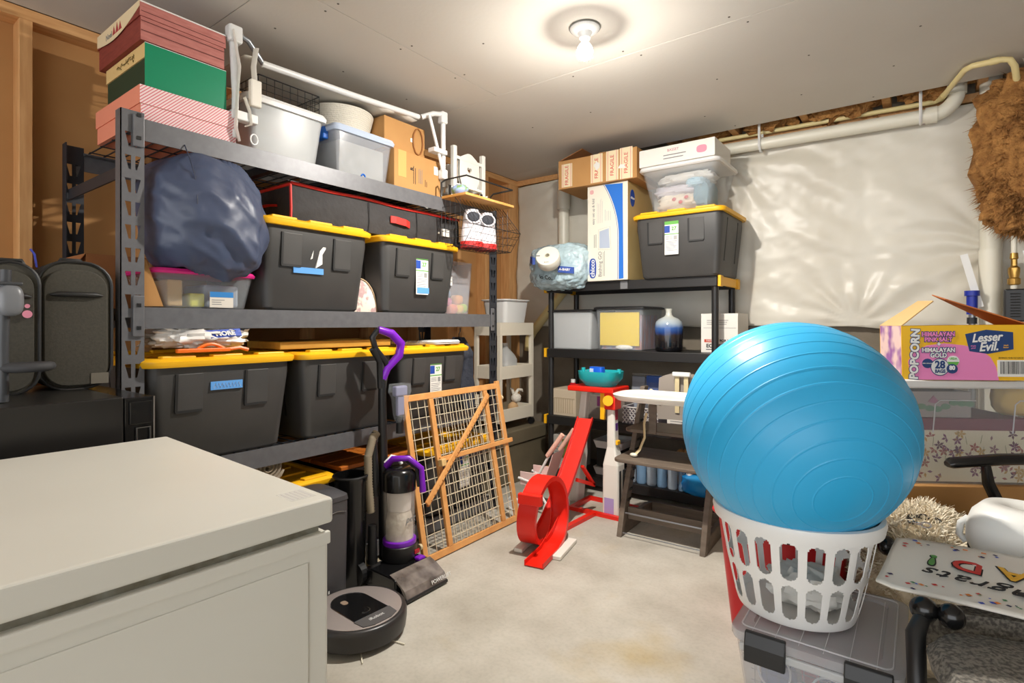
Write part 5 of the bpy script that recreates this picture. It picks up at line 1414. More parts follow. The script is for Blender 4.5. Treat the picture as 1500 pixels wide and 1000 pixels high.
part('vase_body', VZ, vs, lambda m: m.lathe([(0.075, 0.0), (0.083, 0.006), (0.086, 0.03), (0.086, 0.155), (0.08, 0.185), (0.06, 0.205), (0.03, 0.218), (0.02, 0.23), (0.018, 0.25), (0.022, 0.268), (0.018, 0.27), (0.012, 0.268), (0.012, 0.22)], 40), smooth=50)
wx = thing('product_carton', 'white carton with red and black lettering behind the ball', 'carton', (-0.958, 3.36, S2), 0)
part('carton', M('box_white2', (228, 224, 216), 0.55), wx, lambda m: m.box(-0.115, 0.10, 0, 0.24, 0, 0.235), bevel=0.002)
printlines(wx, -0.08, 0.08, 0.165, 0.20, 3, 0.0, INKG, 5)
boxp('rule_line', INKG, wx, -0.10, 0.09, -0.001, 0.0, 0.148, 0.150)
boxp('red_block', M('print_red', (190, 70, 46), 0.6), wx, -0.095, -0.035, -0.001, 0.0, 0.062, 0.08)
text('carton_lettering', 'FAST', 0.016, WHITE, wx, (-0.065, -0.0014, 0.071))
text('carton_lettering', 'FOR YOUR', 0.02, INK, wx, (0.045, -0.001, 0.072), offset=0.0006)
text('carton_lettering', 'ECO EASY', 0.03, INK, wx, (-0.015, -0.001, 0.04), offset=0.001)
printlines(wx, -0.085, 0.03, 0.012, 0.026, 1, 0.0, INK, 6)
# third deck
b3 = thing('beige_box', 'beige woven-front storage box on third shelf behind the track tower', 'box', (-2.01, 3.28, S1), 0)
part('box_body', M('beige_card', (196, 180, 156), 0.8), b3, lambda m: m.box(-0.095, 0.105, 0, 0.26, 0, 0.185), bevel=0.003)
fpb = MB()
for k in range(9):
    fpb.box(-0.07 + 0.018 * k, -0.063 + 0.018 * k, -0.003, 0.0, 0.02, 0.12)
fpb.box(-0.078, 0.095, -0.003, 0, 0.12, 0.126)
fpb.build('front_ribs', M('beige_rib', (176, 160, 134), 0.8), b3)
rbt = thing('red_bottle', 'small red bottle with white cap on the beige box', 'bottle', (-1.955, 3.33, S1 + 0.187))
part('bottle', M('bottle_red', (176, 24, 36), 0.25), rbt, lambda m: m.lathe([(0.026, 0), (0.028, 0.01), (0.028, 0.03), (0.014, 0.045)], 20), smooth=40)
part('cap', WHITE, rbt, lambda m: m.cyl((0, 0, 0.045), (0, 0, 0.068), 0.016, 16))
gb = thing('grey_box', 'dark grey box with a purple edge on third shelf', 'box', (-1.70, 3.30, S1), 0)
part('box_body', M('taupe_box', (122, 112, 104), 0.7), gb, lambda m: m.box(-0.13, 0.15, 0, 0.28, 0, 0.16), bevel=0.003)
part('purple_band', M('plum', (92, 30, 74), 0.6), gb, lambda m: m.box(-0.05, 0.03, -0.002, 0, 0.09, 0.155))
lt = thing('lattice_basket', 'white and grey lattice basket on third shelf behind the high chair', 'basket', (-1.43, 3.27, S1), 0)
LAT = M('lattice_white', (206, 202, 200), 0.6)
lm_ = MB()
for k in range(-5, 12):
    for s_ in (-1, 1):
        x0 = -0.12 + 0.024 * k
        a = (x0 if s_ > 0 else x0 + 0.08, 0.0)
        b_ = (x0 + 0.08 if s_ > 0 else x0, 0.10)
        ax_, bx_ = max(-0.12, min(0.12, a[0])), max(-0.12, min(0.12, b_[0]))
        if abs(bx_ - ax_) > 0.01:
            za = 0.10 * (ax_ - a[0]) / (b_[0] - a[0])
            zb = 0.10 * (bx_ - a[0]) / (b_[0] - a[0])
            lm_.bar((ax_, 0, za + 0.003), (bx_, 0, zb + 0.003), 0.004, 0.005)
lm_.build('lattice', LAT, lt)
part('liner', M('lattice_liner', (108, 100, 108), 0.8), lt, lambda m: container(m, 0.24, 0.24, 0.104, 0.002, 0.01, cy=0.125), smooth=40)
part('rim', LAT, lt, lambda m: m.tube([(p[0], p[1], 0.106) for p in rr(0.245, 0.25, 0.01, 0, 0, 0.125)], 0.005, 6, True))
cbg = thing('clear_pouch', 'clear zip pouch with blue contents on third shelf', 'pouch', (-1.46, 3.46, S1 + 0.0), 0)
part('pouch', CLEAR, cbg, lambda m: m.loft([rr(0.22, 0.06, 0.02, 0.0), rr(0.22, 0.07, 0.02, 0.2), rr(0.21, 0.012, 0.005, 0.31)]), smooth=40)
part('contents', M('pouch_blue', (60, 96, 176), 0.6), cbg, lambda m: m.box(-0.0, 0.10, -0.02, 0.02, 0.16, 0.30), bevel=0.004)
part('contents', M('pouch_grey', (150, 156, 170), 0.6), cbg, lambda m: m.box(-0.10, -0.01, -0.02, 0.02, 0.01, 0.29), bevel=0.004)
wt3 = thing('white_box', 'small white printed box on third shelf behind the chair seat', 'box', (-1.14, 3.29, S1), 0)
part('carton', M('box_white2', (228, 224, 216)), wt3, lambda m: m.box(-0.12, 0.12, 0, 0.2, 0, 0.10), bevel=0.002)
printlines(wt3, -0.1, 0.08, 0.02, 0.08, 4, 0.0, INKG, 11)
# bottom deck
pbx = thing('picture_box', 'box with a dark food picture on the bottom shelf', 'box', (-2.015, 3.28, S0), 0)
part('carton', M('box_grey', (170, 166, 158), 0.6), pbx, lambda m: m.box(-0.075, 0.095, 0, 0.24, 0, 0.235), bevel=0.002)
part('picture', M('food_picture', (66, 54, 34), 0.5, noise_=(18, 3), col2=(124, 130, 60)), pbx, lambda m: m.box(0.0, 0.085, -0.001, 0, 0.08, 0.21))
printlines(pbx, -0.06, -0.01, 0.09, 0.2, 6, 0.0, INKG, 2)
printlines(pbx, -0.06, 0.08, 0.01, 0.06, 4, 0.0, PAPER, 9)
def bottle(label, loc, col, r=0.032, h=0.2):
    t = thing('water_bottle', label, 'bottle', loc, 0, 'plastic water bottles on the bottom shelf')
    part('bottle', M('bottle_%d_%d_%d' % col, col, 0.12, alpha=0.55), t, lambda m: m.lathe([(r * 0.85, 0), (r, 0.01), (r * 0.93, h * 0.3), (r, h * 0.55), (r * 0.95, h * 0.7), (r * 0.45, h * 0.9), (r * 0.4, h * 0.95)], 18), smooth=50)
    part('cap', WHITE, t, lambda m: m.cyl((0, 0, h * 0.94), (0, 0, h), r * 0.45, 12))
    return t
pos = ['leftmost', 'second', 'third', 'fourth', 'fifth', 'rightmost']
for i in range(6):
    bottle('clear blue-tinted water bottle behind the chair, %s of the front row' % pos[i], (-1.50 + 0.068 * i, 3.30, S0), (150, 190, 226) if i % 2 else (196, 210, 222), 0.032, 0.21)
bpk = thing('bottle_pack', 'blue shrink-wrapped pack of small water bottles on bottom shelf', 'bottle pack', (-1.03, 3.21, S0), 0)
BW_ = M('pack_blue', (16, 126, 206), 0.15, alpha=0.85, noise_=(9, 3), col2=(60, 170, 226))
part('wrap', BW_, bpk, lambda m: m.blob((0, 0.09, 0.06), (0.13, 0.085, 0.064), 0.05, 3, 48, 24, 0.5, None, 2, 0.1), smooth=50)
for i in range(3):
    for j in range(2):
        part('bottle_cap', WHITE, bpk, lambda m: m.lathe([(0.03, 0.095), (0.026, 0.115), (0.014, 0.135), (0.013, 0.155)], 14, (-0.075 + 0.075 * i, 0.05 + 0.075 * j, 0)), smooth=50)
cbag = part('snack_bag', M('snack_tan', (170, 122, 74), 0.35, noise_=(10, 3), col2=(196, 150, 96)), None, lambda m: m.blob((0, 0, 0.11), (0.055, 0.03, 0.11), 0.15, 2.5, 30, 18, 0.7, None, 5, 0.2), smooth=50)
cbag.location = (-1.20, 3.42, S0)
tag(cbag, 'crumpled tan snack bag on bottom shelf behind the bottles', 'bag')
pbo = thing('magenta_box', 'magenta printed box on bottom shelf behind the bottle pack', 'box', (-1.04, 3.42, S0), 0)
part('carton', M('magenta_card', (150, 40, 96), 0.6), pbo, lambda m: m.box(-0.07, 0.09, 0, 0.18, 0, 0.24), bevel=0.002)
text('box_lettering', 'GRAIN', 0.035, PAPER, pbo, (0.01, -0.001, 0.19))
wtp = thing('white_tray', 'flat white tray stack on the bottom shelf beside the tower', 'tray', (-1.68, 3.30, S0), 0)
part('tray', WHITE, wtp, lambda m: container(m, 0.22, 0.26, 0.05, 0.015, 0.02), smooth=40)
part('tray', WHITE, wtp, lambda m: container(m, 0.22, 0.26, 0.05, 0.015, 0.02, z=0.18), smooth=40)
part('tray_box', BLACK, wtp, lambda m: m.box(-0.09, 0.09, 0.03, 0.24, 0.051, 0.179))

# ------------------------------------------------------------------ red loop track toy
tt = thing('track_toy', 'red looping toy car track with a white tower', 'toy track', (-1.50, 2.30, 0))
tr = MB()
W_ = 0.085
u = Vector((0.20, -0.98, 0)).normalized()      # track runs toward the viewer
s = Vector((0.98, 0.20, 0)).normalized()
def ribbon(m, pts, w=W_, lip=0.02):
    P_ = [Vector(p) for p in pts]
    loops = []
    for i, p in enumerate(P_):
        d = (P_[min(i + 1, len(P_) - 1)] - P_[max(i - 1, 0)]).normalized()
        nn = s.cross(d).normalized()
        if nn.length < 0.1:
            nn = Vector((0, 0, 1))
        nn = -nn
        loops.append([p - s * w / 2 + nn * lip, p - s * w / 2, p + s * w / 2, p + s * w / 2 + nn * lip,
                      p + s * (w / 2 + 0.005) + nn * lip, p + s * (w / 2 + 0.005) - nn * 0.004, p - s * (w / 2 + 0.005) - nn * 0.004, p - s * (w / 2 + 0.005) + nn * lip])
    m.loft(loops)
R = 0.165
c = Vector((-0.02, 0.0, R + 0.02))
pts = []
A = Vector((0.0, 0.55, 0.52))
ramp = []
for k in range(15):
    t_ = k / 14
    y = 0.60 - 0.60 * t_
    z = 0.02 + 0.53 * (1 - t_) ** 1.35
    ramp.append(Vector((-0.055 - 0.06 * (1 - t_), y, z)))
loop_pts = []
for k in range(33):
    a = -PI / 2 + 2 * PI * k / 32
    off = s * (-0.05 + 0.10 * k / 32)
    loop_pts.append(c + u * R * math.cos(a) + Vector((0, 0, 1)) * R * math.sin(a) + off)
exit_pts = [loop_pts[-1] + u * (0.05 * k) + Vector((0, 0, -0.012 * min(k, 1))) for k in range(1, 6)]
part('ramp_track', RED, tt, lambda m: ribbon(m, ramp + [loop_pts[0]]), smooth=40)
part('loop_track', RED, tt, lambda m: ribbon(m, loop_pts), smooth=40)
part('exit_track', RED, tt, lambda m: ribbon(m, [loop_pts[-1]] + exit_pts), smooth=40)
part('loop_clip', RED, tt, lambda m: m.bar(c + u * R * 1.05 + s * -0.06 + Vector((0, 0, 0.10)), c + u * R * 1.05 + s * 0.06 + Vector((0, 0, 0.10)), 0.03, 0.05), bevel=0.004)
WT = M('toy_white', (226, 222, 212), 0.45)
for q in (-0.085, 0.115):
    part('loop_base', WT, tt, lambda m: m.bar(c + s * q - u * 0.11 - Vector((0, 0, c.z - 0.011)), c + s * q + u * 0.13 - Vector((0, 0, c.z - 0.011)), 0.045, 0.02), bevel=0.004)
# tower
for i, (x, y, dx) in enumerate(((-0.18, 0.74, -0.10), (0.06, 0.62, 0.0))):
    for dy in (0.0,):
        part('tower_leg', WT, tt, lambda m: m.loft([rr(0.105, 0.10, 0.012, 0.0, x + dx, y, 2), rr(0.10, 0.095, 0.012, 0.30, x + dx * 0.7, y, 2), rr(0.055, 0.06, 0.01, 0.40, x + dx * 0.4 - 0.005, y, 2), rr(0.045, 0.05, 0.01, 0.72, x - 0.01, y, 2)]), bevel=0.003)
part('leg_inset', M('toy_dark', (60, 60, 58), 0.6), tt, lambda m: m.box(0.1125, 0.1145, 0.585, 0.605, 0.06, 0.27).box(0.1125, 0.1145, 0.63, 0.65, 0.06, 0.27))
part('leg_sticker', M('sticker_violet', (170, 150, 200), 0.5), tt, lambda m: m.box(0.025, 0.085, 0.5675, 0.5695, 0.015, 0.11))
for z, c_ in ((0.56, (160, 30, 60)), (0.47, (92, 40, 130)), (0.39, (92, 40, 130))):
    part('leg_sticker', M('stk_%d_%d' % (c_[0], z * 100), c_, 0.5), tt, lambda m: m.box(0.0755, 0.0795, 0.605, 0.635, z, z + 0.07))
part('yellow_knob', YEL, tt, lambda m: m.box(0.076, 0.095, 0.602, 0.638, 0.415, 0.44), bevel=0.004)
part('tower_cap', RED, tt, lambda m: m.box(-0.22, 0.085, 0.56, 0.78, 0.715, 0.745), bevel=0.006)
part('cap_front', RED, tt, lambda m: m.box(0.02, 0.09, 0.575, 0.66, 0.62, 0.72), bevel=0.006)
part('gear_knob', YEL, tt, lambda m: m.cyl((0.05, 0.575, 0.675), (0.055, 0.555, 0.675), 0.03, 20), smooth=30)
part('yellow_panel', YEL, tt, lambda m: m.box(-0.03, 0.0, 0.62, 0.64, 0.55, 0.715), bevel=0.003)
part('basket', M('toy_teal', (40, 184, 190), 0.2, alpha=0.75), tt, lambda m: m.loft([rr(0.17, 0.14, 0.05, 0.746, -0.05, 0.67), rr(0.24, 0.20, 0.06, 0.79, -0.05, 0.67), rr(0.25, 0.21, 0.06, 0.835, -0.05, 0.67), rr(0.24, 0.20, 0.06, 0.835, -0.05, 0.67), rr(0.16, 0.13, 0.05, 0.752, -0.05, 0.67)]), smooth=40)
part('basket_lug', M('toy_teal_solid', (32, 176, 180), 0.3), tt, lambda m: m.cyl((-0.17, 0.67, 0.825), (-0.17, 0.67, 0.85), 0.012, 12).cyl((0.07, 0.67, 0.825), (0.07, 0.67, 0.85), 0.012, 12))
part('base_frame', RED, tt, lambda m: m.box(-0.20, 0.17, 0.54, 0.565, 0.0, 0.022).box(-0.20, 0.17, 0.775, 0.80, 0.0, 0.022).box(-0.20, -0.175, 0.565, 0.775, 0.0, 0.022).box(0.145, 0.17, 0.565, 0.775, 0.0, 0.022).bar((-0.03, 0.55, 0.011), (-0.05, 0.12, 0.011), 0.03, 0.02))
part('ramp_support', RED, tt, lambda m: m.bar((-0.06, 0.40, 0.235), (-0.06, 0.60, 0.16), 0.02, 0.02).bar((-0.06, 0.46, 0.30), (-0.06, 0.60, 0.16), 0.02, 0.015))
tcar = thing('blue_toy_truck', 'blue toy truck sitting in the teal tower basket', 'toy truck', (-1.57, 2.96, 0.754))
BTM = M('toy_blue', (24, 96, 214), 0.3)
part('truck_body', BTM, tcar, lambda m: m.box(-0.05, 0.05, -0.03, 0.03, 0.012, 0.065), bevel=0.006)
part('truck_cab', BTM, tcar, lambda m: m.loft([rr(0.09, 0.055, 0.01, 0.065), rr(0.085, 0.05, 0.012, 0.105)]), smooth=30)
part('windshield', M('toy_glass', (186, 206, 230), 0.15), tcar, lambda m: m.box(-0.035, -0.01, -0.031, -0.028, 0.072, 0.096))
for x in (-0.03, 0.03):
    part('wheel', BLACK, tcar, lambda m: m.cyl((x, -0.032, 0.014), (x, 0.032, 0.014), 0.014, 12))

# ------------------------------------------------------------------ wooden high chair
hc = thing('high_chair', 'grey-brown wooden high chair with a white tray', 'high chair', (-1.055, 2.64, 0), 2)
HW = M('taupe_wood', (112, 99, 86), 0.5, noise_=(10, 4), col2=(94, 82, 70), stretch=(1, 1, 5))
HWX = M('taupe_wood_cross', (114, 101, 88), 0.5, noise_=(10, 4), col2=(96, 84, 72), stretch=(0.6, 5, 5))
for sx in (-1, 1):
    x = sx * 0.215
    part('side_leg', HW, hc, lambda m: m.loft([[(x - 0.014, y0, z), (x + 0.014, y0, z), (x + 0.014, y1, z), (x - 0.014, y1, z)] for y0, y1, z in ((0.0, 0.075, 0.0), (0.05, 0.118, 0.15), (0.335, 0.395, 0.76))]), bevel=0.003)
    part('floor_rail', HW, hc, lambda m: m.loft([[(x - 0.014, y, 0.0), (x + 0.014, y, 0.0), (x + 0.014, y, z), (x - 0.014, y, z)] for y, z in ((0.04, 0.06), (0.10, 0.075), (0.40, 0.075), (0.52, 0.05))]), bevel=0.003)
    nb = MB()
    for k in range(9):
        z = 0.17 + 0.05 * k
        yb = 0.118 + (0.395 - 0.118) * (z - 0.15) / 0.61
        nb.box(x - sx * 0.0155 - 0.004, x - sx * 0.0155 + 0.004, yb - 0.045, yb - 0.004, z, z + 0.012)
    nb.build('grooves', M('groove_dark', (44, 38, 32), 0.7), hc)
part('footrest', HWX, hc, lambda m: m.loft([rr(0.46, 0.34, 0.04, 0.405, 0, 0.12), rr(0.46, 0.34, 0.04, 0.423, 0, 0.12)]), bevel=0.004)
part('seat', HWX, hc, lambda m: m.loft([rr(0.43, 0.27, 0.04, 0.545, 0, 0.20), rr(0.43, 0.27, 0.04, 0.563, 0, 0.20)]), bevel=0.004)
part('cross_bar', HWX, hc, lambda m: m.box(-0.20, 0.20, 0.085, 0.105, 0.075, 0.14), bevel=0.003)
part('cross_bar', HWX, hc, lambda m: m.box(-0.20, 0.20, 0.44, 0.46, 0.0, 0.07), bevel=0.003)
part('tie_rod', GREYM, hc, lambda m: m.cyl((-0.20, 0.055, 0.115), (0.20, 0.055, 0.115), 0.005, 8).cyl((-0.20, 0.02, 0.02), (0.20, 0.02, 0.02), 0.003, 8))
def back(m, z0, z1):
    m.loft([[(-0.20 + 0.40 * k / 12, 0.385 + 0.05 * (1 - ((k - 6) / 6) ** 2), z0), (-0.20 + 0.40 * k / 12, 0.397 + 0.05 * (1 - ((k - 6) / 6) ** 2), z0), (-0.20 + 0.40 * k / 12, 0.397 + 0.05 * (1 - ((k - 6) / 6) ** 2), z1 - 0.02 * ((k - 6) / 6) ** 4), (-0.20 + 0.40 * k / 12, 0.385 + 0.05 * (1 - ((k - 6) / 6) ** 2), z1 - 0.02 * ((k - 6) / 6) ** 4)] for k in range(13)])
HG = M('chair_grey', (148, 138, 128), 0.55)
part('backrest', HG, hc, lambda m: back(m, 0.60, 0.68), smooth=40)
part('baby_back', HG, hc, lambda m: m.loft([[(-0.13 + 0.26 * k / 10, 0.34 + 0.03 * (1 - ((k - 5) / 5) ** 2), 0.58), (-0.13 + 0.26 * k / 10, 0.352 + 0.03 * (1 - ((k - 5) / 5) ** 2), 0.58), (-0.13 + 0.26 * k / 10, 0.382 + 0.03 * (1 - ((k - 5) / 5) ** 2), 0.84 - 0.03 * abs((k - 5) / 5) ** 3), (-0.13 + 0.26 * k / 10, 0.37 + 0.03 * (1 - ((k - 5) / 5) ** 2), 0.84 - 0.03 * abs((k - 5) / 5) ** 3)] for k in range(11)]), smooth=40)
HAR = M('harness_cream', (214, 198, 156), 0.7)
for x in (-0.025, 0.025):
    part('harness_strap', HAR, hc, lambda m: m.box(x - 0.012, x + 0.012, 0.365, 0.372, 0.62, 0.835))
part('harness_clip', WHITE, hc, lambda m: m.box(-0.05, 0.05, 0.352, 0.375, 0.825, 0.85), bevel=0.006)
part('harness_strap', HAR, hc, lambda m: m.tube([(-0.085, 0.06, 0.655), (-0.095, 0.05, 0.60), (-0.09, 0.045, 0.53), (-0.115, 0.04, 0.465), (-0.14, 0.035, 0.435)], 0.013, 8, sq=0.3), smooth=50)
part('harness_buckle', CREAM, hc, lambda m: m.blob((-0.145, 0.035, 0.435), (0.022, 0.016, 0.010), 0, 1, 16, 8), smooth=50)
part('harness_strap', HAR, hc, lambda m: m.tube([(-0.12, 0.33, 0.70), (-0.15, 0.30, 0.75), (-0.16, 0.25, 0.70)], 0.012, 8, sq=0.3), smooth=50)
part('tray_post', HW, hc, lambda m: m.box(-0.075, -0.035, 0.06, 0.075, 0.55, 0.70), bevel=0.003)
part('tray_bar', HW, hc, lambda m: m.tube([(-0.20, 0.33, 0.715), (-0.20, 0.20, 0.71), (-0.16, 0.12, 0.71), (0.16, 0.12, 0.71), (0.20, 0.20, 0.71), (0.20, 0.33, 0.715)], 0.012, 8), smooth=50)
tray_l = [(0.25 * math.copysign(abs(math.cos(a)) ** 0.6, math.cos(a)), 0.07 + 0.155 * math.copysign(abs(math.sin(a)) ** 0.7, math.sin(a))) for a in [2 * PI * k / 40 for k in range(40)]]
part('tray', M('tray_white', (232, 228, 216), 0.3), hc, lambda m: m.loft([[(x * q, 0.07 + (y - 0.07) * q, z) for x, y in tray_l] for q, z in ((0.93, 0.724), (1.0, 0.738), (1.02, 0.752), (0.98, 0.756), (0.93, 0.742))]), smooth=40)

# ------------------------------------------------------------------ right cluster: bin, basket, ball
lb = thing('latch_bin', 'clear storage bin with black latches under the laundry basket', 'storage bin', (-0.225, 1.57, 0), 0)
part('tub', HAZE, lb, lambda m: container(m, 0.375, 0.44, 0.262, 0.03, 0.03), smooth=40)
part('wire_insert', INKG, lb, lambda m: [m.bar((-0.14 + 0.03 * k, 0.035, 0.02), (-0.14 + 0.03 * k, 0.035, 0.25), 0.0015, 0.0015) for k in range(10)] + [m.bar((-0.15, 0.035, 0.02 + 0.03 * k), (0.14, 0.035, 0.02 + 0.03 * k), 0.0015, 0.0015) for k in range(8)])
for i, (cc, p, q) in enumerate((((90, 100, 140), (-0.09, 0.09, 0.12), (0.045, 0.04, 0.07)), ((206, 180, 170), (-0.02, 0.10, 0.07), (0.05, 0.05, 0.06)), ((66, 76, 110), (0.06, 0.09, 0.14), (0.05, 0.04, 0.08)), ((200, 170, 130), (0.11, 0.10, 0.06), (0.04, 0.05, 0.05)), ((190, 60, 60), (0.04, 0.25, 0.14), (0.10, 0.10, 0.09)))):
    part('contents', M('bin_mix_%d' % i, cc, 0.7), lb, lambda m: m.blob(p, q, 0.2, 2.5, 28, 16, 0.7, None, i), smooth=60)
for cx, cz, r0 in ((-0.09, 0.19, 0.04), (0.04, 0.16, 0.045), (0.08, 0.215, 0.018)):
    part('cable_loop', M('cable_white', (206, 206, 208), 0.5), lb, lambda m: m.tube([(cx + r0 * math.cos(a * PI / 12), 0.024, cz + r0 * 1.3 * math.sin(a * PI / 12)) for a in range(24)], 0.0028, 6, True), smooth=50)
LIDC = M('lid_clear', (196, 196, 200), 0.2, alpha=0.55)
lid = part('lid', LIDC, lb, lambda m: m.loft([rr(0.385, 0.45, 0.03, 0.258, 0, 0.22), rr(0.395, 0.46, 0.035, 0.268, 0, 0.22), rr(0.395, 0.46, 0.035, 0.284, 0, 0.22), rr(0.375, 0.44, 0.03, 0.289, 0, 0.22), rr(0.30, 0.36, 0.03, 0.289, 0, 0.22), rr(0.295, 0.355, 0.03, 0.282, 0, 0.22)]), smooth=35)
part('lid_groove', M('lid_edge_light', (222, 222, 226), 0.2, alpha=0.7), lid, lambda m: m.tube([(p[0], p[1], 0.29) for p in rr(0.345, 0.405, 0.02, 0, 0, 0.22)], 0.0025, 6, True), smooth=50)
for k in range(6):
    part('lid_rib', M('lid_edge_light',), lid, lambda m: m.box(-0.14 + 0.056 * k, -0.1385 + 0.056 * k, 0.0, 0.40, 0.2885, 0.2905))
for x in (-0.105, 0.125):
    part('latch', BLACK, lb, lambda m: m.prism([(-0.028, 0.218), (-0.012, 0.215), (-0.008, 0.26), (-0.004, 0.288), (-0.002, 0.294), (-0.016, 0.294), (-0.026, 0.262)], 'x', x - 0.05, x + 0.05), bevel=0.003)
part('front_rim', FROST, lb, lambda m: m.box(-0.17, 0.17, -0.012, 0.0, 0.235, 0.256), bevel=0.004)
# red tub behind
rt = thing('red_tub', 'tall red plastic tub behind the white laundry basket', 'tub', (-0.40, 2.06, 0), 0)
REDB = M('tub_red', (196, 26, 34), 0.4)
part('tub_body', REDB, rt, lambda m: container(m, 0.42, 0.38, 0.43, 0.04, 0.05), smooth=40)
part('rim', REDB, rt, lambda m: m.tube([(p[0], p[1], 0.43) for p in rr(0.44, 0.40, 0.06, 0, 0, 0.19)], 0.010, 8, True), smooth=50)
part('hand_hole', BLACK, rt, lambda m: m.box(-0.05, 0.05, -0.004, 0.01, 0.365, 0.395), bevel=0.004)
# laundry basket
bk = thing('laundry_basket', 'white slotted laundry basket holding the blue ball', 'laundry basket', (-0.298, 1.79, 0.292))
BKM = M('basket_white', (232, 231, 228), 0.4)
HB_, R0, R1 = 0.285, 0.148, 0.205
def bw(a, z):
    t_ = z / HB_
    r = R0 + (R1 - R0) * t_ ** 0.8
    return (r * 1.04 * math.cos(a), r * 0.96 * math.sin(a), z)
NB = 19
def wall(m):
    # panels: per sector a slot with rounded ends in two tiers, the rest solid
    rows = 84
    cols = 18
    def solid(i, z):
        t_ = (i + 0.5) / cols
        x = abs(t_ - 0.5) * 2             # 0 centre of slot .. 1 rib centre
        for z0, z1 in ((0.025, 0.124), (0.140, 0.243)):
            if z0 < z < z1:
                rr_ = 0.0195
                lim = 0.66
                e = min(z - z0, z1 - z)
                if e < rr_:
                    lim = 0.66 * math.sqrt(max(0, 1 - (1 - e / rr_) ** 2))
                if x < lim:
                    return False
        return True
    N = NB * cols
    vid = {}
    vs, fs = [], []
    def V(i, j, k):
        i %= N
        key = (i, j, k)
        if key not in vid:
            a = 2 * PI * i / N
            x, y, z = bw(a, HB_ * j / rows)
            q = 1 - 0.012 * k
            vid[key] = len(vs)
            vs.append((x * q, y * q, z))
        return vid[key]
    occ = [[solid(i % cols, HB_ * (j + 0.5) / rows) for i in range(N)] for j in range(rows)]
    for j in range(rows):
        for i in range(N):
            if not occ[j][i]:
                continue
            fs.append((V(i, j, 0), V(i + 1, j, 0), V(i + 1, j + 1, 0), V(i, j + 1, 0)))
            fs.append((V(i, j + 1, 1), V(i + 1, j + 1, 1), V(i + 1, j, 1), V(i, j, 1)))
            if not occ[j][(i + 1) % N]:
                fs.append((V(i + 1, j, 0), V(i + 1, j, 1), V(i + 1, j + 1, 1), V(i + 1, j + 1, 0)))
            if not occ[j][i - 1]:
                fs.append((V(i, j, 1), V(i, j, 0), V(i, j + 1, 0), V(i, j + 1, 1)))
            if j == rows - 1 or not occ[j + 1][i]:
                fs.append((V(i, j + 1, 0), V(i + 1, j + 1, 0), V(i + 1, j + 1, 1), V(i, j + 1, 1)))
            if j == 0 or not occ[j - 1][i]:
                fs.append((V(i, j, 1), V(i + 1, j, 1), V(i + 1, j, 0), V(i, j, 0)))
    m.add(vs, fs)
part('slotted_wall', BKM, bk, wall, smooth=45)
part('floor', BKM, bk, lambda m: m.lathe([(R0 * 0.98, 0.0), (R0 * 0.98, 0.006), (0.001, 0.006)], 44, sx=1.04, sy=0.96))
part('rim', BKM, bk, lambda m: m.loft([[(p[0] * q, p[1] * q, z) for p in [bw(2 * PI * k / 64, HB_) for k in range(64)]] for q, z in ((1.0, HB_ - 0.035), (1.045, HB_ - 0.032), (1.07, HB_ - 0.008), (1.055, HB_ + 0.004), (1.0, HB_ + 0.006), (0.985, HB_ - 0.002), (0.985, HB_ - 0.03))]), smooth=50)
part('crumpled_paper', PAPER, bk, lambda m: m.blob((0.03, 0.02, 0.06), (0.10, 0.09, 0.05), 0.2, 3, 36, 18, 0.8, None, 3, 0.3), smooth=50)
# ball
BALL_R = 0.312
ball_c = (-0.304, 1.797, 0.812)
ba = thing('exercise_ball', 'large sky-blue exercise ball resting in the laundry basket', 'exercise ball', ball_c)
ba.rotation_mode = 'QUATERNION'
ba.rotation_quaternion = Vector((0.496, -0.765, -0.411)).to_track_quat('Z', 'Y')
BLUEB = M('ball_blue', (48, 168, 220), 0.38, spec=0.5)
def ballf(m):
    prof = []
    n = 660
    for k in range(n + 1):
        th = PI * k / n
        r_ = BALL_R
        d = th / PI * 21
        f_ = abs((d % 1.0) - 0.5)
        if 0.12 < th < PI - 0.12 and f_ < 0.032:
            r_ += 0.0011
        prof.append((max(0.0004, r_ * math.sin(th)), -r_ * math.cos(th)))
    m.lathe(prof, 80)
part('ball_skin', BLUEB, ba, ballf, smooth=60)
part('valve', M('valve_blue', (110, 190, 220), 0.5), ba, lambda m: m.lathe([(0.009, -BALL_R + 0.001), (0.008, -BALL_R - 0.002), (0.001, -BALL_R - 0.002)], 16), smooth=40)

# ------------------------------------------------------------------ clear bin with hat boxes, popcorn carton on it
bx = thing('cardboard_box', 'plain tan cardboard box under the clear hat-box bin', 'cardboard box', (0.185, 2.735, 0), 33)
part('carton', CARD, bx, lambda m: m.box(-0.30, 0.30, 0, 0.40, 0, 0.50), bevel=0.004)
part('packing_tape', M('packing_tape', (206, 166, 100)), bx, lambda m: m.box(-0.30, 0.30, 0.18, 0.23, 0.5, 0.501).box(-0.30, -0.299, 0.18, 0.23, 0.42, 0.5))
hb2 = thing('lidded_bin', 'large clear bin with white lid holding floral hat boxes', 'storage bin', (0.185, 2.735, 0.502), 33)
part('tub', CLEAR, hb2, lambda m: container(m, 0.62, 0.44, 0.385, 0.02, 0.03), smooth=40)
part('lid', WHITE, hb2, lambda m: m.loft([rr(0.64, 0.46, 0.035, 0.372, 0, 0.22), rr(0.65, 0.47, 0.035, 0.378, 0, 0.22), rr(0.65, 0.47, 0.035, 0.400, 0, 0.22), rr(0.63, 0.45, 0.03, 0.405, 0, 0.22)]), smooth=35)
for x in (-0.15, 0.14):
    part('molded_rib', M('lid_edge_light',), hb2, lambda m: m.tube([(x - 0.02, 0.008, 0.20), (x - 0.015, 0.002, 0.31), (x, 0.0, 0.325), (x + 0.13, 0.0, 0.325)], 0.0025, 6), smooth=50)
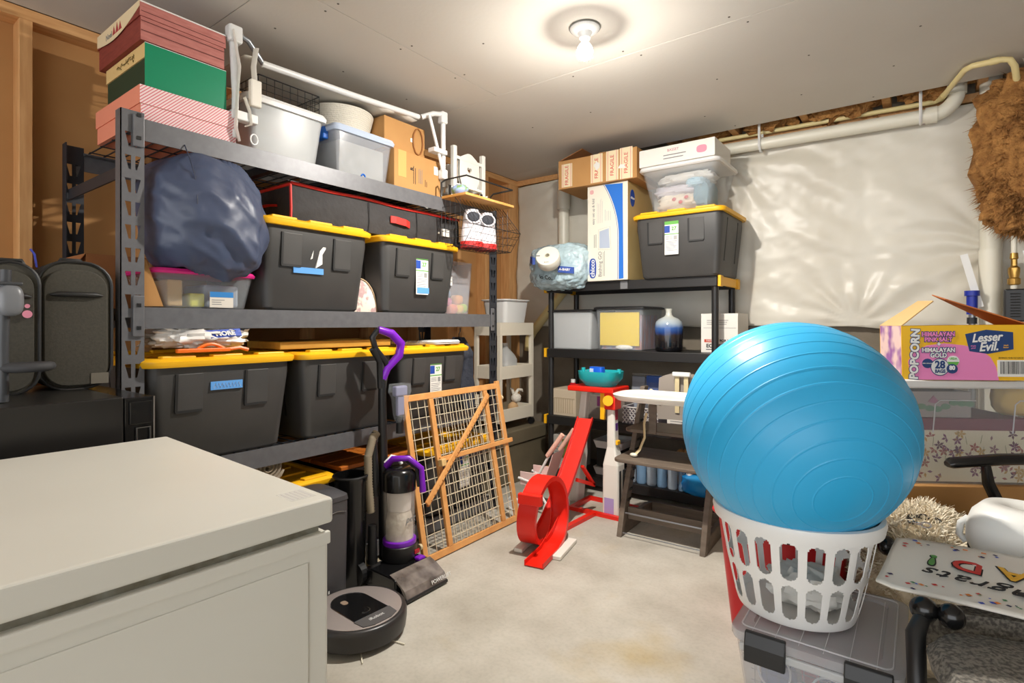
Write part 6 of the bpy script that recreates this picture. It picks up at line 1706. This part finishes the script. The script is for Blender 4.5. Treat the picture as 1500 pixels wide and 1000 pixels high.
hx = thing('hat_box', 'cream floral hat box with a maroon lid inside the clear bin', 'hat box', (0.185, 2.735, 0.508), 33)
hx.location = (0.185 - 0.0, 2.735, 0.508)
FLO = M('floral_cream', (232, 222, 196), 0.7)
part('box_base', FLO, hx, lambda m: m.box(-0.27, 0.20, 0.035, 0.38, 0, 0.20))
part('lid', M('maroon_card', (118, 26, 56), 0.6), hx, lambda m: m.box(-0.275, 0.205, 0.030, 0.385, 0.20, 0.245))
r = random.Random(11)
cols = [(128, 72, 110), (170, 96, 90), (122, 128, 92), (196, 156, 90), (150, 110, 120), (104, 60, 84)]
fm = [MB() for _ in cols]
for k in range(85):
    x, z = r.uniform(-0.26, 0.19), r.uniform(0.012, 0.188)
    i = r.randrange(len(cols))
    a0 = r.uniform(0, PI)
    if i in (2,):
        fm[i].bar((x, 0.0345, z), (x + 0.012 * math.cos(a0), 0.0345, z + 0.03 * abs(math.sin(a0)) + 0.006), 0.0015, 0.001)
        continue
    for q in range(r.choice((1, 3, 5))):
        a = a0 + q * 1.26
        p = Vector((x + 0.010 * math.cos(a), 0.0346, z + 0.010 * math.sin(a)))
        d = Vector((math.cos(a), 0, math.sin(a))) * 0.0105
        w_ = Vector((-math.sin(a), 0, math.cos(a))) * 0.005
        fm[i].add([p - d, p - w_, p + d, p + w_], [(0, 1, 2, 3)])
for i, f_ in enumerate(fm):
    if f_.v:
        f_.build('flower_print', M('floral_%d' % i, cols[i], 0.8), hx, normals=False)
hy = thing('hat_box', 'small grey floral box on the maroon hat-box lid', 'hat box', (0.185, 2.735, 0.508 + 0.2465), 33)
part('box_base', M('grey_floral', (168, 156, 152), 0.7), hy, lambda m: m.box(-0.26, 0.0, 0.05, 0.25, 0, 0.10))
gm = MB()
r = random.Random(4)
for k in range(9):
    x, z = -0.245 + 0.03 * k, 0.02 + r.uniform(0, 0.03)
    gm.prism([(x + 0.018 * math.cos(2 * PI * q / 8), z + 0.010 + 0.012 * math.sin(2 * PI * q / 8)) for q in range(8)], 'y', 0.0485, 0.05)
gm.build('leaf_print', M('leaf_green', (104, 140, 112), 0.8), hy)
part('flower_print', M('lily_pink', (168, 104, 136), 0.8), hy, lambda m: m.prism([(-0.16, 0.06), (-0.14, 0.085), (-0.12, 0.06), (-0.14, 0.054)], 'y', 0.0485, 0.05))
tw = part('yellow_towel', M('towel_yellow', (226, 190, 110), 0.9), None, lambda m: m.blob((0, 0, 0.065), (0.07, 0.08, 0.065), 0.1, 2, 32, 16, 0.6, None, 1), smooth=60)
tw.location = (0.30, 2.965, 0.508 + 0.247)
tag(tw, 'rolled yellow cloth inside the clear hat-box bin', 'cloth')
# popcorn carton
pc = thing('popcorn_carton', 'open yellow and pink popcorn carton on the white bin lid', 'carton', (0.132, 2.657, 0.909), (0, -0.8, 22))
pc.scale = (0.83, 1, 1)
PYE, PPK, PNV = M('popcorn_yellow', (240, 186, 26), 0.5), M('popcorn_pink', (228, 130, 186), 0.5), M('popcorn_navy', (18, 56, 112), 0.5)
PIN = M('carton_inside', (196, 112, 70), 0.8)
PW, PD, PH = 0.49, 0.21, 0.205
def pcart(m):
    m.mat(0)
    m.box(-PW / 2, PW / 2, 0, 0.004, 0, PH)
    m.box(-PW / 2, PW / 2, PD - 0.004, PD, 0, PH)
    m.mat(1)
    m.box(-PW / 2, -PW / 2 + 0.004, 0.004, PD - 0.004, 0, PH)
    m.mat(0)
    m.box(PW / 2 - 0.004, PW / 2, 0.004, PD - 0.004, 0, PH)
    m.box(-PW / 2 + 0.004, PW / 2 - 0.004, 0.004, PD - 0.004, 0, 0.004)
part('carton', [PYE, M('popcorn_side', (226, 196, 190), 0.6, noise_=(12, 2, 0.45, 0.6), col2=(150, 96, 160))], pc, pcart)
part('flap', M('flap_tan', (216, 180, 124), 0.8), pc, lambda m: m.add([(-PW / 2, 0, PH), (-PW / 2, PD, PH), (-PW / 2 + 0.17, PD, PH + 0.10), (-PW / 2 + 0.16, 0.06, PH + 0.095)], [(0, 1, 2, 3)]), solid=0.004)
part('flap', M('flap_rust', (176, 92, 50), 0.8, noise_=(3, 3), col2=(206, 120, 50)), pc, lambda m: m.add([(PW / 2, 0, PH), (PW / 2, PD, PH), (PW / 2 - 0.26, PD, PH + 0.125), (PW / 2 - 0.31, 0.01, PH + 0.10)], [(0, 1, 2, 3)]), solid=0.004)
yf = -0.0008
part('pink_curve', PPK, pc, lambda m: m.prism([(-PW / 2 + 0.055, 0.0), (-PW / 2 + 0.03, 0.03), (-PW / 2 + 0.025, 0.07), (-PW / 2 + 0.05, 0.105), (-PW / 2 + 0.10, 0.13), (-PW / 2 + 0.17, 0.138), (-0.0, 0.13), (0.06, 0.115), (0.10, 0.085), (0.12, 0.05), (0.13, 0.0)], 'y', yf, 0.0))
def otext(s_, size, o, right=(1, 0, 0), up=(0, 0, 1), fill=WHITE, line=PNV, off=0.0012, ol=0.003, **k):
    text('lettering_outline', s_, size, line, pc, (o[0], yf - 0.0006, o[1]), right, up, offset=ol, ext=0.0003, **k)
    text('lettering', s_, size, fill, pc, (o[0], yf - 0.0014, o[1]), right, up, offset=off, ext=0.0003, **k)
otext('POPCORN', 0.046, (-PW / 2 + 0.052, 0.098), (0.06, 0, 1), (-1, 0, 0), sx=0.88, off=0.002, ol=0.0045)
otext('HIMALAYAN', 0.023, (-0.10, 0.172), fill=PPK, off=0.0008, ol=0.0032)
otext('PINK SALT', 0.023, (-0.10, 0.152), fill=PPK, off=0.0008, ol=0.0032)
otext('+', 0.026, (-0.098, 0.134), off=0.001, ol=0.002)
otext('HIMALAYAN', 0.023, (-0.10, 0.112), off=0.0008, ol=0.0032)
otext('GOLD', 0.023, (-0.10, 0.092), off=0.0008, ol=0.0032)
def disc(name, x, z, a, b, mat, y=yf - 0.0006):
    return part(name, mat, pc, lambda m: m.prism([(x + a * math.cos(2 * PI * k / 28), z + b * math.sin(2 * PI * k / 28)) for k in range(28)], 'y', y, 0.0))
disc('badge', -0.143, 0.062, 0.022, 0.018, PNV)
disc('badge_ring', -0.095, 0.048, 0.037, 0.033, PNV)
disc('badge', -0.095, 0.048, 0.034, 0.030, M('badge_grey', (216, 218, 216), 0.5), yf - 0.001)
text('lettering', '28', 0.04, PNV, pc, (-0.095, yf - 0.0016, 0.056), offset=0.0015, ext=0.0003)
text('lettering', 'BAGS', 0.017, PNV, pc, (-0.095, yf - 0.0016, 0.032), offset=0.0008, ext=0.0003)
text('lettering', '100% ORGANIC', 0.006, WHITE, pc, (-0.143, yf - 0.001, 0.062), ext=0.0003)
disc('badge', -0.043, 0.072, 0.024, 0.019, WHITE)
part('badge_band', GREEN, pc, lambda m: m.prism([(-0.066, 0.068), (-0.02, 0.068), (-0.028, 0.055), (-0.058, 0.055)], 'y', yf - 0.001, 0))
text('lettering', 'USDA', 0.011, GREEN, pc, (-0.043, yf - 0.001, 0.08), offset=0.0004, ext=0.0003)
disc('badge', -0.048, 0.042, 0.022, 0.018, PNV, yf - 0.0012)
text('lettering', '80', 0.022, WHITE, pc, (-0.048, yf - 0.0018, 0.045), offset=0.001, ext=0.0003)
part('logo_plate', PNV, pc, lambda m: m.prism([(0.005, 0.172), (0.085, 0.188), (0.185, 0.178), (0.186, 0.115), (0.09, 0.098), (0.02, 0.108)], 'y', yf - 0.0004, 0))
text('logo_lettering', 'Lesser', 0.043, WHITE, pc, (0.085, yf - 0.001, 0.158), (1, 0, 0.06), (0, 0, 1), offset=0.0012, ext=0.0003, shear=0.3)
text('logo_lettering', 'Evil.', 0.046, WHITE, pc, (0.092, yf - 0.001, 0.124), (1, 0, 0.06), (0, 0, 1), offset=0.0012, ext=0.0003, shear=0.3)
text('lettering', 'snack\nbetter', 0.008, YEL, pc, (0.158, yf - 0.001, 0.126), ext=0.0003)
text('lettering', 'simply\ngood', 0.008, PPK, pc, (0.035, yf - 0.001, 0.124), ext=0.0003)
text('lettering', '28 BAGS / 0.46 OZ EACH', 0.0085, INK, pc, (0.175, yf - 0.0005, 0.083), ext=0.0003)
bcp = boxp('barcode_plate', PAPER, pc, 0.125, 0.235, yf - 0.0006, 0, 0.014, 0.075)
r = random.Random(2)
m = MB()
x = 0.135
while x < 0.224:
    w_ = r.choice((0.0012, 0.002, 0.003))
    m.box(x, x + w_, yf - 0.001, yf - 0.0006, 0.024, 0.07)
    x += w_ + r.choice((0.0012, 0.002, 0.003))
m.build('bars', INK, bcp)

# ------------------------------------------------------------------ pump fittings by the wall under the insulation
pv = thing('sump_discharge', 'white and brass sump pipe fitting under the insulation', 'pipe fitting', (0.33, 3.50, 0.0))
BRS = M('brass', (196, 156, 84), 0.3, metal=0.9)
part('riser', PVC, pv, lambda m: m.cyl((-0.06, 0.03, 0.0), (-0.06, 0.03, 1.48), 0.042, 18), smooth=50)
part('valve_body', BRS, pv, lambda m: m.lathe([(0.016, 1.30), (0.024, 1.305), (0.024, 1.33), (0.018, 1.335), (0.022, 1.36), (0.022, 1.38), (0.012, 1.39), (0.012, 1.42), (0.016, 1.425), (0.014, 1.45)], 12, (0.02, -0.05, 0)), smooth=30)
part('valve_line', PVC, pv, lambda m: m.cyl((0.02, -0.05, 0.3), (0.02, -0.05, 1.30), 0.013, 12).cyl((0.02, -0.05, 1.45), (0.02, -0.05, 1.53), 0.011, 12), smooth=50)
part('strap', WHITE, pv, lambda m: m.bar((-0.16, -0.02, 1.46), (-0.10, -0.03, 1.20), 0.03, 0.004, (0, 1, 0)))
part('strap', WHITE, pv, lambda m: m.bar((0.06, -0.07, 1.46), (0.11, -0.07, 1.22), 0.028, 0.004, (0, 1, 0)))
pm = thing('pump_controller', 'black vented control box mounted by the white riser', 'control box', (0.375, 3.38, 1.13))
part('case', BLACK, pm, lambda m: m.box(-0.065, 0.10, 0, 0.06, 0, 0.15), bevel=0.006)
part('bracket', STEELD, pm, lambda m: m.box(-0.02, 0.02, 0.058, 0.10, 0.05, 0.10))
for rx in range(4):
    for rz in range(4):
        part('vent_slot', M('vent_light', (150, 146, 136), 0.6), pm, lambda mm: mm.box(0.022 + 0.015 * rx, 0.032 + 0.015 * rx, -0.001, 0.0, 0.022 + 0.028 * rz, 0.042 + 0.028 * rz))
for rz in range(9):
    part('side_fin', M('fin_dark', (14, 14, 14), 0.7), pm, lambda mm: mm.box(-0.045, -0.01, -0.0015, 0.0, 0.02 + 0.013 * rz, 0.026 + 0.013 * rz))
bf = part('blue_fitting', M('fitting_blue', (30, 50, 160), 0.4), None, lambda m: m.cyl((0, 0, 0), (0, 0, 0.09), 0.022, 14).cyl((0, 0, 0.09), (0, 0, 0.115), 0.03, 14), smooth=40)
bf.location = (0.20, 3.46, 1.165)
tag(bf, 'blue and black valve cap beside the vented control box', 'valve')
bl_ = thing('wall_bracket_pipe', 'thin grey conduit carrying the blue valve cap', 'conduit', (0.20, 3.46, 0))
part('conduit', GREYM, bl_, lambda m: m.cyl((0, 0, 0), (0, 0, 1.164), 0.014, 12), smooth=50)
part('collar', STEELD, bl_, lambda m: m.cyl((0, 0, 1.12), (0, 0, 1.15), 0.02, 12), smooth=50)
wbag = part('white_bag', BAGM, None, lambda m: m.blob((0, 0, 0), (0.06, 0.05, 0.14), 0.2, 2, 30, 20, 0.9, None, 8, 0.2), smooth=50)
wbag.location = (0.505, 3.36, 1.24)
tag(wbag, 'white plastic bag hanging beside the control box at right edge', 'bag')
cpb = part('hanging_scrap', SHEET, None, lambda m: m.grid(lambda u, v: (0.36 + 0.16 * u + 0.03 * v, 3.30 - 0.03 * math.sin(3 * u), 2.30 - 0.17 * v * (0.4 + 0.6 * u) - 0.01 * math.sin(7 * u)), 14, 10), smooth=60, solid=0.002)
tag(cpb, 'torn white plastic scrap hanging from the ceiling corner above the insulation', 'plastic scrap')

# ------------------------------------------------------------------ rug, chairs, bag in the lower right
SHG = M('shag_cream', (226, 210, 180), 0.95, noise_=(40, 4), col2=(176, 154, 120))
rg_ = thing('shaggy_rug', 'folded cream shaggy rug with a chain on it', 'rug', (-0.02, 2.30, 0.0))
part('backing', SHG, rg_, lambda m: m.blob((0.0, 0.0, 0.235), (0.165, 0.225, 0.24), 0.12, 2, 50, 30, 0.6, lambda p: Vector((p.x, p.y, max(p.z, 0.0))), 3), smooth=60)
fm_ = MB()
r = random.Random(9)
for k in range(9000):
    th = r.uniform(-0.25, PI / 2)
    ph = r.uniform(0, 2 * PI)
    pw6 = lambda t: math.copysign(abs(t) ** 0.6, t)
    d = Vector((pw6(math.cos(th)) * pw6(math.cos(ph)), pw6(math.cos(th)) * pw6(math.sin(ph)), pw6(math.sin(th))))
    kk = 1 + 0.12 * noise.fractal(d * 2 + Vector((3, 5.1, -3)), 0.9, 2.0, 4)
    p = Vector((d.x * 0.165 * kk, d.y * 0.225 * kk, 0.235 + d.z * 0.24 * kk))
    q = p + d * 0.018 + Vector((r.gauss(0, .013), r.gauss(0, .013), r.gauss(-.002, .009)))
    s_ = Vector((r.gauss(0, 1), r.gauss(0, 1), r.gauss(0, 1))).normalized() * 0.0028
    fm_.add([p - s_, p + s_, q + s_ * 0.5, q - s_ * 0.5], [(0, 1, 2, 3)])
o = fm_.build('shag_pile', M('shag_fiber', (246, 238, 218), 0.9, noise_=(60, 2), col2=(222, 206, 178)), rg_, normals=False)
o['kind'] = 'stuff'
cn = thing('link_chain', 'short dark chain curled on the shaggy rug', 'chain', (0.01, 2.20, 0.482))
for k in range(9):
    a = 0.6 + 4.2 * k / 8
    p = Vector((0.042 * math.cos(a), 0.042 * math.sin(a), 0.004))
    d = Vector((-math.sin(a), math.cos(a), 0))
    e = Vector((math.cos(a), math.sin(a), 0)) if k % 2 else Vector((0, 0, 1))
    part('link', CHROME if k > 6 else BLACK, cn, lambda m: m.tube([p + d * 0.013 * math.cos(q * PI / 5) + e * 0.008 * math.sin(q * PI / 5) for q in range(10)], 0.003, 5, True), smooth=50)
# near grey chair
GFB = M('grey_tweed', (132, 126, 116), 0.9, noise_=(120, 3, 0.4, 0.6), col2=(84, 80, 74), bump=(160, 0.6, 0.004))
gc = thing('office_chair', 'grey tweed office chair in the near right corner', 'office chair', (0.262, 1.385, 0), 14)
part('seat_cushion', GFB, gc, lambda m: m.loft([rr(0.40, 0.36, 0.07, 0.38, 0, 0, 6), rr(0.45, 0.41, 0.10, 0.40, 0, 0, 6), rr(0.46, 0.42, 0.10, 0.425, 0, 0, 6), rr(0.43, 0.39, 0.10, 0.45, 0, 0, 6), rr(0.30, 0.26, 0.08, 0.458, 0, 0, 6)]), smooth=60)
part('seat_pan', BLACK, gc, lambda m: m.loft([rr(0.36, 0.32, 0.07, 0.35, 0, 0, 5), rr(0.42, 0.38, 0.09, 0.382, 0, 0, 5)]), smooth=40)
part('back_cushion', GFB, gc, lambda m: m.loft([[(x * 0.21, 0.265 + 0.03 * (1 - x * x) + dy, z) for x, dy in ((-1, 0), (-0.5, 0), (0, 0), (0.5, 0), (1, 0), (1, 0.035), (0.5, 0.045), (0, 0.05), (-0.5, 0.045), (-1, 0.035))] for z in (0.37, 0.39, 0.43, 0.45)]), smooth=60)
part('back_frame', BLACK, gc, lambda m: m.tube([(-0.235, 0.10, 0.10), (-0.24, 0.14, 0.30), (-0.232, 0.19, 0.43), (-0.21, 0.225, 0.455)], [0.014, 0.018, 0.02, 0.016], 10), smooth=50)
part('pivot_knob', BLACKG, gc, lambda m: m.blob((-0.205, 0.235, 0.468), (0.028, 0.028, 0.028), 0, 1, 20, 12).blob((-0.16, 0.215, 0.47), (0.026, 0.026, 0.028), 0, 1, 20, 12), smooth=60)
part('gas_column', BLACK, gc, lambda m: m.cyl((0, 0, 0.08), (0, 0, 0.35), 0.025, 16), smooth=50)
for k in range(5):
    a = 2 * PI * k / 5 + 0.3
    lg = part('base_leg', BLACK, gc, lambda m: m.tube([(0, 0, 0.09), (0.24 * math.cos(a), 0.24 * math.sin(a), 0.065)], [0.022, 0.014], 8), smooth=50)
    part('caster', BLACKG, lg, lambda m: m.blob((0.24 * math.cos(a), 0.24 * math.sin(a), 0.028), (0.026, 0.026, 0.027), 0, 1, 14, 8), smooth=50)
# black chair behind, arm rest rising
kc = thing('desk_chair', 'black desk chair with a curved armrest behind the white child seat', 'desk chair', (0.42, 2.30, 0), 39)
part('seat_pan', BLACK, kc, lambda m: m.loft([rr(0.32, 0.32, 0.09, 0.27, 0, 0, 5), rr(0.38, 0.38, 0.11, 0.30, 0, 0, 5), rr(0.36, 0.36, 0.10, 0.335, 0, 0, 5)]), smooth=50)
part('arm_pad', BLACKG, kc, lambda m: m.tube([(-0.234, 0.264, 0.645), (-0.22, 0.264, 0.65), (-0.05, 0.264, 0.66), (0.16, 0.264, 0.66)], [0.014, 0.024, 0.026, 0.024], 10, sq=0.75), smooth=50)
part('arm_post', BLACKG, kc, lambda m: m.tube([(-0.10, 0.264, 0.645), (-0.09, 0.264, 0.58), (-0.04, 0.25, 0.46), (0.02, 0.18, 0.30)], [0.014, 0.018, 0.02, 0.02], 10), smooth=50)
part('gas_column', BLACK, kc, lambda m: m.cyl((0, 0, 0.08), (0, 0, 0.27), 0.025, 16), smooth=50)
for k in range(5):
    a = 2 * PI * k / 5 + 0.9
    lg = part('base_leg', BLACK, kc, lambda m: m.tube([(0, 0, 0.09), (0.2 * math.cos(a), 0.2 * math.sin(a), 0.065)], [0.022, 0.014], 8), smooth=50)
    part('caster', BLACKG, lg, lambda m: m.blob((0.2 * math.cos(a), 0.2 * math.sin(a), 0.028), (0.026, 0.026, 0.027), 0, 1, 14, 8), smooth=50)
cst = part('caster_wheel', BLACKG, None, lambda m: m.blob((0, 0, 0.03), (0.026, 0.03, 0.03), 0, 1, 18, 12), smooth=50)
cst.location = (-0.085, 2.06, 0.40)
tag(cst, 'loose black caster wheel at the rug edge beside the basket', 'caster')
# white child seat with a dark pad
wsx = thing('child_seat', 'white molded child seat shell with a dark grey padded base', 'child seat', (0.262, 2.10, 0.337), -20)
wsx.scale = (0.86, 0.86, 0.95)
WSH = M('shell_white', (230, 229, 224), 0.28)
def shell(m):
    loops = []
    for z, a, b, dx in ((0.0, 0.165, 0.13, 0.0), (0.03, 0.175, 0.14, -0.003), (0.08, 0.172, 0.14, -0.006), (0.12, 0.155, 0.125, -0.008), (0.145, 0.13, 0.10, -0.008), (0.152, 0.095, 0.065, -0.005), (0.135, 0.08, 0.05, -0.004), (0.10, 0.07, 0.045, -0.002)):
        loops.append([(dx + a * math.copysign(abs(math.cos(t)) ** 0.75, math.cos(t)), b * math.copysign(abs(math.sin(t)) ** 0.75, math.sin(t)), z + 0.13) for t in [2 * PI * k / 44 for k in range(44)]])
    m.loft(loops)
part('shell', WSH, wsx, shell, smooth=60)
part('cup_lining', M('lining_tan', (176, 162, 140), 0.6), wsx, lambda m: m.lathe([(0.068, 0.232), (0.001, 0.231)], 30, sx=1.0, sy=0.63))
part('side_handle', WSH, wsx, lambda m: m.tube([(-0.165, -0.05, 0.22), (-0.185, -0.055, 0.20), (-0.19, -0.055, 0.165), (-0.17, -0.055, 0.145)], 0.011, 8), smooth=50)
part('pad', M('pad_charcoal', (52, 52, 50), 0.8, bump=(40, 0.3, 0.01)), wsx, lambda m: m.loft([[(dx + a * math.cos(t), b * math.sin(t), z) for t in [2 * PI * k / 40 for k in range(40)]] for z, a, b, dx in ((0.0, 0.10, 0.09, 0.04), (0.05, 0.15, 0.12, 0.01), (0.10, 0.172, 0.135, -0.003), (0.135, 0.176, 0.138, -0.004), (0.15, 0.165, 0.13, -0.004))]), smooth=50)
# congratulations bag lying upside down
gb_ = thing('gift_bag', 'flat white graduation gift bag with upside-down colorful lettering', 'gift bag', (0.165, 1.745, 0.497), (4, 0, -8))
BGW = M('bag_paper', (228, 224, 214), 0.35)
def bz(x, y):
    return 0.012 * math.sin(x * 6 + 0.8) + 0.008 * math.sin(y * 14)
def bagsurf(u, v):
    x = -0.24 + 0.50 * u
    y = -0.15 + 0.30 * v
    if u < 0.08:
        y *= 0.86 + 0.14 * u / 0.08
    return (x, y, bz(x, y))
part('bag_sheet', BGW, gb_, lambda m: m.grid(bagsurf, 40, 16), smooth=60, solid=0.006)
def btext(s_, size, x, y, mat, off=0.0, **k):
    return text('lettering', s_, size, mat, gb_, (x, y, bz(x, y) + 0.0042 + off * 0.2), (-1, 0.0, 0), (0, -1, 0.0), ext=0.001, offset=off, **k)
LR, LG_, LY, LB = M('let_red', (204, 50, 44), 0.5), M('let_green', (80, 150, 70), 0.5), M('let_yellow', (236, 180, 40), 0.5), M('let_blue', (50, 100, 180), 0.5)
for ch_, x, mt in (('G', 0.16, LB), ('R', 0.085, LR), ('A', 0.01, LY), ('D', -0.075, LR), ('!', -0.145, LG_)):
    text('lettering_outline', ch_, 0.085, INK, gb_, (x, 0.03, bz(x, 0.03) + 0.0042), (-1, 0, 0), (0, -1, 0), ext=0.0008, offset=0.0045)
    text('lettering', ch_, 0.085, mt, gb_, (x, 0.03, bz(x, 0.03) + 0.0056), (-1, 0, 0), (0, -1, 0), ext=0.0008, offset=0.0015)
text('lettering', 'Congrats', 0.07, INK, gb_, (0.0, -0.05, bz(0.0, -0.05) + 0.0066), (-1, 0, 0), (0, -1, 0), ext=0.0008, shear=0.4, space=1.15)
r = random.Random(21)
cm = {k: MB() for k in range(5)}
for k in range(90):
    x, y = r.uniform(-0.23, 0.25), r.choice((r.uniform(-0.14, -0.09), r.uniform(0.085, 0.14), r.uniform(-0.13, 0.13)))
    if -0.18 < x < 0.2 and -0.09 < y < 0.085:
        continue
    if x < -0.2 and abs(y) > 0.12:
        continue
    i = r.randrange(5)
    q = r.uniform(0.003, 0.008)
    a = r.uniform(0, 6)
    z = bz(x, y) + 0.0048
    cm[i].add([(x + q * math.cos(a + t), y + q * 0.8 * math.sin(a + t), z) for t in (0, 1.9, 3.4, 4.9)], [(0, 1, 2, 3)])
for i, c_ in enumerate(((40, 80, 190), (206, 50, 50), (70, 140, 90), (230, 130, 40), (40, 40, 90))):
    cm[i].build('confetti_print', M('confetti_%d' % i, c_, 0.5), gb_, normals=False)['kind'] = 'stuff'
part('ribbon_handle', M('handle_black', (40, 38, 38), 0.6), gb_, lambda m: m.tube([(0.02, -0.065, 0.016), (0.09, -0.06, 0.022), (0.16, -0.05, 0.02), (0.24, -0.07, 0.012)], 0.010, 8, sq=0.3), smooth=50)
